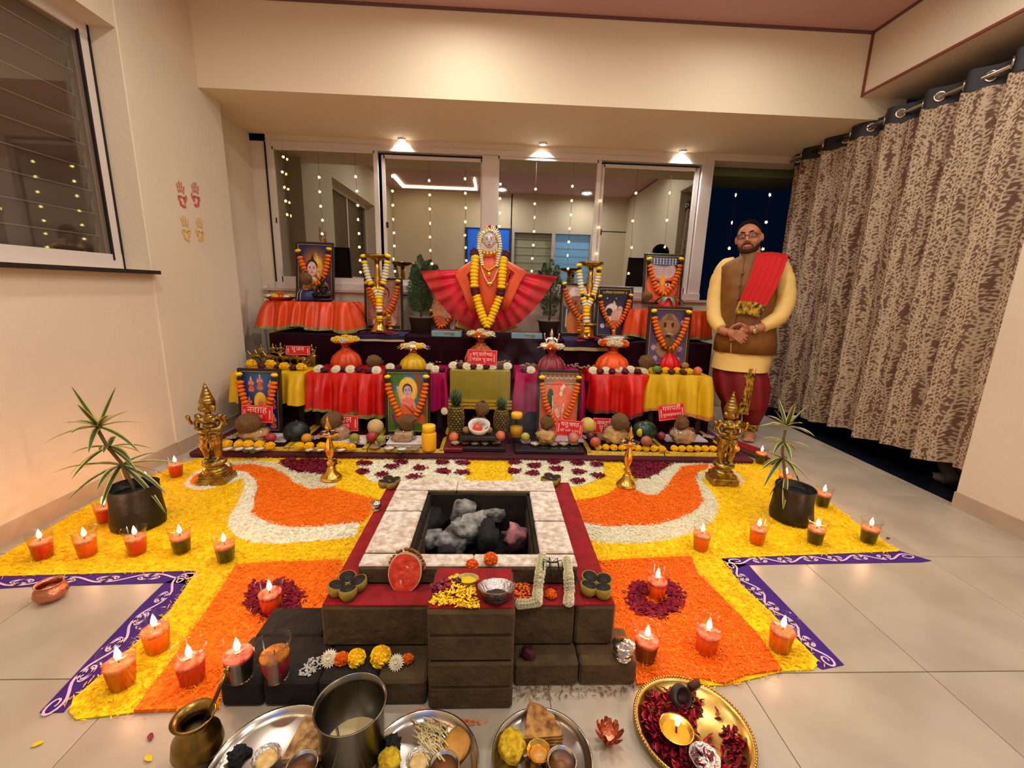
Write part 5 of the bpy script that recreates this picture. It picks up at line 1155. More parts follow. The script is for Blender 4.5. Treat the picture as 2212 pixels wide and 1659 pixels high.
for i, (x, y) in enumerate(((1174, 968), (1195, 970), (1216, 970), (1239, 969), (868, 976), (1068, 964), (540, 974), (556, 976))):
    o = link('betel_leaf', leafm, None, F(x, y-7, ZT+.012)+Vector((0, -.03, 0))); o.scale = (.028, .02, .02); tag(o, ['first green leaf from the left under the foil dishes by the carved arch picture', 'second green leaf from the left under the foil dishes by the carved arch picture', 'third green leaf from the left under the foil dishes by the carved arch picture', 'fourth green leaf from the left under the foil dishes by the carved arch picture', 'green leaf under the foil dishes before the rice block', 'green leaf under the foil dishes before the pineapples', 'first green leaf from the left under the marigolds before the blue picture', 'second green leaf from the left under the marigolds before the blue picture'][i], 'leaf', 'leaves under the foil dishes')
flower_row([(470, 967), (492, 965), (517, 966), (538, 966), (561, 967), (584, 969)], ZT, 10.5, 'Y', '# yellow marigold from the left in the row before the blue picture', 'marigolds before the blue picture')
for i, x in enumerate((492, 517, 538, 561)): bowl(x, 972, ZT, 11, ORD[i]+' foil dish from the left under the marigolds before the blue picture', 0, 'foil dishes before the blue picture')
flower_row([(648, 970), (668, 970), (695, 970), (721, 969), (740, 969), (759, 972)], ZT, 10.5, 'Y', '# yellow marigold from the left behind the left small brass lamp', 'marigolds behind the left small lamp')
for i, x in enumerate((668, 692, 738)): bowl(x, 974, ZT, 10, ORD[i]+' foil dish from the left under the marigolds behind the left small lamp', 0, 'foil dishes behind the left small lamp')
flower_row([(1291+17.3*i, 971+.45*i) for i in range(9)], ZT, 8.8, 'Y', '# yellow marigold from the left behind the right small brass lamp', 'marigolds behind the right small lamp')
flower_row([(1456+16.6*i, 974+.1*i) for i in range(9)], ZT, 8.8, 'Y', '# yellow marigold from the left behind the brass statue near the man', 'marigolds behind the right statue')
LACEB = MB()
for i in range(60):
    a = i*2.4; r = math.sqrt(i/60); LACEB.blob((r*math.cos(a), r*math.sin(a), .25*noise.noise(Vector((i, 0, 0)))+.2), .12, 5, 4)
LACEB = LACEB.mesh('silver_beads', SILVER)
for x, y, lb in ((608, 948, 'tangle of silver beads beside the dark watermelon'), (684, 946, 'tangle of silver beads beside the dull orange fruit'), (505, 945, 'tangle of silver beads near the window wall'), (838, 945, 'tangle of silver beads left of the rice block'), (1530, 944, 'tangle of silver beads before the brass statue at right'), (1262, 945, 'tangle of silver beads beside the dusky apple')):
    o = link('silver_beads', LACEB, None, F(x, y, ZT+.012)); o.scale = (.045, .045, .03); tag(o, lb, 'beads')

# ================================================================ stools: pots, flowers and nuts
NUT = MB().blob((0, 0, .7), (1, 1, .8), 8, 6).mesh('areca_nut', mat('areca_nut', (150, 116, 80), .7))
def nuts(px0, px1, py, z, n, label, group, seed):
    rr = random.Random(seed)
    for i in range(n):
        p = F(rr.uniform(px0, px1), py+rr.uniform(-2, 3), z); o = link('areca_nut', NUT, None, p+Vector((0, 0, .011*(i % 2)))); o.scale = (.012, .012, .011); tag(o, label, 'nut', group)
kalash(749, 791, ZB2+.001, 60, 66, ORG, 'orange cloth-dressed pot with a plate of yellow and white flowers on the red stool', flowers='YW', seed=1)
t, p, R_, h = kalash(893, 797, ZB3+.001, 54, 58, YELS, 'yellow cloth-dressed pot crowned with white flowers behind the flute player picture', flowers='WwY', seed=2); sprigs(t, R_*.5, h*.8, 12, .09, JAS, 2, 'petal_sprig', .5, .1)
t, p, R_, h = kalash(1038, 785, ZB4+.001, 64, 74, mat('red_net', (170, 24, 30), .35, rgb2=(206, 140, 60), vs=60), 'red and gold dressed pot with an orange flower in the centre', flowers='WO', n=7, seed=3); sprigs(t, R_*.4, h*.8, 14, .10, JAS, 3, 'petal_sprig', .6, .1)
t, p, R_, h = kalash(1190, 800, ZB5+.001, 58, 62, mat('pink_net', (150, 40, 62), .4, var=.3, vs=40), 'pink pot with gold stripes and an orange flower on the magenta stool', flowers='WwO', n=7, stripes=True, seed=4); sprigs(t, R_*.5, h*.8, 10, .08, JAS, 4, 'petal_sprig', .45, .1)
kalash(1321, 797, ZB6+.001, 68, 66, mat('bright_orange_silk', (244, 92, 30), .42, var=.14, vs=9, bump=.12, bs=26), 'bright orange dressed pot with a plate of white flowers beside the purple picture', flowers='WWO', seed=5)
t, p, R_, h = kalash(1443, 795, ZB7+.001, 46, 56, mat('scarlet_silk', (214, 12, 26), .4, bump=.12, bs=26), 'scarlet dressed pot topped with a coconut before the purple picture', plate=False, seed=6); sprigs(t, R_*.4, h*.75, 8, .07, LEAF, 6, 'mango_leaf', .5, .2)
coconut(1440, 741, p.y, 16.5, 'coconut standing on the scarlet dressed pot', (0, -1.5, .2), True)
o = link('chrysanthemum', FM['W'], None, P(1446, 723, p.y-.02)); o.scale = (.035,)*3; tag(o, 'white flower on top of the coconut of the scarlet pot', 'flower')
coconut(809, 781, 3.42, 16, 'coconut lying right of the orange dressed pot', (.1, .2, .8)); coconut(1397, 782, 3.42, 17, 'coconut lying left of the scarlet dressed pot', (.1, .2, .3))
fruit('apple', 1507, 801, 3.36, 9.5, APPLE, 'apple at the end of the yellow stool beside the man', 'fruit', top='stem'); fruit('green_mango', 1419, 797, 3.34, 8, mat('mango_green', (80, 120, 50), .4), 'small green fruit left of the scarlet pot', 'fruit', (1.3, 1, .9)); fruit('brown_fruit', 1480, 790, 3.42, 8, CHK, 'small brown fruit right of the scarlet pot', 'fruit')
fl = lambda s: {'W': '# white chrysanthemum from the left on '+s, 'm': '# maroon rose from the left on '+s, 'Y': '# yellow marigold from the left on '+s}
Q = YBT
flower_row([(688, 803), (702, 804), (726, 804), (740, 803), (757, 804), (776, 804), (796, 806), (813, 806)], ZB2+.001, 9.5, 'WmWmWmmW', fl('the red stool left of the flute player'), 'row on the left red stool:')
flower_row([(843, 798), (862, 798), (928, 798), (941, 803), (954, 803)], ZB3+.001, 8.5, 'WmWWm', fl('the magenta stool behind the flute player'), 'row on the left magenta stool:')
flower_row([(979, 795), (993, 796), (1009, 797), (1022, 797), (1035, 797), (1050, 797), (1064, 797), (1080, 797), (1096, 797)], ZB4+.001, 9, 'WmWmWmWmW', fl('the olive stool'), 'row on the olive stool:')
flower_row([(1132, 804), (1146, 805), (1196, 797), (1206, 797)], ZB5+.001, 9, 'mWWW', fl('the magenta stool behind the carved arch picture'), 'row on the right magenta stool:')
flower_row([(1281, 806), (1296, 807), (1309, 806), (1322, 807), (1335, 803), (1350, 807), (1362, 804), (1376, 807), (1391, 806)], ZB6+.001, 9, 'WmWmWmWmW', fl('the red stool left of the yellow one'), 'row on the right red stool:')
flower_row([(1409, 806), (1422, 807), (1437, 806), (1450, 808), (1463, 807), (1475, 809), (1487, 808)], ZB7+.001, 9, 'YmYmYmY', fl('the yellow stool by the man'), 'row on the right yellow stool:')
flower_row([(543, 792), (585, 793), (615, 798), (652, 800)], ZB1+.001, 10.5, 'Y', '# yellow marigold from the left before the brass figure groups', 'marigolds before the brass figures')
flower_row([(633, 800), (600, 797), (565, 795)], ZB1+.001, 9, 'm', '# maroon rose from the left before the brass figure groups', 'roses before the brass figures')
nuts(928, 962, 785, ZB3+.001, 16, 'small areca nut right of the yellow dressed pot', 'areca nuts by the yellow pot', 1); nuts(985, 1003, 786, ZB4+.001, 8, 'small areca nut left of the centre pot', 'areca nuts left of the centre pot', 2); nuts(1076, 1100, 785, ZB4+.001, 10, 'small areca nut right of the centre pot', 'areca nuts right of the centre pot', 3)
nuts(1122, 1160, 792, ZB5+.001, 16, 'small areca nut left of the pink striped pot', 'areca nuts left of the pink pot', 4); nuts(1218, 1250, 792, ZB5+.001, 12, 'small areca nut right of the pink striped pot', 'areca nuts right of the pink pot', 5); nuts(1252, 1290, 795, ZB6+.001, 14, 'small areca nut left of the bright orange pot', 'areca nuts by the bright orange pot', 6)
# red card behind the brass figures
sign(644, 757, 3.56, 50, 20, [(['पू', 'ज', 'न'], .5, -.05)], 'small red card standing behind the brass figure groups', 0)
# ================================================================ long table and side tables
def tall_lamp(px, pyb, pyt, label):
    b = F(px, pyb, ZC_+.012); H = P(px, pyt, b.y).z-b.z; t = thing('oil_lamp', label, 'lamp', b); s = H/.66
    MB().lathe([(q*s, z*s) for q, z in ((.0, 0), (.075, 0), (.078, .008), (.06, .03), (.035, .09), (.026, .12))], 30).build('base', BRASS, t)
    MB().lathe([(q*s, z*s) for q, z in ((.026, .118), (.10, .125), (.10, .13), (.02, .14), (.017, .22), (.028, .25), (.030, .27), (.016, .31), (.014, .36), (.04, .372), (.04, .378), (.018, .39), (.03, .43), (.034, .46), (.02, .50), (.026, .52), (.02, .55), (.022, .62))], 28).build('stem', BRASS, t)
    MB().lathe([(q*s, z*s) for q, z in ((.022, .61), (.06, .625), (.105, .645), (.108, .662), (.10, .66), (.05, .64), (0, .635))], 40, wav=lambda a, z: .05*math.sin(5*a)).build('dish', BRASSD, t)
    return t, b, s
t, b, s = tall_lamp(820, 718, 551, 'tall brass oil lamp with white and yellow garland, left of the goddess')
Yl = b.y-.06
def lg(lb, L_, R2, tail, n1, n2):
    f1 = lambda i, n: 'g' if i in (1, n-6) else ('y' if i in (0, 2, n-7, n-5, n-1, n-2) else 'w')
    garland(lb, [([P(x, y, Yl) for x, y in L_], n1, .026, f1), ([P(x, y, Yl) for x, y in R2], n1, .026, f1), ([P(x, y, Yl) for x, y in tail], n2, .028, 'yywwgyy')], 'garlands of the tall lamps')
lg('white and yellow garland hanging from the left tall lamp', [(785, 553), (790, 580), (797, 605), (803, 616), (813, 632), (819, 648)], [(838, 553), (834, 580), (829, 605), (826, 616), (821, 634), (819, 648)], [(819, 651), (819, 666), (820, 692)], 16, 7)
t, b, s = tall_lamp(1267, 731, 566, 'tall brass oil lamp with white and yellow garland, right of the goddess'); Yl = b.y-.06
lg('white and yellow garland hanging from the right tall lamp', [(1251, 573), (1253, 600), (1256, 626), (1260, 645), (1265, 660), (1266, 670)], [(1294, 580), (1291, 605), (1284, 632), (1278, 645), (1270, 662), (1267, 670)], [(1267, 672), (1267, 690), (1268, 716)], 16, 7)
rp = mat('crimson_paper', (150, 10, 30), .45, isl=.4, rgb2=(90, 4, 20))
for px, py, lb in ((820, 721, 'scatter of crimson cloth scraps round the foot of the left tall lamp'), (1280, 734, 'scatter of crimson cloth scraps round the foot of the right tall lamp')):
    mb = MB(); rr = random.Random(px); c = F(px, py, ZC_+.016)
    for i in range(16): mb.box((rr.uniform(-.14, .14), rr.uniform(-.06, .07), .012+rr.uniform(0, .014)), (rr.uniform(.04, .08), .05, .003), M=rotM(rx=rr.uniform(-.1, .1), rz=rr.uniform(-.5, .5), ry=rr.uniform(-.15, .15)))
    tag(mb.build('cloth_scraps', rp, None, c), lb, 'cloth scraps', None, 'stuff')
# potted conifers
CON = mat('conifer_green', (64, 92, 48), .7, isl=.5, rgb2=(34, 56, 32)); POTB = mat('brown_pot', (92, 74, 56), .6); SOIL = mat('soil', (40, 30, 22), 1)
def conifer(px, pyb, pypot, pytop, wp, wtop, label, seed, thin=1.0):
    b = F(px, pyb, ZC_+.003); b.y = max(b.y, 4.12); b = P(px, pyb, 4.12); b.z = ZC_+.002; k = 4.12/931*1.02; ph = P(px, pypot, b.y).z-b.z; H = P(px, pytop, b.y).z-b.z; r = wp*k/2
    t = thing('potted_conifer', label, 'potted plant', b)
    MB().lathe([(r*.74, 0), (r*.98, ph*.9), (r*1.08, ph*.9), (r*1.1, ph), (r*.98, ph), (r*.9, ph*.9), (0, ph*.88)], 26).build('pot', POTB, t); MB().lathe([(r*.92, ph*.9), (0, ph*.92)], 18).build('soil', SOIL, t)
    MB().tube([(0, 0, ph*.8), (.01, 0, ph+.08), (0, .01, H*.8)], [.012, .01, .004], 7).build('trunk', mat('bark', (84, 64, 44), .9), t)
    rr = random.Random(seed); N = int(2600*thin); V = []; Fc = []; z0 = ph+.035
    tops = [(0, 0, H), (.05, .01, H*.93), (-.045, .02, H*.88), (.03, -.03, H*.84), (-.02, -.03, H*.8)]
    for i in range(N):
        tx, ty, tz = tops[i % 5]; q = rr.random()**.8; z = z0+(tz-z0)*q; rad = wtop*k/2*math.sin(PI*min(1, (.12+.86*q)))**.8*(1-.45*q)*rr.random()**.45; a = rr.uniform(0, 2*PI)
        c = Vector((tx*q*1.2+rad*math.cos(a), ty*q+rad*math.sin(a), z)); d = Vector((math.cos(a)*.6, math.sin(a)*.6, rr.uniform(.5, 1.6))).normalized(); l = rr.uniform(.014, .03); w_ = d.orthogonal().normalized()*.003; o = len(V)
        V += [tuple(c-w_), tuple(c+w_), tuple(c+d*l)]; Fc.append((o, o+1, o+2))
        for sg in (-1, 1):
            e = (d+d.orthogonal().normalized()*sg*.8).normalized()*l*.7; o = len(V); V += [tuple(c+d*l*.3), tuple(c+d*l*.3+w_*1.5), tuple(c+d*l*.3+e)]; Fc.append((o, o+1, o+2))
    mb = MB().add(V, Fc, 0, False); tag(mb.build('foliage', CON, t), None, None, None, 'stuff'); return t
conifer(910, 727, 683, 553, 50, 62, 'bushy conifer in a brown pot left of the goddess', 1, 1.3)
conifer(1184, 727, 691, 562, 46, 50, 'thin conifer in a brown pot right of the goddess', 2, .8)
# boxes
BBX = mat('pale_blue_box', (120, 160, 168), .35, var=.15, vs=30); BTOP = mat('box_lid_print', (120, 70, 60), .3, var=.5, vs=30)
for px0, px1, py, lb in ((929, 996, 729, 'pale blue box with printed lid before the bushy conifer'), (1106, 1173, 735, 'pale blue box before the thin conifer')):
    a, c = F(px0, py, ZC_+.003), F(px1, py, ZC_+.003); w_ = c.x-a.x; t = thing('blue_box', lb, 'box', ((a.x+c.x)/2, 3.76, ZC_+.002))
    MB().box((0, .07, .026), (w_, .15, .052), bev=.004).build('box', BBX, t); MB().box((0, .07, .0535), (w_*.94, .14, .003)).build('printed_lid', BTOP, t); MB().box((w_*.2, -.0055, .026), (.035, .002, .026)).box((w_*.02, -.0055, .03), (.05, .002, .012)).build('label', mat('box_label', (110, 104, 96), .5), t)
# small silver figure and tray
def figurine_mb(s=1.0, seated=False):
    mb = MB(); B = lambda c, r: mb.blob(c, r, 12, 8); T_ = lambda p, r: mb.tube(p, r, 8)
    B((0, 0, .03), (.05, .04, .03)); B((0, 0, .075), (.028, .024, .04)); B((0, 0, .125), (.018, .018, .02)); T_([(0, 0, .14), (0, 0, .175)], [.016, .004])
    for k in (-1, 1): T_([(k*.024, 0, .10), (k*.05, -.01, .085), (k*.058, -.015, .12)], [.009, .008, .007]); T_([(k*.024, -.004, .10), (k*.046, -.024, .07), (k*.03, -.036, .06)], [.009, .008, .007]); T_([(0, -.02, .03), (k*.05, -.035, .024), (0, -.055, .02)], [.018, .016, .012]); B((k*.058, -.015, .13), .010)
    return mb
p = F(1190, 752, ZB5+.06); t = thing('silver_figurine', 'small seated silver figure behind the pink striped pot', 'figurine', P(1190, 757, 3.56)); link('figure', voxel(figurine_mb(), .004, 3), t).data.materials.append(SILVER); MB().box((0, 0, -.09), (.08, .06, .18), bev=.006).build('pedestal', ROYAL, t); t.scale = (1.05,)*3
t = thing('silver_tray', 'silver tray with crumpled foil right of the right tall lamp', 'tray', F(1335, 733, ZC_+.004)); MB().lathe([(0, 0), (.12, 0), (.15, .018), (.152, .02), (.118, .006), (0, .004)], 32).build('tray', SILVER, t); MB().blob((0, 0, .016), (.10, .06, .018), 16, 8, na=.6, nf=5).build('crumpled_foil', FOIL, t)
# left side table
zd = ZD+.001
t = thing('flower_plate', 'brass plate of yellow and white flowers on the left side table', 'plate', P(605, 640, 4.0)); t.location.z = zd; MB().lathe([(0, 0), (.08, 0), (.135, .03), (.138, .032), (.08, .006), (0, .004)], 30).build('plate', COPPER, t)
rr = random.Random(3)
for i in range(12): a = 2*PI*i/12; o = link('blossom', FM['WYWw'[i % 4]], t, (.085*math.cos(a), .085*math.sin(a), .034)); o.scale = (.028,)*3
o = link('blossom', FM['O'], t, (0, 0, .05)); o.scale = (.04, .04, .035)
t = thing('dressed_pot', 'dark blue cloth-dressed pot with pale stripes on the left side table', 'pot', P(664, 645, 4.02)); t.location.z = zd; BLU = mat('blue_silk', (24, 34, 84), .5, sheen=.2)
MB().lathe([(.09, 0), (.10, .02), (.088, .075), (.06, .098)], 32, wav=lambda a, z: .03*math.sin(9*a)).build('cloth', BLU, t)
for a in (-.55, -.2): MB().tube([(q*math.sin(a), -q*math.cos(a), z) for q, z in ((.101, .005), (.102, .02), (.09, .075), (.062, .099))], .003, 5).build('pale_stripe', EDGE, t)
MB().lathe([(.055, .095), (.062, .11), (.05, .108)], 20).build('neck', COPPER, t); sprigs(t, .03, .11, 6, .09, LEAF, 12, 'mango_leaf', .4, .2)
coconut(660, 600, 4.02, 13, 'coconut on the dark blue dressed pot', (0, -1.5, 0))
def sitter(mb, s=1):
    B = lambda c, r: mb.blob([q*s for q in c], [q*s for q in r] if hasattr(r, '__len__') else r*s, 14, 9); T_ = lambda p, r: mb.tube([[q*s for q in w] for w in p], [q*s for q in r], 9)
    B((0, 0, .03), (.11, .085, .03)); B((0, .01, .12), (.06, .045, .075)); B((0, .0, .17), (.07, .042, .03)); T_([(0, 0, .18), (0, 0, .215)], [.02, .02]); B((0, -.004, .235), (.032, .034, .038)); B((0, .006, .262), (.034, .034, .02)); T_([(0, .006, .27), (0, .006, .30), (0, .006, .315)], [.018, .015, .006]); B((.03, .0, .272), .012)
    for k in (-1, 1): T_([(k*.066, 0, .18), (k*.088, -.01, .12), (k*.06, -.06, .075)], [.02, .018, .014]); T_([(k*.04, -.01, .05), (k*.12, -.04, .045), (k*.01, -.09, .035)], [.034, .03, .022])
    return mb
t = thing('black_idol', 'black seated idol with topknot before the picture of two haloed faces', 'idol', P(699, 647, 3.99)); t.location.z = zd; BLK = mat('black_resin', (14, 14, 16), .22)
mb = sitter(MB(), .62); link('figure', voxel(mb, .005, 3), t, (0, 0, .03)).data.materials.append(BLK); MB().blob((0, 0, .018), (.085, .065, .022), 18, 8, na=.3).build('rock_base', mat('dark_rock', (30, 28, 28), .4), t)
MB().tube([(-.095, -.01, .03), (-.095, -.01, .20)], .004, 6).build('staff', BLK, t)
# right side table: scarlet pot with long leaves
zd2 = ZD+.013
t = thing('dressed_pot', 'scarlet dressed pot with long drooping green leaves on the right side table', 'pot', P(1443, 657, 3.99)); t.location.z = zd2
MB().lathe([(.09, 0), (.095, .02), (.08, .07), (.05, .10)], 30, wav=lambda a, z: .05*math.sin(10*a)).build('cloth', mat('scarlet_silk', (214, 12, 26), .4), t); MB().lathe([(.05, .095), (.06, .115), (.05, .11)], 20).build('neck', COPPER, t); sprigs(t, .03, .115, 9, .15, mat('long_leaf', (60, 110, 44), .5, var=.3), 5, 'long_leaf', .35, .12, .75)
MB().lathe([(.0, -.001), (.13, -.001), (.13, .008), (0, .009)], 30, wav=lambda a, z: .1*noise.noise(Vector((math.cos(a)*3, math.sin(a)*3, 0)))).build('rice_bed', FOODW, t)
t2 = coconut(1398, 640, 4.0, 11, 'dark coconut lying left of the long-leaved scarlet pot', (.2, .1, .4))
# ---- star light strings hanging before the panes
STAR = MB(); sp = []
for k in range(10): a = PI/2+k*PI/5; q = 1 if k % 2 == 0 else .42; sp.append((q*math.cos(a), q*math.sin(a)))
STAR.add([(x, -.18, z) for x, z in sp]+[(x, .18, z) for x, z in sp]+[(0, -.4, 0), (0, .4, 0)], [(i, (i+1) % 10, 20) for i in range(10)]+[((i+1) % 10+10, i+10, 21) for i in range(10)]+[(i+10, (i+1) % 10+10, (i+1) % 10, i) for i in range(10)], 0, False)
STAR = STAR.mesh('star_light', mat('star_glow', (255, 232, 140), .5, emit=5.5))
WIREM = mat('clear_wire', (60, 58, 46), .5); DIM = MB().merge(MB()); 
def string(pts, label, yy=None, big=1.0):
    if yy is None: yy = YB+.027 if ('second pane' in label or 'fourth pane' in label) and 'sash' not in label else YB+.003
    top = P(pts[0][0], pts[0][1], yy); top.z = zt-.02; t = thing('star_string', label, 'string lights', top, group='star light strings at the window')
    w_ = [(0, 0, 0)]
    for x, y in pts: 
        p = P(x, y, yy)-top; w_.append(p); o = link('star_light', STAR, t, p); r = .0138*big; o.scale = (r,)*3; o.rotation_euler = (0, RND.uniform(-.5, .5), RND.choice((0, .3, -.4, 1.2, -.2)))
    MB().tube(w_, .0007, 4).build('wire', WIREM, t)
z2 = lambda l: [(520+x/3.318, 260+y/3.318) for x, y in l]; z3 = lambda l: [(1050+x/3.318, 260+y/3.318) for x, y in l]
string(z2([(305, 262), (298, 370), (313, 480), (322, 578), (333, 675)]), 'star light string nearest the window frame on the wall side, with five stars', YB-.03)
string(z2([(561, 408), (565, 511), (572, 615), (585, 715), (583, 813)]), 'star light string in the middle of the first pane')
string(z2([(823, 403), (832, 506), (838, 609), (841, 711), (847, 811), (850, 908), (855, 1003), (858, 1088)]), 'star light string near the right edge of the first pane')
string(z2([(1085, 400), (1087, 506), (1090, 608), (1093, 709), (1098, 806), (1101, 900), (1095, 993), (1105, 1082)]), 'star light string near the left edge of the second pane')
string(z2([(1350, 431), (1354, 534), (1355, 635), (1358, 738), (1356, 836), (1359, 932), (1370, 1027)]), 'star light string in the middle of the second pane')
string(z2([(1608, 418), (1610, 522), (1613, 627), (1610, 727), (1607, 823), (1612, 912), (1617, 1005)]), 'star light string near the right edge of the second pane')
string(z3([(103, 457), (100, 560), (98, 663), (95, 760)]), 'star light string beside the broad mullion in the third pane')
string(z3([(355, 493), (349, 598), (348, 696), (344, 796), (339, 894), (331, 990), (327, 1080)]), 'star light string in the middle of the third pane')
string(z3([(619, 472), (614, 575), (608, 677), (600, 775), (593, 871), (585, 968), (588, 1063)]), 'star light string near the right edge of the third pane')
string(z3([(820, 577), (809, 767), (795, 955)]), 'star light string on the sash between third and fourth panes', YB-.022)
string(z3([(1075, 521), (1052, 720), (1044, 911), (1022, 1097)]), 'star light string in the middle of the fourth pane')
string(z3([(1318, 519), (1297, 716), (1283, 907)]), 'star light string near the right edge of the fourth pane')
string(z3([(1790, 535), (1762, 733), (1743, 917)]), 'star light string in the open gap, left of the man', YB+.15, 1.25)
string([(1663, 421), (1655, 480), (1648, 538)], 'star light string in the open gap, right of the man', YB+.15, 1.25)
# ================================================================ candles on the carpet
for a in ((95, 1203, 'red', 'red cup candle nearest the left edge, beside the baseboard'), (190, 1198, 'orange', 'orange-red cup candle between two red ones near the left baseboard'), (298, 1194, 'red', 'red cup candle in front of the left black plant bag'), (394, 1191, 'black', 'dark cup candle right of the red one below the left plant bag'), (489, 1210, 'black', 'dark cup candle by the white petal band at left'), (230, 1126, 'red', 'red cup candle left of the left plant bag, close to the wall'), (321, 1066, 'red', 'red cup candle hidden behind the left plant bag'), (382, 1028, 'red', 'red cup candle nearest the low tier, left of the brass statue'),
          (587, 1320, 'orange', 'orange cup candle in the ring of rose petals on the left orange field'), (342, 1402, 'orange', 'orange cup candle on the slanting purple border at left'), (266, 1478, 'red', 'red cup candle at the lower end of the slanting left border'), (417, 1472, 'red', 'bright red cup candle on the orange petals beside the sooty bricks'),
          (1513, 1185, 'orange', 'amber cup candle where the white band meets the yellow, right side'), (1634, 1172, 'orange', 'orange cup candle in front of the right plant bag'), (1759, 1172, 'black', 'dark cup candle right of the right plant bag'), (1874, 1170, 'black', 'dark cup candle nearest the right tip of the yellow carpet'), (1775, 1092, 'black', 'dark cup candle on the edge of the carpet near the curtain'), (1693, 1052, 'black', 'dark cup candle behind the leaves of the right plant'), (1642, 1000, 'black', 'dark cup candle at the corner of the low tier, behind the plant tip'),
          (1416, 1290, 'orange', 'orange cup candle in the ring of rose petals on the right orange field'), (1393, 1424, 'black', 'dark cup candle beside the silver pot at the brick step'), (1524, 1407, 'orange', 'orange cup candle alone on the right orange field'), (1683, 1401, 'orange', 'orange-red cup candle against the slanting right purple border')):
    candle(*a, rz=RND.uniform(0, 6))
candle(520, 1462, 'black', 'dark lit cup candle standing on the sooty brick', z=Z1)
candle(598, 1462, 'wine', 'unlit cup with orange petals on dark red water on the sooty brick', z=Z1, lit=False)
# ================================================================ things on the fire altar
CLAY = mat('ochre_clay', (150, 122, 36), .8, var=.3, vs=30, bump=.4); INS = mat('burnt_clay', (26, 20, 14), .7)
def diya4(px, py, z, label, r=.025, rz=.3, k=0):
    p = F(px, py, z); t = thing('clay_lamp_cluster', label, 'clay lamp', p, rz)
    for i in range(4):
        a = i*PI/2; c = (r*1.28*math.cos(a), r*1.28*math.sin(a), 0)
        o = MB().lathe([(r*.66, 0), (r*.95, r*.5), (r*1.02, r*1.25), (r*.9, r*1.28), (r*.84, r*.9)], 18, wav=lambda a_, z_: .03*math.sin(3*a_)).build('lamp_cup', CLAY, t, c)
        MB().lathe([(r*.9, r*1.26), (r*.8, r*.6), (0, r*.35)], 18).build('burnt_hollow', INS, o); o.rotation_euler = (.16*math.sin(a), -.16*math.cos(a), 0)
zl = Z2+.004; z4 = Z4+.004
diya4(752, 1278, zl, 'cluster of four clay lamps at the front left corner of the fire altar', .027, .35)
diya4(1287, 1276, zl, 'cluster of four clay lamps at the front right corner of the fire altar', .027, .5)
diya4(842, 1050, zl, 'cluster of four clay lamps at the back left corner of the fire altar', .025, .5)
diya4(1190, 1044, zl, 'cluster of four clay lamps at the back right corner of the fire altar', .025, .3)
def silver_pot(px, py, z, s, label):
    t = thing('silver_pot', label, 'pot', F(px, py, z), sc=s)
    MB().lathe([(.5, 0), (.62, .06), (.5, .12), (.34, .2), (.62, .42), (.74, .62), (.6, .84), (.42, .94)], 26, wav=lambda a, z: .03*math.sin(14*a)).build('body', SILVER, t)
    MB().lathe([(.46, .92), (.8, 1.02), (.82, 1.08), (.6, 1.2), (.3, 1.34), (.12, 1.4), (.16, 1.5), (0, 1.58)], 26, wav=lambda a, z: .04*math.sin(12*a)).build('lid', SILVER, t); return t
silver_pot(1345, 1420, Z1, .042, 'ornate silver lidded pot on the right brick step')
silver_pot(813, 1101, zl, .030, 'small silver lidded pot on the left red ledge')
# cut melon
p = F(868, 1292, zl); t = thing('cut_melon', 'halved watermelon standing with its red flesh to the front on the left of the ledge', 'melon', p+Vector((0, .05, .052))); t.rotation_euler = (-.32, .12, -.12)
R_ = .059; hm = MB()
def half(u, v): ph = v*PI/2; a = u*2*PI; return (R_*.9*math.cos(a)*math.cos(ph), R_*.95*math.sin(ph), R_*1.08*math.sin(a)*math.cos(ph)*(1+.04*math.sin(3*a)))
hm.grid(half, 28, 8).build('rind', mat('melon_rind', (176, 146, 70), .6, rgb2=(120, 90, 40), vs=12, bump=.3), t)
def disc(k, y, na): 
    mb = MB(); vs = [(0, y, 0)]
    for j in range(1, 7):
        for i in range(28): a = i*2*PI/28; q = k*j/6; x, z = R_*.9*q*math.cos(a), R_*1.08*q*math.sin(a); vs.append((x, y+na*noise.noise(Vector((x, z, 0))*70)*(j < 6), z*(1+.04*math.sin(3*a))))
    fs = [(0, 1+i, 1+(i+1) % 28) for i in range(28)]+[(1+j*28+i, 1+(j+1)*28+i, 1+(j+1)*28+(i+1) % 28, 1+j*28+(i+1) % 28) for j in range(5) for i in range(28)]
    return mb.add(vs, fs)
disc(1.0, .0, 0).build('pale_rim', mat('melon_pale', (226, 190, 150), .5), t); disc(.93, -.0035, .008).build('red_flesh', mat('melon_flesh', (206, 44, 24), .25, rgb2=(236, 84, 50), vs=40, bump=.4, bs=90), t)
mb = MB()
for i in range(40):
    a = RND.uniform(.2, PI-.2); x, z = R_*.98*math.cos(a), R_*1.12*math.sin(a); mb.tube([(x, .02, z*.97), (x+RND.uniform(-.005, .005), .012, z+.004)], [.006, .003], 5)
mb.build('burnt_rind_crumbs', mat('brown_crumb', (150, 96, 40), .9), t)
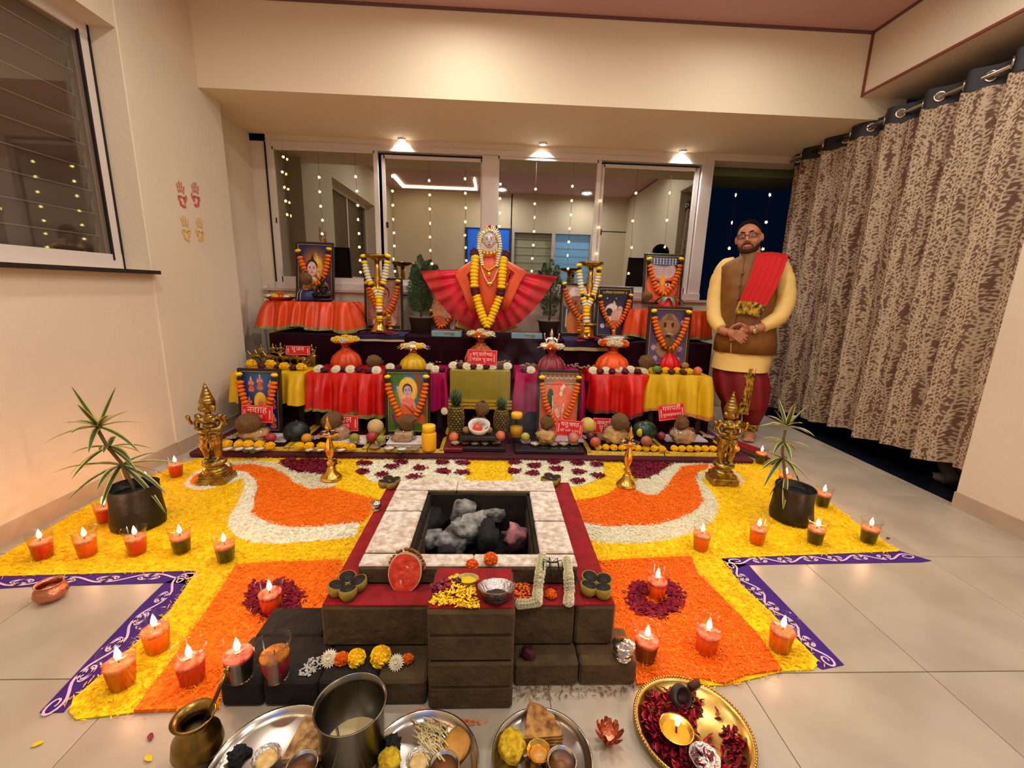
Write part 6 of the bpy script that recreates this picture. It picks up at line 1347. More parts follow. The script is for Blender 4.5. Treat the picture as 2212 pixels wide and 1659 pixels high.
# heaps, bowls and flowers on the front ledge
def heap(name, pts, z, n, m, label, ln, wd, hz, seed):
    w_ = fl2(pts, z); rr = np.random.RandomState(seed); xs_, ys_ = [q[0] for q in w_], [q[1] for q in w_]; mb = MB(); k = 0; cx, cy = sum(xs_)/len(xs_), sum(ys_)/len(ys_); sx = (max(xs_)-min(xs_))/2
    while k < n:
        x, y = rr.uniform(min(xs_), max(xs_)), rr.uniform(min(ys_), max(ys_))
        if not inside(np.array([x]), np.array([y]), w_)[0]: continue
        th = rr.uniform(0, 6.3); d = Vector((math.cos(th), math.sin(th), rr.uniform(-.3, .7))).normalized(); s_ = Vector((-d.y, d.x, rr.uniform(-.2, .2))); q = max(0, 1-math.hypot(x-cx, y-cy)/sx/1.1); c = Vector((x, y, z+.003+rr.uniform(0, 1)*hz*q)); l = ln*rr.uniform(.6, 1.1)
        mb.add([c-d*l*.5, c+s_*wd+d*l*.1, c+d*l*.5, c-s_*wd+d*l*.1], [(0, 1, 2, 3)], 0, False); k += 1
    return tag(mb.build(name, m), label, 'petals', None, 'stuff')
PY_ = mat('loose_yellow_petals', (250, 214, 16), .65, isl=.3, rgb2=(240, 176, 0)); PR_ = mat('loose_rose_petals', (150, 6, 34), .6, isl=.4, rgb2=(90, 2, 26)); PO_ = mat('loose_orange_petals', (244, 130, 14), .7, isl=.35, rgb2=(220, 84, 4)); PW_ = mat('loose_white_petals', (232, 220, 188), .7, isl=.3, rgb2=(196, 184, 140))
heap('petal_heap', [(928, 1306), (950, 1268), (985, 1240), (1020, 1262), (1035, 1312), (985, 1316)], z4, 420, PY_, 'heap of loose yellow petals in the middle of the red ledge', .019, .0042, .03, 1)
heap('petal_heap', [(930, 1290), (934, 1264), (996, 1262), (1004, 1276), (960, 1286)], z4, 150, PR_, 'loose crimson rose petals behind the yellow petal heap', .018, .007, .035, 2)
heap('petal_heap', [(1100, 1300), (1110, 1255), (1140, 1250), (1148, 1300)], zl, 120, PO_, 'loose orange and pale petals right of the foil bowl', .012, .004, .016, 3)
heap('petal_scatter', [(780, 1215), (800, 1195), (815, 1195), (806, 1222)], zl, 60, PY_, 'small scatter of yellow petals on the left red ledge', .013, .003, .012, 4)
heap('petal_scatter', [(1105, 1478), (1375, 1478), (1372, 1500), (1105, 1518)], .002, 160, mat('wood_chips', (140, 96, 50), .9, isl=.5, rgb2=(90, 50, 30)), 'scatter of straw and wood chips before the right brick step', .018, .0016, .003, 5)
heap('petal_scatter', [(850, 1560), (905, 1530), (1000, 1556), (1060, 1560), (1000, 1572), (880, 1585)], .002, 120, PO_, 'scatter of orange petals before the brick steps', .011, .0035, .006, 6)
heap('petal_scatter', [(640, 1460), (668, 1425), (712, 1415), (700, 1440), (668, 1462)], Z1, 150, mat('white_ash', (196, 190, 182), .9, isl=.3), 'spill of white rice powder on the sooty bricks', .009, .003, .006, 7)
def foilbowl(px, py, z, r, h, label, fill, fm, tilt=(0, 0, 0), name='foil_bowl', m=FOIL):
    t = thing(name, label, 'bowl', F(px, py, z)); t.rotation_euler = tilt
    MB().lathe([(0, 0), (r*.6, .001), (r, h), (r*1.04, h*1.02), (r*1.0, h*.97), (r*.58, .005), (0, .004)], 36, wav=lambda a, zz: .018*math.sin(26*a) if zz > h*.3 else 0).build('bowl', m, t)
    MB().blob((0, 0, h*fill), (r*.78, r*.78, h*.24), 16, 8, na=.3, nf=4).build('filling', fm, t); return t
foilbowl(1072, 1294, z4, .050, .036, 'silver foil bowl with dark scraps on the red ledge', .22, mat('dark_scraps', (60, 34, 26), .8, var=.6, vs=90, bump=1), (-.25, 0, 0))
foilbowl(1010, 1262, z4+.004, .031, .018, 'small leaf bowl of yellow turmeric behind the foil bowl', .6, mat('turmeric', (222, 186, 8), .85, bump=.7, bs=90), (-.2, 0, 0), 'leaf_bowl', mat('dry_leaf', (176, 160, 80), .6, var=.3, vs=40))
for px, py, k, r, lb in ((1020, 1228, 'O', .021, 'orange marigold behind the leaf bowl on the whitewashed rim'), (1060, 1216, 'O', .024, 'orange marigold on the rim next to the white jasmine strings'), (1190, 1290, 'O', .018, 'orange marigold between the two jasmine strands'), (771, 1432, 'Y', .026, 'smaller yellow marigold on the sooty brick step'), (823, 1430, 'Y', .030, 'larger yellow marigold on the sooty brick step'), (739, 1432, 'O', .022, 'ragged orange marigold on the sooty brick step'), (712, 1432, 'W', .026, 'white chrysanthemum left of the orange marigold on the sooty bricks'), (856, 1440, 'W', .024, 'white chrysanthemum right of the big yellow marigold'), (881, 1430, 'O', .017, 'torn orange flower at the right end of the sooty bricks'), (1141, 1418, 'm', .021, 'crimson rose on the right brick step'), (985, 1268, 'm', .018, 'crimson rose behind the yellow petal heap'), (950, 1272, 'm', .016, 'crimson rose beside the cut melon')):
    z = (z4 if 928 < px < 1100 else zl) if py < 1300 else Z1
    if ' rim' in lb: z = Z3
    o = link({'Y': 'marigold', 'O': 'marigold', 'W': 'chrysanthemum', 'm': 'rose'}[k], FM[k], None, F(px, py, z)+Vector((0, 0, r*(.65 if k != 'W' else .6)))); o.scale = (r,)*3; o.rotation_euler = (.7 if k in 'YW' else .2, 0, RND.uniform(0, 6) if k not in 'YW' else 0); tag(o, lb, 'flower')
def strand(pts, n, r, label):
    garland(label, [([F(x, y, z) for x, y, z in pts], n, r, lambda i, m: 'j')], 'white jasmine strings on the fire altar', 'garland', 'jasmine_string')
strand([(1172, 1204, Z3+.01), (1166, 1240, Z3), (1162, 1270, zl+.03), (1160, 1300, zl+.015)], 13, .0165, 'white jasmine string hanging over the rim, left of the pair')
strand([(1225, 1210, Z3+.01), (1228, 1245, Z3), (1230, 1275, zl+.03), (1228, 1300, zl+.015)], 13, .0165, 'white jasmine string hanging over the rim, right of the pair')
strand([(1122, 1305, zl+.01), (1140, 1304, zl+.012), (1160, 1300, zl+.015)], 7, .015, 'short white jasmine string lying beside the foil bowl')
mb = MB()
for i in range(9): a = i*.9; mb.tube([F(1192, 1216, Z3+.01), F(1192, 1216, Z3+.03)+Vector((.03*math.cos(a), .015*math.sin(a), .01)), F(1194, 1235, Z3)+Vector((.035*math.cos(a), .02*math.sin(a), .0))], .0018, 4)
tag(mb.build('tinsel_bow', mat('green_tinsel', (24, 84, 64), .3, metal=.6)), 'dark green tinsel tying the jasmine strings', 'ribbon')
# ================================================================ dishes on the bare floor in front
STL = mat('steel_plate', (176, 170, 158), .24, metal=1); CHAP = mat('flatbread', (196, 160, 100), .8, rgb2=(120, 80, 36), vs=50, bump=.5, bs=60); CHAP2 = mat('flatbread_toasted', (190, 140, 70), .8, rgb2=(110, 64, 20), vs=46, bump=.4, bs=60)
def plate(px, py, r, label, m=STL, name='steel_plate', dep=.022):
    t = thing(name, label, 'plate', F(px, py, .003)); MB().lathe([(0, 0), (r*.86, .001), (r*.95, dep*.6), (r*1.0, dep), (r*1.005, dep*1.04), (r*.98, dep), (r*.93, dep*.55), (r*.85, .004), (0, .003)], 52).build('plate', m, t); return t
PL1, PL2, PL3 = (592, 1662), (912, 1664), (1170, 1645)
plate(*PL1, .148, 'steel plate with folded flatbread beside the brass pot'); plate(*PL2, .137, 'steel plate with noodles and sweets in the middle'); plate(*PL3, .124, 'steel plate with spotted flatbread and yellow rice')
def on(px, py, z=.007): return F(px, py, z)
def wedge(px, py, r, a0, a1, n, m, label, name='flatbread', rz=0, th=.005):
    t = thing(name, label, 'flatbread', on(px, py)); rr = random.Random(px)
    for j in range(n):
        mb = MB(); pts = [(0, 0)]+[(r*(1+.05*rr.uniform(-1, 1))*math.cos(a), r*math.sin(a)) for a in np.linspace(a0+.03*j, a1-.02*j, 14)]; mb.prism(pts, j*th, j*th+th*.8); o = mb.build('layer', m, t); o.rotation_euler = (0, 0, 0)
    t.rotation_euler = (.08, -.05, rz); return t
wedge(610, 1650, .105, .25, 1.75, 3, CHAP, 'folded flatbread on the left steel plate', rz=-.25)
wedge(1130, 1612, .10, -.3, 1.15, 4, CHAP2, 'brown-spotted folded flatbread on the right steel plate', rz=.25, th=.007)
def lump(name, px, py, z, dim, m, label, cat='food', na=.4, sd=1, nf=3): return tag(MB().blob((0, 0, dim[2]*.7), dim, 20, 12, na=na, nf=nf, sd=sd).build(name, m, None, on(px, py, z)), label, cat)
lump('black_sesame_ball', 515, 1642, .006, (.022, .022, .02), mat('black_sesame', (22, 24, 22), .8, bump=1, bs=120), 'black shredded lump on the left plate beside the foil cup', 'food', .8, 3)
lump('green_chutney', 848, 1616, .006, (.02, .02, .018), mat('dark_greens', (22, 30, 22), .7, bump=1, bs=120), 'dark green lump on the middle plate', 'food', .8, 4)
lump('yellow_rice', 1105, 1622, .006, (.034, .042, .024), mat('yellow_rice', (232, 200, 20), .7, rgb2=(180, 130, 10), vs=60, bump=.8, bs=110), 'mound of yellow rice on the right plate', 'food', .3, 5)
lump('yellow_sweet', 842, 1652, .006, (.028, .03, .02), mat('yellow_rice', (232, 200, 20), .7), 'yellow sweet mound at the front of the middle plate', 'food', .3, 6)
lump('orange_sweet', 985, 1612, .006, (.034, .044, .010), mat('orange_halwa', (206, 142, 60), .6, var=.2, vs=30, bump=.3), 'flat orange sweet on the right of the middle plate', 'food', .25, 7, 2)
mb = MB(); rr = random.Random(9)
for i in range(70):
    x, y = rr.uniform(-.034, .034), rr.uniform(-.045, .045); a = rr.uniform(0, 6); pts = [(x+.02*math.cos(a+q*2)*q, y+.025*math.sin(a+q)*q-.01*q, .006+.022*max(0, 1-(x/.045)**2-(y/.06)**2)*rr.uniform(.5, 1)) for q in (0, .5, 1, 1.5)]; mb.tube(pts, .0022, 4)
tag(mb.build('noodles', mat('pale_noodles', (214, 196, 140), .5), None, on(930, 1602)), 'nest of pale noodles on the middle plate', 'food', None, 'stuff')
foilbowl(577, 1652, .006, .032, .026, 'crimped foil cup of curry on the left plate', .6, mat('pale_curry', (196, 160, 90), .4, rgb2=(226, 196, 130), vs=60, bump=.5), name='foil_cup')
foilbowl(905, 1658, .006, .030, .026, 'crimped foil cup of curry on the middle plate', .6, mat('pale_curry', (196, 160, 90), .4), name='foil_cup')
foilbowl(1163, 1640, .006, .029, .028, 'gilded cup of curry on the right plate', .6, mat('amber_curry', (206, 140, 40), .35, var=.3, vs=50), name='gilded_cup', m=BRASS)
for px, py, lb in ((655, 1672, 'steel bowl at the front of the left plate'), (960, 1674, 'brown sweet bowl at the front of the middle plate'), (1212, 1662, 'brown dal bowl at the front of the right plate')):
    t = thing('steel_bowl', lb, 'bowl', on(px, py)); MB().lathe([(0, 0), (.03, .001), (.036, .03), (.034, .03), (.028, .004), (0, .003)], 28).build('bowl', STL, t); MB().lathe([(.032, .021), (0, .022)], 20).build('filling', mat('brown_dal', (120, 72, 34), .4), t)
# big steel pot
p = F(764, 1622, .002); t = thing('steel_pot', 'deep steel cooking pot between the two plates', 'pot', p)
MB().lathe([(0, 0), (.066, .001), (.075, .012), (.078, .13), (.086, .148), (.0865, .151), (.082, .15), (.0755, .128), (.072, .014), (0, .006)], 48).build('pot', mat('pot_steel', (120, 114, 100), .26, metal=1), t); MB().lathe([(.0738, .02), (0, .02)], 30).build('bottom_reflection', mat('gold_bottom_reflection', (226, 206, 150), .5, metal=.4, bump=.3, bs=40), t)  # inner disc: gold reflection of the bare steel bottom put into its colour
# brass pot with ladle
p = F(432, 1637, .002); t = thing('brass_pot', 'old brass water pot with a long spoon at the left', 'pot', p); AB = mat('aged_brass', (150, 122, 62), .3, metal=1, rgb2=(96, 74, 34), vs=14)
MB().lathe([(.03, 0), (.046, .012), (.055, .04), (.05, .07), (.034, .092), (.029, .102), (.032, .112), (.046, .124), (.047, .128), (.04, .126), (.026, .112), (.03, .095), (.046, .065), (0, .06)], 36).build('body', AB, t); MB().lathe([(.036, .085), (0, .086)], 20).build('water', mat('oily_water', (96, 86, 60), .06), t)
sp = MB().tube([(.02, 0, .10), (.045, .0, .15), (.066, .03, .215)], [.006, .005, .004], 8); sp.blob((.069, .034, .222), .008, 8, 6); sp.build('spoon', AB, t)
# copper bowl on the purple border
p = F(113, 1292, .003); t = thing('copper_bowl', 'polished copper bowl on the purple border at the far left', 'bowl', p, sc=.74); CPB = mat('hammered_copper', (206, 140, 110), .22, metal=1, bump=.5, bs=60)
MB().lathe([(.03, 0), (.055, .012), (.066, .034), (.060, .058), (.046, .070), (.046, .076), (.056, .086), (.052, .086), (.042, .075), (.055, .055), (.058, .035), (0, .012)], 40).build('bowl', CPB, t)
# copper lotus lamp
p = F(1314, 1604, .003); t = thing('lotus_lamp', 'small copper lotus lamp between the plate and the brass tray', 'lamp', p, sc=.72)
MB().lathe([(.012, 0), (.02, .006), (.016, .014), (.024, .03), (.020, .036), (0, .034)], 22).build('cup', CPB, t)
for ring, (n, R2, up) in enumerate(((8, .040, .035), (7, .026, .045))):
    for i in range(n):
        a = 2*PI*i/n+ring*.4; mb = MB(); mb.grid(lambda u, v: ((.012+R2*v)*math.cos(a)-(u-.5)*.024*math.sin(PI*min(1, .15+.85*(1-v)))*math.sin(a), (.012+R2*v)*math.sin(a)+(u-.5)*.024*math.sin(PI*min(1, .15+.85*(1-v)))*math.cos(a), .022+up*v*v), 3, 5); mb.build('petal', CPB, t)
# brass tray of rose petals
p = F(1494, 1584, .003); r = .150; t = thing('brass_tray', 'round brass tray of rose petals with a burning lamp at the right', 'tray', p); TB = mat('tray_brass', (206, 170, 92), .3, metal=1, var=.15, vs=60)
MB().lathe([(0, 0), (r*.88, .001), (r*.95, .018), (r, .022), (r*1.02, .02), (r*.99, .026), (r*.93, .02), (r*.87, .005), (0, .004)], 60).build('tray', TB, t)
mb = MB()
for i in range(110): a = 2*PI*i/110; mb.blob((r*1.0*math.cos(a), r*1.0*math.sin(a), .025), .0042, 6, 4)
mb.build('beaded_rim', TB, t)
rr = random.Random(2); mb = MB()
for i in range(560):
    a = rr.uniform(0, 2*PI); q = r*.84*math.sqrt(rr.random()); x, y = q*math.cos(a), q*math.sin(a)
    if x > -.01 and -.75 < y/max(.01, x) < 1.1 and rr.random() < .93 and not (x > .075 and y < .0): continue
    z = .006+rr.uniform(0, .016); d = Vector((math.cos(i), math.sin(i), rr.uniform(-.4, .6))).normalized(); s_ = d.orthogonal().normalized(); e = d.cross(s_); l = rr.uniform(.009, .014); c = p+Vector((x, y, z))
    mb.add([c-d*l, c+e*l*.7-d*l*.3, c+e*l*.6+d*l*.6+s_*.003, c+d*l, c-e*l*.6+d*l*.6+s_*.003, c-e*l*.7-d*l*.3], [(0, 1, 2, 3, 4, 5)], 0, False)
tag(mb.build('rose_petals', mat('tray_rose_petals', (166, 8, 46), .5, isl=.45, rgb2=(96, 4, 28))), 'crimson rose petals heaped on the brass tray', 'petals', None, 'stuff')
q = F(1458, 1598, .012); t = thing('brass_lamp_bowl', 'brass oil bowl with a burning wick on the petal tray', 'lamp', q); MB().lathe([(.014, 0), (.028, .012), (.042, .036), (.044, .038), (.040, .036), (.025, .014), (0, .008)], 32).build('bowl', BRASS, t); MB().lathe([(.034, .026), (0, .026)], 22).build('oil', mat('golden_oil', (190, 120, 12), .4, spec=.25), t)
MB().tube([(0, -.006, .014), (0, 0, .03), (.001, .004, .044)], .0028, 6).build('wick', WICK, t); MB().lathe([(0, .044), (.005, .05), (.006, .056), (.003, .068), (0, .076)], 10).build('flame', FLAME, t); lamp('POINT', 'lamp_flame_light', (q.x, q.y, q.z+.088), .3, CANDLE, .012)
t = thing('clay_pot', 'black burnt clay cup lying at the back of the petal tray', 'cup', F(1460, 1502, .02)); t.rotation_euler = (.9, 0, .3); MB().lathe([(0, 0), (.024, .002), (.032, .02), (.026, .04), (.022, .038), (.026, .02), (0, .008)], 24).build('cup', mat('burnt_black', (24, 22, 20), .6), t)
tag(MB().tube([(0, 0, 0), (.03, .012, .004)], .011, 10).build('incense_stick', mat('incense_brown', (70, 36, 30), .8), None, F(1490, 1484, .03)), 'short brown incense cone on the rim of the petal tray', 'incense')
foilbowl(1520, 1648, .010, .036, .02, 'empty foil dish at the front of the petal tray', .1, FOIL, name='foil_dish')
for px, py, lb, m in ((326, 1594, 'single dark rose petal on the bare floor at the left', PR_), (80, 1610, 'pale petal on the bare floor near the left corner', PY_), (322, 1640, 'yellow petal on the bare floor below the dark one', PY_), (1617, 1606, 'rose petal lying just outside the brass tray', PR_), (1918, 1164, 'dark petal at the far right edge of the carpet', PR_)):
    o = MB().add([(-.012, 0, .002), (-.003, -.006, .004), (.009, -.005, .005), (.014, .001, .003), (.005, .007, .005), (-.006, .006, .004)], [(0, 1, 2, 3, 4, 5)], 0, False).build('petal', m, None, F(px, py, 0)); o.rotation_euler.z = RND.uniform(0, 3); tag(o, lb, 'petal')

# ================================================================ small brass lamps and brass statues
def small_lamp(px, py, pyt, label):
    b = F(px, py, .012); H = P(px, pyt, b.y).z-b.z; s = H/.40; t = thing('brass_lamp', label, 'lamp', b, sc=s)
    MB().lathe([(0, 0), (.062, .0), (.064, .008), (.05, .022), (.03, .045), (.022, .07), (.012, .085)], 30).build('base', BRASS, t)
    MB().lathe([(.012, .08), (.022, .095), (.024, .105), (.012, .12), (.010, .13), (.018, .145), (.026, .18), (.024, .21), (.012, .25), (.012, .262), (.016, .27)], 26).build('stem', BRASS, t)
    MB().lathe([(.012, .262), (.04, .272), (.058, .288), (.056, .292), (.02, .28), (0, .278)], 40, wav=lambda a, z: .12*math.cos(5*a) if z > .27 else 0).build('dish', BRASS, t)
    MB().lathe([(.008, .278), (.010, .30), (.018, .318), (.020, .33), (.012, .35), (.006, .37), (.008, .376), (0, .40)], 20).build('finial', BRASS, t)
    for i in range(10): a = i*.628; o = link('petal_cluster', FM['W' if i % 3 else 'm'], t, (.036*math.cos(a), .036*math.sin(a), .292)); o.scale = (.014,)*3
    return t
small_lamp(716, 1033, 897, 'small brass oil lamp left of the fire altar'); small_lamp(1352, 1048, 918, 'small brass oil lamp right of the fire altar')
def devi_mesh():
    mb = MB(); B = lambda c, r: mb.blob(c, r, 16, 10); T_ = lambda p, r, n=10, fl=1: mb.tube(p, r, n, flat=fl)
    mb.box((0, 0, .018), (.165, .14, .036)); mb.box((0, 0, .048), (.14, .118, .03)); mb.lathe([(.0, .06), (.058, .062), (.066, .075), (.056, .088), (.046, .095), (.05, .104), (.066, .112), (.066, .126), (.05, .136), (0, .136)], 28, wav=lambda a, z: .03*math.sin(14*a))
    for k in (-1, 1):
        T_([(k*.026, -.004, .30), (k*.032, -.01, .24), (k*.03, -.006, .19), (k*.028, -.004, .142)], [.036, .029, .024, .018]); B((k*.03, -.02, .143), (.014, .026, .010))
        T_([(k*.052, 0, .405), (k*.068, .004, .37), (k*.06, -.02, .335), (k*.03, -.046, .335)], [.019, .016, .014, .012]); T_([(k*.056, .008, .40), (k*.088, .01, .352), (k*.094, -.01, .365), (k*.096, -.024, .395)], [.015, .012, .010, .009]); B((k*.097, -.028, .407), (.014, .012, .014))
        T_([(k*.096, -.026, .40), (k*.108, -.026, .42)], [.006, .003]); B((k*.036, -.028, .388), (.020, .017, .018)); B((k*.036, -.008, .452), (.012, .012, .02)); B((k*.058, 0, .408), (.02, .018, .014))
        T_([(k*.04, -.01, .285), (k*.058, -.018, .25), (k*.05, -.02, .21), (k*.036, -.016, .17)], [.010, .008, .008, .006])
    B((0, 0, .305), (.052, .036, .036)); B((0, 0, .345), (.038, .028, .03)); B((0, -.002, .385), (.05, .032, .034)); T_([(0, 0, .41), (0, -.002, .435)], [.018, .016])
    B((0, -.008, .46), (.030, .032, .037)); T_([(0, -.038, .464), (0, -.045, .452)], [.004, .007]); B((0, .008, .475), (.040, .034, .036)); mb.lathe([(.041, .482), (.044, .49), (.038, .498), (.04, .506), (.032, .514), (.034, .524), (.026, .533), (.028, .543), (.019, .553), (.02, .562), (.012, .572), (.014, .582), (.006, .592), (.009, .60), (0, .61)], 20)
    mb.lathe([(.0, .316), (.018, .318), (.030, .333), (.035, .347), (.030, .347), (.014, .335), (0, .334)], 20, M=Matrix.Translation((0, -.055, .0)))
    for z, r in ((.295, .056), (.272, .058)): 
        for i in range(16): a = 2*PI*i/16; B((r*math.cos(a), r*.72*math.sin(a)-.002, z), .007)
    for i in range(9): a = -PI/2+(i-4)*.3; B((.04*math.cos(a), .034*math.sin(a)-.004, .40-.02*math.cos((i-4)*.35)), .006)
    mb.tube([(0, -.034, .28), (.012, -.038, .23), (0, -.04, .20), (-.012, -.038, .23), (0, -.034, .28)], .006, 6)
    return mb
DEVI = voxel(devi_mesh(), .0042, 2); DEVI.materials.append(BRASSD); DEVI.name = 'figure'
def devi(px, py, pyt, label, rz):
    b = F(px, py, .012); H = P(px, pyt, b.y).z-b.z; t = thing('brass_statue', label, 'statue', b, rz, sc=H/.61); link('figure', DEVI, t); return t
devi(468, 1037, 826, 'standing brass goddess statue holding a bowl, by the window wall', .1); devi(1558, 1040, 844, 'standing brass goddess statue holding a bowl, near the man', -.1)
# ================================================================ leafy plants in black bags
BAGM = mat('black_polybag', (11, 10, 10), .45, bump=.7, bs=12); LG = mat('variegated_green', (70, 92, 36), .45, var=.3, vs=20); LC = mat('variegated_cream', (196, 186, 116), .45)
def bag_plant(px, pyb, pyt, wpx, stem, crowns, label, seed):
    b = F(px, pyb, .009); k = b.y/931; t = thing('bagged_plant', label, 'potted plant', b); h = P(px, pyt, b.y).z-b.z; r = wpx*.5*(b-CP).dot(_f)/931*.98
    MB().lathe([(0, .0), (r*1.0, .003), (r*1.03, h*.2), (r*.95, h*.55), (r*.93, h*.95), (r*.95, h), (r*.90, h*.98), (r*.88, h*.8), (0, h*.78)], 30, wav=lambda a, z: .05*math.sin(2*a+seed)+.02*math.sin(7*a+z*40)).build('bag', BAGM, t)
    MB().lathe([(r*.87, h*.80), (0, h*.83)], 18).build('soil', SOIL, t)
    S = [P(x, y, b.y)-b for x, y in stem]; MB().tube(S, [.010, .008, .007, .006][:len(S)] if len(S) <= 4 else .007, 8).build('stem', mat('plant_stem', (110, 90, 60), .8), t)
    rr = random.Random(seed)
    for (cx, cy, n, L, lo, hi) in crowns:
        c = P(cx, cy, b.y)-b
        for i in range(n):
            a = 2*PI*i/n+rr.uniform(-.3, .3); l = L*rr.uniform(.7, 1.1); el = lo+(hi-lo)*((i*.618) % 1); d = Vector((math.cos(a), math.sin(a), 0)); s_ = Vector((-d.y, d.x, 0)); mb = MB(); V = []; nseg = 7
            for j in range(nseg+1):
                q = j/nseg; pos = c+d*(l*q*math.cos(el)*(1-.12*q))+Vector((0, 0, l*(q*math.sin(el)-(.34 if el < .9 else .14)*q*q))); w_ = .0125*math.sin(PI*min(1, .12+.9*q))**.7*(1-.2*q)+.001
                for e, up in ((-1, .25), (-.62, 0), (0, -.15), (.62, 0), (1, .25)): V.append(pos+s_*(w_*e)+Vector((0, 0, up*w_)))
            for j in range(nseg):
                for e in range(4): mb.add([V[j*5+e], V[j*5+e+1], V[j*5+5+e+1], V[j*5+5+e]], [(0, 1, 2, 3)], 1 if e in (0, 3) else 0)
            mb.build('leaf', [LG, LC], t)
    return t
bag_plant(302, 1132, 1047, 92, [(292, 1072), (285, 1045), (262, 1000), (232, 965), (212, 930)], [(213, 922, 15, .22, -.1, 1.25), (236, 965, 10, .19, -.4, .5), (262, 1005, 13, .27, -.6, .5)], 'black bag plant with striped arching leaves left of the carpet', 1)
bag_plant(1706, 1120, 1050, 80, [(1702, 1070), (1696, 1030), (1690, 975), (1696, 930)], [(1699, 922, 12, .17, .1, 1.25), (1692, 955, 7, .15, -.2, .5), (1690, 990, 8, .18, -.5, .4), (1698, 1030, 3, .16, -1.1, -.8)], 'black bag plant with striped arching leaves right of the carpet', 4)
# wooden plank and red runner right of the low tier
a, b2 = F(1600, 945, .01), F(1650, 1000, .01)
tag(MB().box((0, 0, .004), (.16, .34, .006), M=rotM(rz=.42)).build('red_runner', mat('red_runner', (150, 8, 20), .7, bump=.3), None, F(1604, 965, .0)), 'red cloth strip on the floor beside the man\'s feet', 'cloth')
tag(MB().box((0, 0, .016), (.05, .36, .03), M=rotM(rz=.42), bev=.004).build('wooden_plank', mat('dark_plank', (70, 40, 26), .6, var=.3, vs=12), None, F(1622, 985, .0)), 'dark wooden plank edging the low tier near the man', 'plank')
# brass figure groups on the yellow stool
def group_mb(seed, cart):
    mb = MB(); B = lambda c, r: mb.blob(c, r, 10, 7); T_ = lambda p, r: mb.tube(p, r, 7); rr = random.Random(seed); mb.box((0, 0, .006), (.24, .09, .012))
    for x, y in ((-.09, -.01), (-.055, .02), (.02, -.02)):
        B((x, y, .055), (.034, .014, .017)); T_([(x-.03, y, .06), (x-.046, y, .085)], [.012, .009]); B((x-.052, y, .09), (.016, .008, .009)); T_([(x+.03, y, .06), (x+.045, y, .04)], .004)
        for lx in (-.024, .024): T_([(x+lx, y, .05), (x+lx+.006, y, .012)], [.007, .005])
    for x, z, s in ((-.05, .07, .8), (.03, .075, .8), (.085, .065, 1.0)) if cart else ((-.07, .05, .9), (.0, .07, .8), (.085, .06, 1.05)):
        o = figurine_mb(); mb.merge(o, rotM((x, .01, z), s=s*.52))
    if cart:
        for x in (.05, .10): 
            for i in range(14): a = 2*PI*i/14; B((x, -.036+.0, .038+.0)if False else (x+.026*math.cos(a), -.036, .036+.026*math.sin(a)), .006)
        mb.box((.07, .0, .05), (.09, .06, .02))
    else: mb.box((.09, .0, .045), (.06, .06, .05)); T_([(.03, -.03, .03), (.075, -.035, .028)], [.016, .018])
    return mb
for px, py, cart, lb in ((578, 787, True, 'brass chariot group with horses and riders, nearer the window wall'), (645, 791, False, 'brass figure group with seated riders before the small red card')):
    p = F(px, py, ZB1+.001); t = thing('brass_figure_group', lb, 'figurine', (p.x, p.y+.03, p.z), sc=1.18); me = voxel(group_mb(px, cart), .0036, 1); me.materials.append(BRASSD); link('figures', me, t)
# ================================================================ goddess in the fan sari
Y0 = 3.98; kk = Y0*1.015/931
rt = P(1055, 716, Y0); rt.z = ZC_+.002; GOD = thing('goddess_figure', 'draped goddess figure with silver face and spread red fan sari in the centre', 'statue', rt)
G = lambda x, y, d=0: P(x, y, Y0)-rt+Vector((0, d, 0))
SAR = mat('red_sari', (206, 12, 48), .42, rgb2=(226, 40, 60), vs=6, sheen=.3); SARB = mat('sari_border', (206, 66, 52), .4, rgb2=(190, 44, 60), vs=10, sheen=.3, bump=.15, bs=60); SARO = mat('orange_sari', (228, 88, 44), .42, var=.15, vs=8, sheen=.3, bump=.1)
out = [(907, 585), (915, 602), (932, 630), (950, 655), (975, 683), (1000, 702), (1030, 715), (1058, 717), (1090, 712), (1122, 698), (1150, 672), (1172, 645), (1192, 616), (1205, 597)]
inn = [(1006, 582), (1008, 594), (1012, 606), (1018, 618), (1026, 632), (1036, 642), (1048, 650), (1058, 652), (1068, 650), (1078, 642), (1088, 630), (1095, 616), (1100, 603), (1104, 588)]
ov, _ = resample([G(*q) for q in out], 121); iv, _ = resample([G(*q) for q in inn], 121)
def fan(t0, t1, n, dy):
    mb = MB(); vs = []
    for j in range(n+1):
        q = t0+(t1-t0)*j/n
        for i in range(121):
            p = iv[i].lerp(ov[i], q); s = i/120; pl = math.sin(s*2*PI*15+1.2*math.sin(s*11))*.013*q**.7+.006*math.sin(s*70+q*5); p = p+Vector((0, -.05*(1-q)-.03*math.sin(PI*q)+pl+dy+.02*(abs(s-.5)*2)**2, 0)); vs.append(p)
    return mb.add(vs, [(j*121+i, j*121+i+1, (j+1)*121+i+1, (j+1)*121+i) for j in range(n) for i in range(120)])
sar = fan(0, .62, 8, 0).build('sari_fan', SAR, GOD); fan(.62, 1, 6, 0).build('sari_border', SARB, sar)
def gring(y, xl, xr, d, dy=0, n=20):
    a, b = G(xl, y), G(xr, y); c = (a+b)/2; w_ = (b-a).length/2; return [c+Vector((w_*math.cos(2*PI*i/n), dy+d*math.sin(2*PI*i/n), 0)) for i in range(n)]
MB().loft([gring(y, a, b, d, -.03)[::-1] for y, a, b, d in ((712, 1048, 1062, .02), (690, 1042, 1069, .05), (660, 1030, 1082, .085), (640, 1024, 1088, .10), (610, 1018, 1095, .10), (585, 1012, 1102, .09), (572, 1022, 1092, .08), (560, 1036, 1078, .06), (545, 1042, 1072, .05))]).build('orange_robe', SARO, GOD)
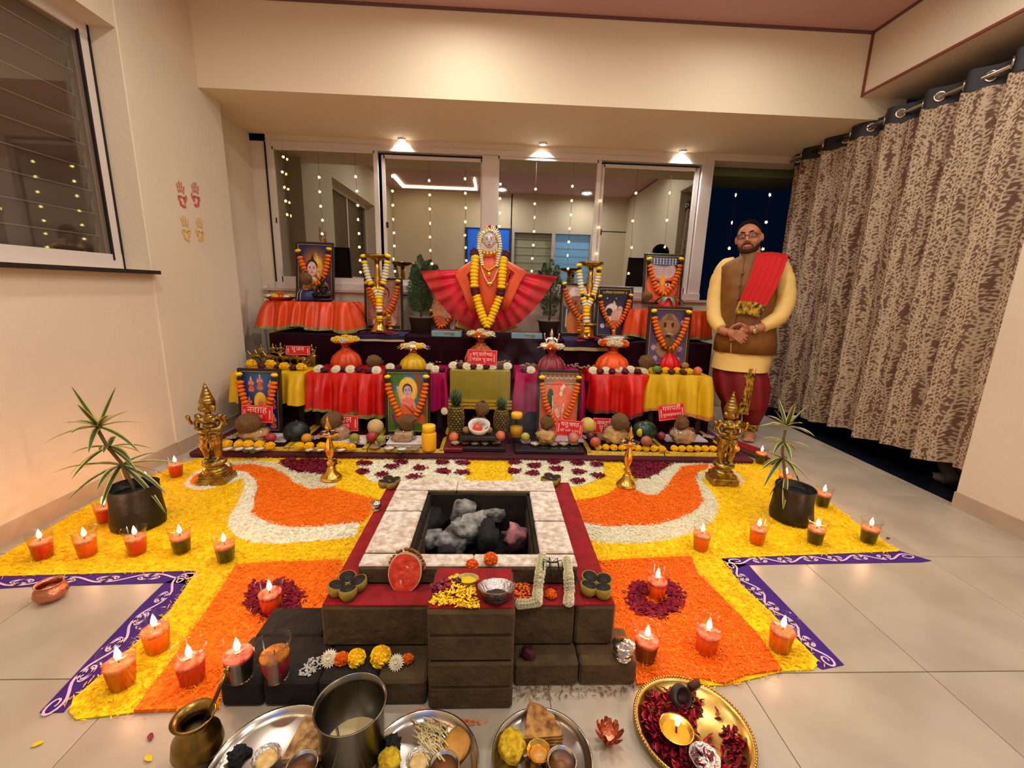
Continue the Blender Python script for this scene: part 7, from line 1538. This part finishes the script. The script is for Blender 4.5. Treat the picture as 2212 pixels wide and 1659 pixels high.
for k, (xs_) in (('l', [(1030, 562), (1010, 580), (998, 592), (1006, 612), (1016, 640), (1022, 668)]), ('r', [(1084, 562), (1106, 578), (1122, 588), (1112, 606), (1100, 635), (1090, 665)])):
    pts = [G(x, y, -.09) for x, y in xs_]; mb = MB(); rings = []
    for i, p in enumerate(pts): w_ = (.03, .055, .06, .055, .05, .04)[i]; rings.append([p+Vector((w_*math.cos(a), .035*math.sin(a)+.01*math.sin(3*a), .35*w_*math.sin(a))) for a in np.linspace(0, 2*PI, 14, endpoint=False)])
    mb.loft(rings).build('shoulder_drape', SARO, GOD)
SKN = mat('silver_face', (206, 192, 188), .3, metal=.15)
mb = MB(); fc = G(1057, 523, -.085); mb.blob(fc, (.048, .04, .062), 22, 14); mb.tube([fc+Vector((0, -.036, .015)), fc+Vector((0, -.048, -.012))], [.006, .010], 8); mb.blob(fc+Vector((0, -.034, -.032)), (.016, .010, .006), 10, 6)
for k in (-1, 1): mb.blob(fc+Vector((k*.019, -.033, .010)), (.011, .007, .006), 10, 6); mb.blob(fc+Vector((k*.05, 0, -.005)), (.012, .014, .022), 8, 6)
link('face', voxel(mb, .004, 2), GOD).data.materials.append(SKN)
f2 = MB()
for k in (-1, 1): f2.blob(fc+Vector((k*.019, -.0385, .010)), (.006, .003, .004), 8, 6); f2.tube([fc+Vector((k*.008, -.040, .022)), fc+Vector((k*.030, -.034, .024))], .002, 5)
f2.blob(fc+Vector((0, -.043, -.032)), (.010, .003, .0035), 8, 6); f2.build('painted_features', mat('face_paint', (70, 24, 24), .5), GOD)
cr = MB(); cc = G(1057, 517, -.05)
for j, (r, t_) in enumerate(((.075, .014), (.092, .013), (.108, .012))):
    for i in range(21): a = -.15+(PI+.3)*i/20; cr.blob(cc+Vector((r*.92*math.cos(a), .012*j, r*1.02*math.sin(a)-.01)), t_, 8, 6)
cr.build('silver_crown', mat('crown_silver_gilt', (206, 186, 140), .3, metal=1), GOD); MB().blob(cc+Vector((0, -.02, .10)), (.012, .008, .016), 10, 7).build('crown_gem', mat('red_gem', (190, 20, 40), .1), GOD)
def beads(pts, n, r, m, name):
    q, _ = resample(pts, n); mb = MB()
    for p in q: mb.blob(p, r, 8, 6)
    mb.build(name, m, GOD)
beads([G(1041, 545, -.10), G(1048, 549, -.115), G(1057, 551, -.12), G(1066, 549, -.115), G(1073, 544, -.10)], 6, .018, mat('gold_bead', (236, 190, 60), .25, metal=1), 'gold_bead_collar')
beads([G(1040, 565, -.10), G(1046, 578, -.13), G(1056, 586, -.14), G(1066, 580, -.13), G(1074, 570, -.10)], 16, .010, mat('gold_bead', (236, 190, 60), .25, metal=1), 'gold_necklace')
beads([G(1040, 578, -.11), G(1048, 600, -.14), G(1058, 617, -.145), G(1068, 602, -.14), G(1076, 582, -.11)], 22, .008, mat('pearl', (230, 206, 180), .3), 'pearl_necklace')
MB().blob(G(1057, 594, -.145), (.018, .008, .022), 12, 8).blob(G(1058, 613, -.148), (.03, .008, .014), 12, 8).build('pendant', mat('gold_bead', (236, 190, 60), .25, metal=1), GOD)
garland('white jasmine strings framing the silver face of the goddess', [([P(x, y, Y0-.11) for x, y in ((1043, 503), (1036, 518), (1034, 535), (1038, 552), (1042, 572))], 15, .019, 'w'), ([P(x, y, Y0-.11) for x, y in ((1070, 503), (1078, 515), (1081, 530), (1078, 552), (1074, 574))], 15, .019, 'w'), ([P(x, y, Y0-.07) for x, y in ((1040, 510), (1048, 501), (1057, 497), (1066, 500), (1074, 508))], 9, .015, 'w')], None)
sq = lambda i, n: 'm' if (i in (0, 1) or i >= n-2 or i in (n//2, n//2+1)) else 'y'
LP = [P(x, y, Y0-d) for x, y, d in ((1024, 545, .10), (1027, 560, .14), (1024, 590, .16), (1025, 622, .17), (1029, 640, .17), (1036, 665, .17), (1044, 688, .17), (1051, 704, .17))]
RP = [P(x, y, Y0-d) for x, y, d in ((1093, 548, .10), (1088, 562, .14), (1085, 590, .16), (1083, 622, .17), (1080, 640, .17), (1070, 665, .17), (1061, 688, .17), (1053, 704, .17))]
garland('long yellow garland with maroon tufts hanging down the goddess', [(LP, 23, .036, lambda i, n: 'm' if i in (0, 1, 11, 12) else 'y'), (RP, 23, .036, lambda i, n: 'm' if i in (0, 1, 11, 12) else 'y'), ([P(1050, 707, Y0-.17), P(1053, 709, Y0-.17), P(1056, 707, Y0-.17)], 3, .03, 'm')], None)
for x0, lb in ((1018, 'yellow folded cloth tucked under the fan sari at left'), (1100, 'yellow folded cloth tucked under the fan sari at right')):
    tag(MB().box((0, 0, .035), (.17, .05, .07), M=rotM(ry=.3 if x0 < 1050 else -.35), bev=.01).build('yellow_cloth', mat('pale_yellow_silk', (222, 190, 90), .5, var=.2, vs=9), None, P(x0 if x0 > 1050 else 1002, 712, Y0+.10)), lb, 'cloth')

# ================================================================ the standing man
YM = 3.38; root = F(1606, 942, 0); root.y = YM; root.z = 0
MAN = thing('person', 'smiling bearded man in glasses, brown vest, yellow tunic and red shawl by the curtain', 'person', root)
uM = Vector((root.x, root.y, 0)).normalized(); sM = Vector((uM.y, -uM.x, 0))       # he faces the photographer
def g(x, y, d=0):
    r_ = ray(x, y); t_ = (root-CP).dot(uM)/r_.dot(uM); return CP+r_*t_-root+uM*d
def ring(y, xl, xr, d, dy=0, n=28, pw=.85):
    a, b = g(xl, y), g(xr, y); c = (a+b)/2; w_ = (b-a).length/2; o = []
    for i in range(n):
        t = 2*PI*i/n; cs, sn = math.cos(t), math.sin(t); o.append(c+sM*(w_*abs(cs)**pw*(1 if cs > 0 else -1))+uM*(dy+d*abs(sn)**pw*(1 if sn > 0 else -1)))
    return o
SKIN = mat('brown_skin', (186, 122, 90), .5, var=.12, vs=14, sss=.08)
HC = g(1618, 514, 0); HR = Matrix.Translation(HC) @ Matrix.Rotation(-math.atan2(uM.x, uM.y)-.10, 4, 'Z') @ Matrix.Rotation(-.11, 4, 'Y') @ Matrix.Rotation(.04, 4, 'X')
Hh = lambda x, y, z: HR @ Vector((x, y, z))
bd = MB()
def eb(c, r, seg=18, rg=12): bd.blob((0, 0, 0), r, seg, rg, M=HR @ Matrix.Translation(c))
eb((0, .022, .028), (.086, .100, .105), 24, 16); eb((0, -.012, -.045), (.078, .082, .080), 24, 14); eb((0, -.03, -.085), (.055, .055, .042)); eb((0, -.035, .035), (.075, .06, .06))
for k in (-1, 1):
    eb((k*.040, -.066, -.032), (.034, .026, .030)); eb((k*.090, .008, -.008), (.012, .020, .032)); eb((k*.018, -.103, -.030), (.010, .012, .009)); eb((k*.034, -.078, .030), (.030, .014, .009))
bd.tube([Hh(0, -.088, .022), Hh(0, -.104, -.005), Hh(0, -.114, -.028)], [.010, .012, .016], 10)
eb((0, -.090, -.062), (.026, .010, .006)); eb((0, -.088, -.072), (.022, .010, .007))
bd.tube([g(1620, 535, .03), g(1620, 560, .03)], [.072, .078], 16)
tor = [(565, 1590, 1655, .09), (578, 1562, 1682, .11), (600, 1564, 1678, .13), (640, 1566, 1674, .14), (690, 1560, 1672, .15), (740, 1556, 1666, .15), (790, 1554, 1650, .13)]
bd.loft([ring(y, a, b, d)[::-1] for y, a, b, d in tor])
ARM_L = [(1572, 582, 0, .044), (1554, 612, -.005, .044), (1546, 655, -.02, .042), (1547, 690, -.09, .040), (1566, 712, -.185, .032), (1576, 714, -.2, .030)]
ARM_R = [(1678, 577, 0, .044), (1695, 612, -.005, .044), (1698, 652, -.02, .042), (1681, 688, -.09, .040), (1640, 706, -.185, .033), (1620, 709, -.20, .030)]
for A in (ARM_L, ARM_R): bd.tube([g(x, y, d) for x, y, d, r in A], [r for *_, r in A], 14)
# hands: right hand over left, five fingers each
def finger(pts, r): bd.tube([g(x, y, d) for x, y, d in pts], [r, r*.98, r*.9, r*.72][:len(pts)], 8); x, y, d = pts[-1]; bd.blob(g(x, y, d), r*.74, 8, 6)
bd.blob(g(1586, 716, -.215), (.042, .020, .034), 14, 9, M=None)
for i, (x0, y0, x1, y1, x2, y2) in enumerate(((1595, 710, 1607, 715, 1617, 722), (1596, 716, 1607, 722, 1615, 729), (1594, 721, 1604, 728, 1611, 734), (1591, 726, 1599, 732, 1605, 737))): finger([(1586, 714+3*i, -.215), (x0, y0, -.235), (x1, y1, -.238), (x2, y2, -.222)], .0105-.0005*i)
finger([(1578, 710, -.215), (1588, 701, -.235), (1596, 697, -.24), (1603, 695, -.235)], .0115)
bd.blob(g(1609, 710, -.195), (.038, .018, .034), 14, 9)
for i in range(4): finger([(1606, 708+4*i, -.19), (1596, 712+5*i, -.185), (1586, 716+5*i, -.19), (1580, 719+4*i, -.195)], .0100)
finger([(1615, 703, -.205), (1606, 697, -.215), (1598, 700, -.225)], .0110)
LEGS = [[(1588, 780, 0, .085), (1584, 850, .0, .065), (1583, 905, .01, .05), (1583, 930, .02, .04)], [(1630, 780, 0, .085), (1630, 850, .0, .065), (1622, 905, .01, .05), (1618, 930, .02, .042)]]
for A in LEGS: bd.tube([g(x, y, d) for x, y, d, r in A], [r for *_, r in A], 14)
for x in (1583, 1618):
    c = g(x, 938); c.z = .035; FM_ = Matrix.Translation(c) @ Matrix.Rotation(-math.atan2(uM.x, uM.y), 4, 'Z'); bd.blob((0, -.06, -.002), (.046, .115, .032), 16, 10, M=FM_); bd.blob((0, .03, .02), (.038, .045, .05), 12, 8, M=FM_)
    for q in range(5): bd.blob((-.034+.017*q, -.165+.006*abs(q-1), -.014), (.011, .018, .012), 8, 6, M=FM_)
link('body', voxel(bd, .0062, 3), MAN).data.materials.append(SKIN)
# hair, beard, brows, eyes, glasses
HAIR = mat('black_hair', (12, 10, 10), .95, spec=.15, bump=.5, bs=160)
hb_ = MB(); ml = lambda c, r, **k: hb_.blob((0, 0, 0), r, 22, 14, M=HR @ Matrix.Translation(c), **k)
def capcut(v): return 1.0
mb = MB(); vs = []; n, m = 30, 12
for j in range(m+1):
    for i in range(n):
        a = 2*PI*i/n; front = max(0, -math.sin(a)); lim = 1.80-.98*front**.9+.05*math.cos(2*a)*(1-front); ph = lim*j/m; r = (.0915, .107, .1105); vs.append(Hh(r[0]*math.sin(ph)*math.cos(a), .022+r[1]*math.sin(ph)*math.sin(a), .030+r[2]*math.cos(ph)+.007*noise.noise(Vector((i, j, 0))*.9)))
mb.add(vs, [(j*n+i, (j+1)*n+i, (j+1)*n+(i+1) % n, j*n+(i+1) % n) for j in range(m) for i in range(n)]); mb.build('hair', HAIR, MAN)
BRD = mat('beard', (46, 30, 24), .9, bump=.8, bs=200, rgb2=(74, 48, 38), vs=60); mb = MB(); vs = []; n, m = 28, 7
for j in range(m+1):
    for i in range(n+1):
        a = PI*i/n; q = j/m; z = -.044-.084*q-.046*math.sin(a)**2*(1-q); w_ = .080*(1-.5*q**2.2); d = .086*(1-.40*q**2.0); vs.append(Hh(w_*math.cos(a), -.004-d*math.sin(a)-.006*math.sin(a)*math.sin(PI*q), z))
mb.add(vs, [(j*(n+1)+i, j*(n+1)+i+1, (j+1)*(n+1)+i+1, (j+1)*(n+1)+i) for j in range(m) for i in range(n)]); mb.build('beard', BRD, MAN)
mb = MB()
for k in (-1, 1): mb.tube([Hh(0, -.104, -.046), Hh(k*.02, -.101, -.049), Hh(k*.036, -.089, -.060), Hh(k*.040, -.082, -.076)], [.004, .0045, .0036, .0025], 7)
mb.build('moustache', BRD, MAN)
MB().tube([Hh(-.033, -.089, -.057), Hh(-.016, -.1005, -.067), Hh(0, -.1035, -.071), Hh(.016, -.1005, -.067), Hh(.033, -.089, -.057)], [.002, .0058, .0072, .0058, .002], 8).build('lips', mat('lips', (186, 104, 92), .4), MAN)
EW, IRM = mat('eye_white', (206, 196, 186), .3), mat('iris', (28, 16, 12), .2)
for k in (-1, 1):
    MB().tube([Hh(k*.014, -.094, .034), Hh(k*.034, -.092, .041), Hh(k*.054, -.078, .034)], [.004, .005, .003], 6).build('eyebrow', HAIR, MAN)
    e_ = MB().blob((0, 0, 0), (.014, .008, .0065), 12, 8, M=HR @ Matrix.Translation((k*.034, -.086, .008))).build('eye', EW, MAN); MB().blob((0, 0, 0), (.0055, .003, .0055), 10, 6, M=HR @ Matrix.Translation((k*.034, -.0935, .008))).build('iris', IRM, e_)
gl = MB(); ln = MB()
for k in (-1, 1):
    pts = []
    for i in range(21): a = 2*PI*i/20; c_, s_ = math.cos(a), math.sin(a); pts.append(Hh(k*.036+.029*abs(c_)**.6*(1 if c_ > 0 else -1), -.106+.010*(abs(k*.036+.029*c_)/.06)**2, .006+.019*abs(s_)**.6*(1 if s_ > 0 else -1)))
    gl.tube(pts, .0022, 6, cap=False); ln.add(pts[:-1], [tuple(range(20))], 0, False); gl.tube([Hh(k*.064, -.095, .012), Hh(k*.088, -.05, .012), Hh(k*.093, .0, .006)], .002, 5)
gl.tube([Hh(-.008, -.107, .010), Hh(0, -.109, .013), Hh(.008, -.107, .010)], .002, 5); sp_ = gl.build('spectacles', mat('dark_spectacle_frame', (28, 24, 24), .3), MAN); ln.build('lens', clear_mat('lens', (.97, .96, .96), .02), sp_)
# clothes
VEST = mat('brown_vest', (132, 84, 26), .6, rgb2=(112, 70, 20), vs=10, sheen=.15, bump=.2, bs=90); TUN = mat('yellow_tunic', (234, 196, 112), .65, bump=.3, bs=22, var=.06, vs=8); DHO = mat('maroon_dhoti', (132, 14, 26), .6, var=.3, vs=8, bump=.15); SHW = mat('red_shawl', (190, 18, 22), .8, bump=.25, bs=120); BORD = mat('black_gold_border', (24, 18, 10), .6, rgb2=(206, 160, 24), vs=34, vdet=2)
vr = [(760, 1541, 1678, .180, -.004), (735, 1543, 1678, .186, -.006), (700, 1551, 1677, .19, -.008), (660, 1556, 1677, .186, -.008), (620, 1557, 1680, .172, -.004), (596, 1556, 1683, .155, 0), (578, 1554, 1688, .128, .004), (567, 1566, 1680, .112, .008), (560, 1583, 1664, .10, .012), (554, 1596, 1650, .09, .018), (546, 1598, 1644, .086, .022)]
MB().loft([[p+Vector((.004*math.sin(i*1.7+j), -.004*math.cos(i*2.1+j*1.3), 0)) for i, p in enumerate(ring(y, a, b, d, dy))][::-1] for j, (y, a, b, d, dy) in enumerate(vr)]).build('vest', VEST, MAN)
mb = MB()
for x, y in ((1606, 592), (1601, 618), (1597, 646), (1592, 672)): mb.blob(g(x, y, -.19 if y > 610 else -.165), (.012, .008, .012), 10, 7)
mb.build('button', mat('vest_button', (120, 74, 30), .3), MAN)
MB().tube([g(1610, 556, -.085), g(1604, 610, -.182), g(1598, 660, -.198), g(1590, 705, -.2), g(1582, 757, -.188)], .0025, 5).build('placket_seam', mat('seam', (90, 54, 16), .7), MAN)
def sleeve(pts, name):
    mb = MB(); q = []; rr = []
    for i in range(len(pts)-1):
        for s in np.linspace(0, 1, 7)[:-1]: q.append([pts[i][k]+(pts[i+1][k]-pts[i][k])*s for k in range(4)])
    q.append(list(pts[-1])); P3 = [g(x, y, d) for x, y, d, r in q]
    for _ in range(3): P3 = [P3[0]]+[(P3[i-1]+P3[i]*2+P3[i+1])/4 for i in range(1, len(P3)-1)]+[P3[-1]]
    rad = [r*(1+.022*math.sin(i*1.7)+.02*math.sin(i*2.9+1)) for i, (x, y, d, r) in enumerate(q)]
    mb.tube(P3, rad, 18); mb.build(name, TUN, MAN)
sleeve([(1588, 566, .02, .045), (1567, 574, .01, .062), (1553, 605, 0, .068), (1545, 650, -.02, .066), (1546, 688, -.09, .060), (1561, 708, -.16, .048)], 'sleeve'); sleeve([(1662, 562, .02, .045), (1684, 570, .01, .062), (1696, 605, 0, .070), (1699, 650, -.02, .068), (1682, 686, -.09, .062), (1646, 702, -.165, .050)], 'sleeve')
MB().loft([[p+uM*(.008*math.sin(i*1.2)*(j/3)) for i, p in enumerate(ring(y, a, b, d))] for j, (y, a, b, d) in enumerate(((745, 1547, 1672, .165), (765, 1543, 1670, .172), (782, 1539, 1666, .184), (796, 1536, 1661, .192)))], cap=False).build('tunic_skirt', TUN, MAN)
MB().tube([g(1583, 737, -.19), g(1582, 758, -.192)], .003, 5).build('tassel', TUN, MAN)
mb = MB(); rg = []
for y, a, b, d in ((772, 1552, 1650, .13), (792, 1541, 1656, .150), (815, 1539, 1664, .17), (850, 1545, 1664, .165), (876, 1560, 1658, .14)): rg.append([p+uM*(.016*math.sin(i*2*PI*9/36)) for i, p in enumerate(ring(y, a, b, d, n=36))])
mb.loft(rg, cap=False); mb.build('dhoti', DHO, MAN)
for A in (((1588, 835, .0, .105), (1581, 880, 0, .085), (1582, 915, .01, .06)), ((1634, 835, 0, .11), (1631, 880, 0, .09), (1622, 913, .01, .064))):
    o = MB().tube([g(x, y, d) for x, y, d, r in A], [r for *_, r in A], 16).build('dhoti_leg', DHO, MAN); x, y, d, r = A[-1]; MB().tube([g(x, y-3, d), g(x-1, y+17, d)], [r*1.02, r*.86], 16).build('hem_band', BORD, o)
MB().grid(lambda u, v: g(1612+22*u-16*v, 790+95*v, -.175+.02*math.sin(u*9+v*3)), 6, 14).build('dhoti_border', BORD, MAN)
def shawl(v0, v1, m, name, par=None, off=0):
    L = [(1655, 552, .12), (1640, 545, .02), (1634, 553, -.10), (1628, 580, -.165), (1615, 615, -.195), (1600, 650, -.212), (1589, 676, -.216)]; Rr = [(1712, 560, .11), (1703, 551, 0), (1700, 562, -.09), (1690, 590, -.155), (1675, 625, -.19), (1655, 660, -.208), (1642, 684, -.212)]
    a, _ = resample([g(*q) for q in L], 41); b, _ = resample([g(*q) for q in Rr], 41)
    def f(u, v): k = (v0+(v1-v0)*v)*40; i = min(int(k), 39); q = k-i; A = a[i].lerp(a[i+1], q); B = b[i].lerp(b[i+1], q); p = A.lerp(B, u); fo = .010*math.sin(u*2*PI*2.6+.4)+.006*math.sin(u*17+v*2); return p+uM*(-abs(fo)-.012+off)+Vector((0, 0, .012*math.sin(PI*u)))
    return MB().grid(f, 26, 30).build(name, m, par or MAN)
sh = shawl(0, .86, SHW, 'shawl'); shawl(.86, 1, BORD, 'shawl_border', sh)
wt = MB().merge(torus(.036, .006, 22, 6), Matrix.Translation(g(1631, 707, -.192)) @ Matrix.Rotation(1.35, 4, 'Y') @ Matrix.Rotation(.2, 4, 'Z')); wt.build('watch_strap', STEEL, MAN); MB().lathe([(0, 0), (.019, 0), (.019, .008), (.016, .01), (0, .01)], 20, M=Matrix.Translation(g(1632, 711, -.232)) @ Matrix.Rotation(1.5, 4, 'X')).build('watch_face', mat('watch_gold', (206, 180, 110), .25, metal=.8), MAN)

# ================================================================ thin incense smoke
def smoke(name, c, dim, dens, label):
    m = bpy.data.materials.new(name); m.use_nodes = True; nt = m.node_tree; nt.nodes.clear(); L = nt.links.new
    o = nt.nodes.new('ShaderNodeOutputMaterial'); v = nt.nodes.new('ShaderNodeVolumePrincipled'); v.inputs['Color'].default_value = (.9, .9, .92, 1)
    tc = nt.nodes.new('ShaderNodeTexCoord'); n = nt.nodes.new('ShaderNodeTexNoise'); n.inputs['Scale'].default_value = 2.6; n.inputs['Detail'].default_value = 4; n.inputs['Distortion'].default_value = 1.5
    r = nt.nodes.new('ShaderNodeMapRange'); r.inputs[1].default_value = .48; r.inputs[2].default_value = .78; r.inputs[4].default_value = dens
    L(tc.outputs['Object'], n.inputs['Vector']); L(n.outputs[0], r.inputs[0]); L(r.outputs[0], v.inputs['Density']); L(v.outputs[0], o.inputs['Volume'])
    q = MB().blob((0, 0, 0), dim, 20, 14, na=.3, nf=1.5).build(name, m, None, c); tag(q, label, 'smoke', None, 'stuff')
smoke('smoke', (.22, 3.0, .55), (.20, .16, .52), 1.6, 'thin incense smoke drifting up before the carved arch picture')
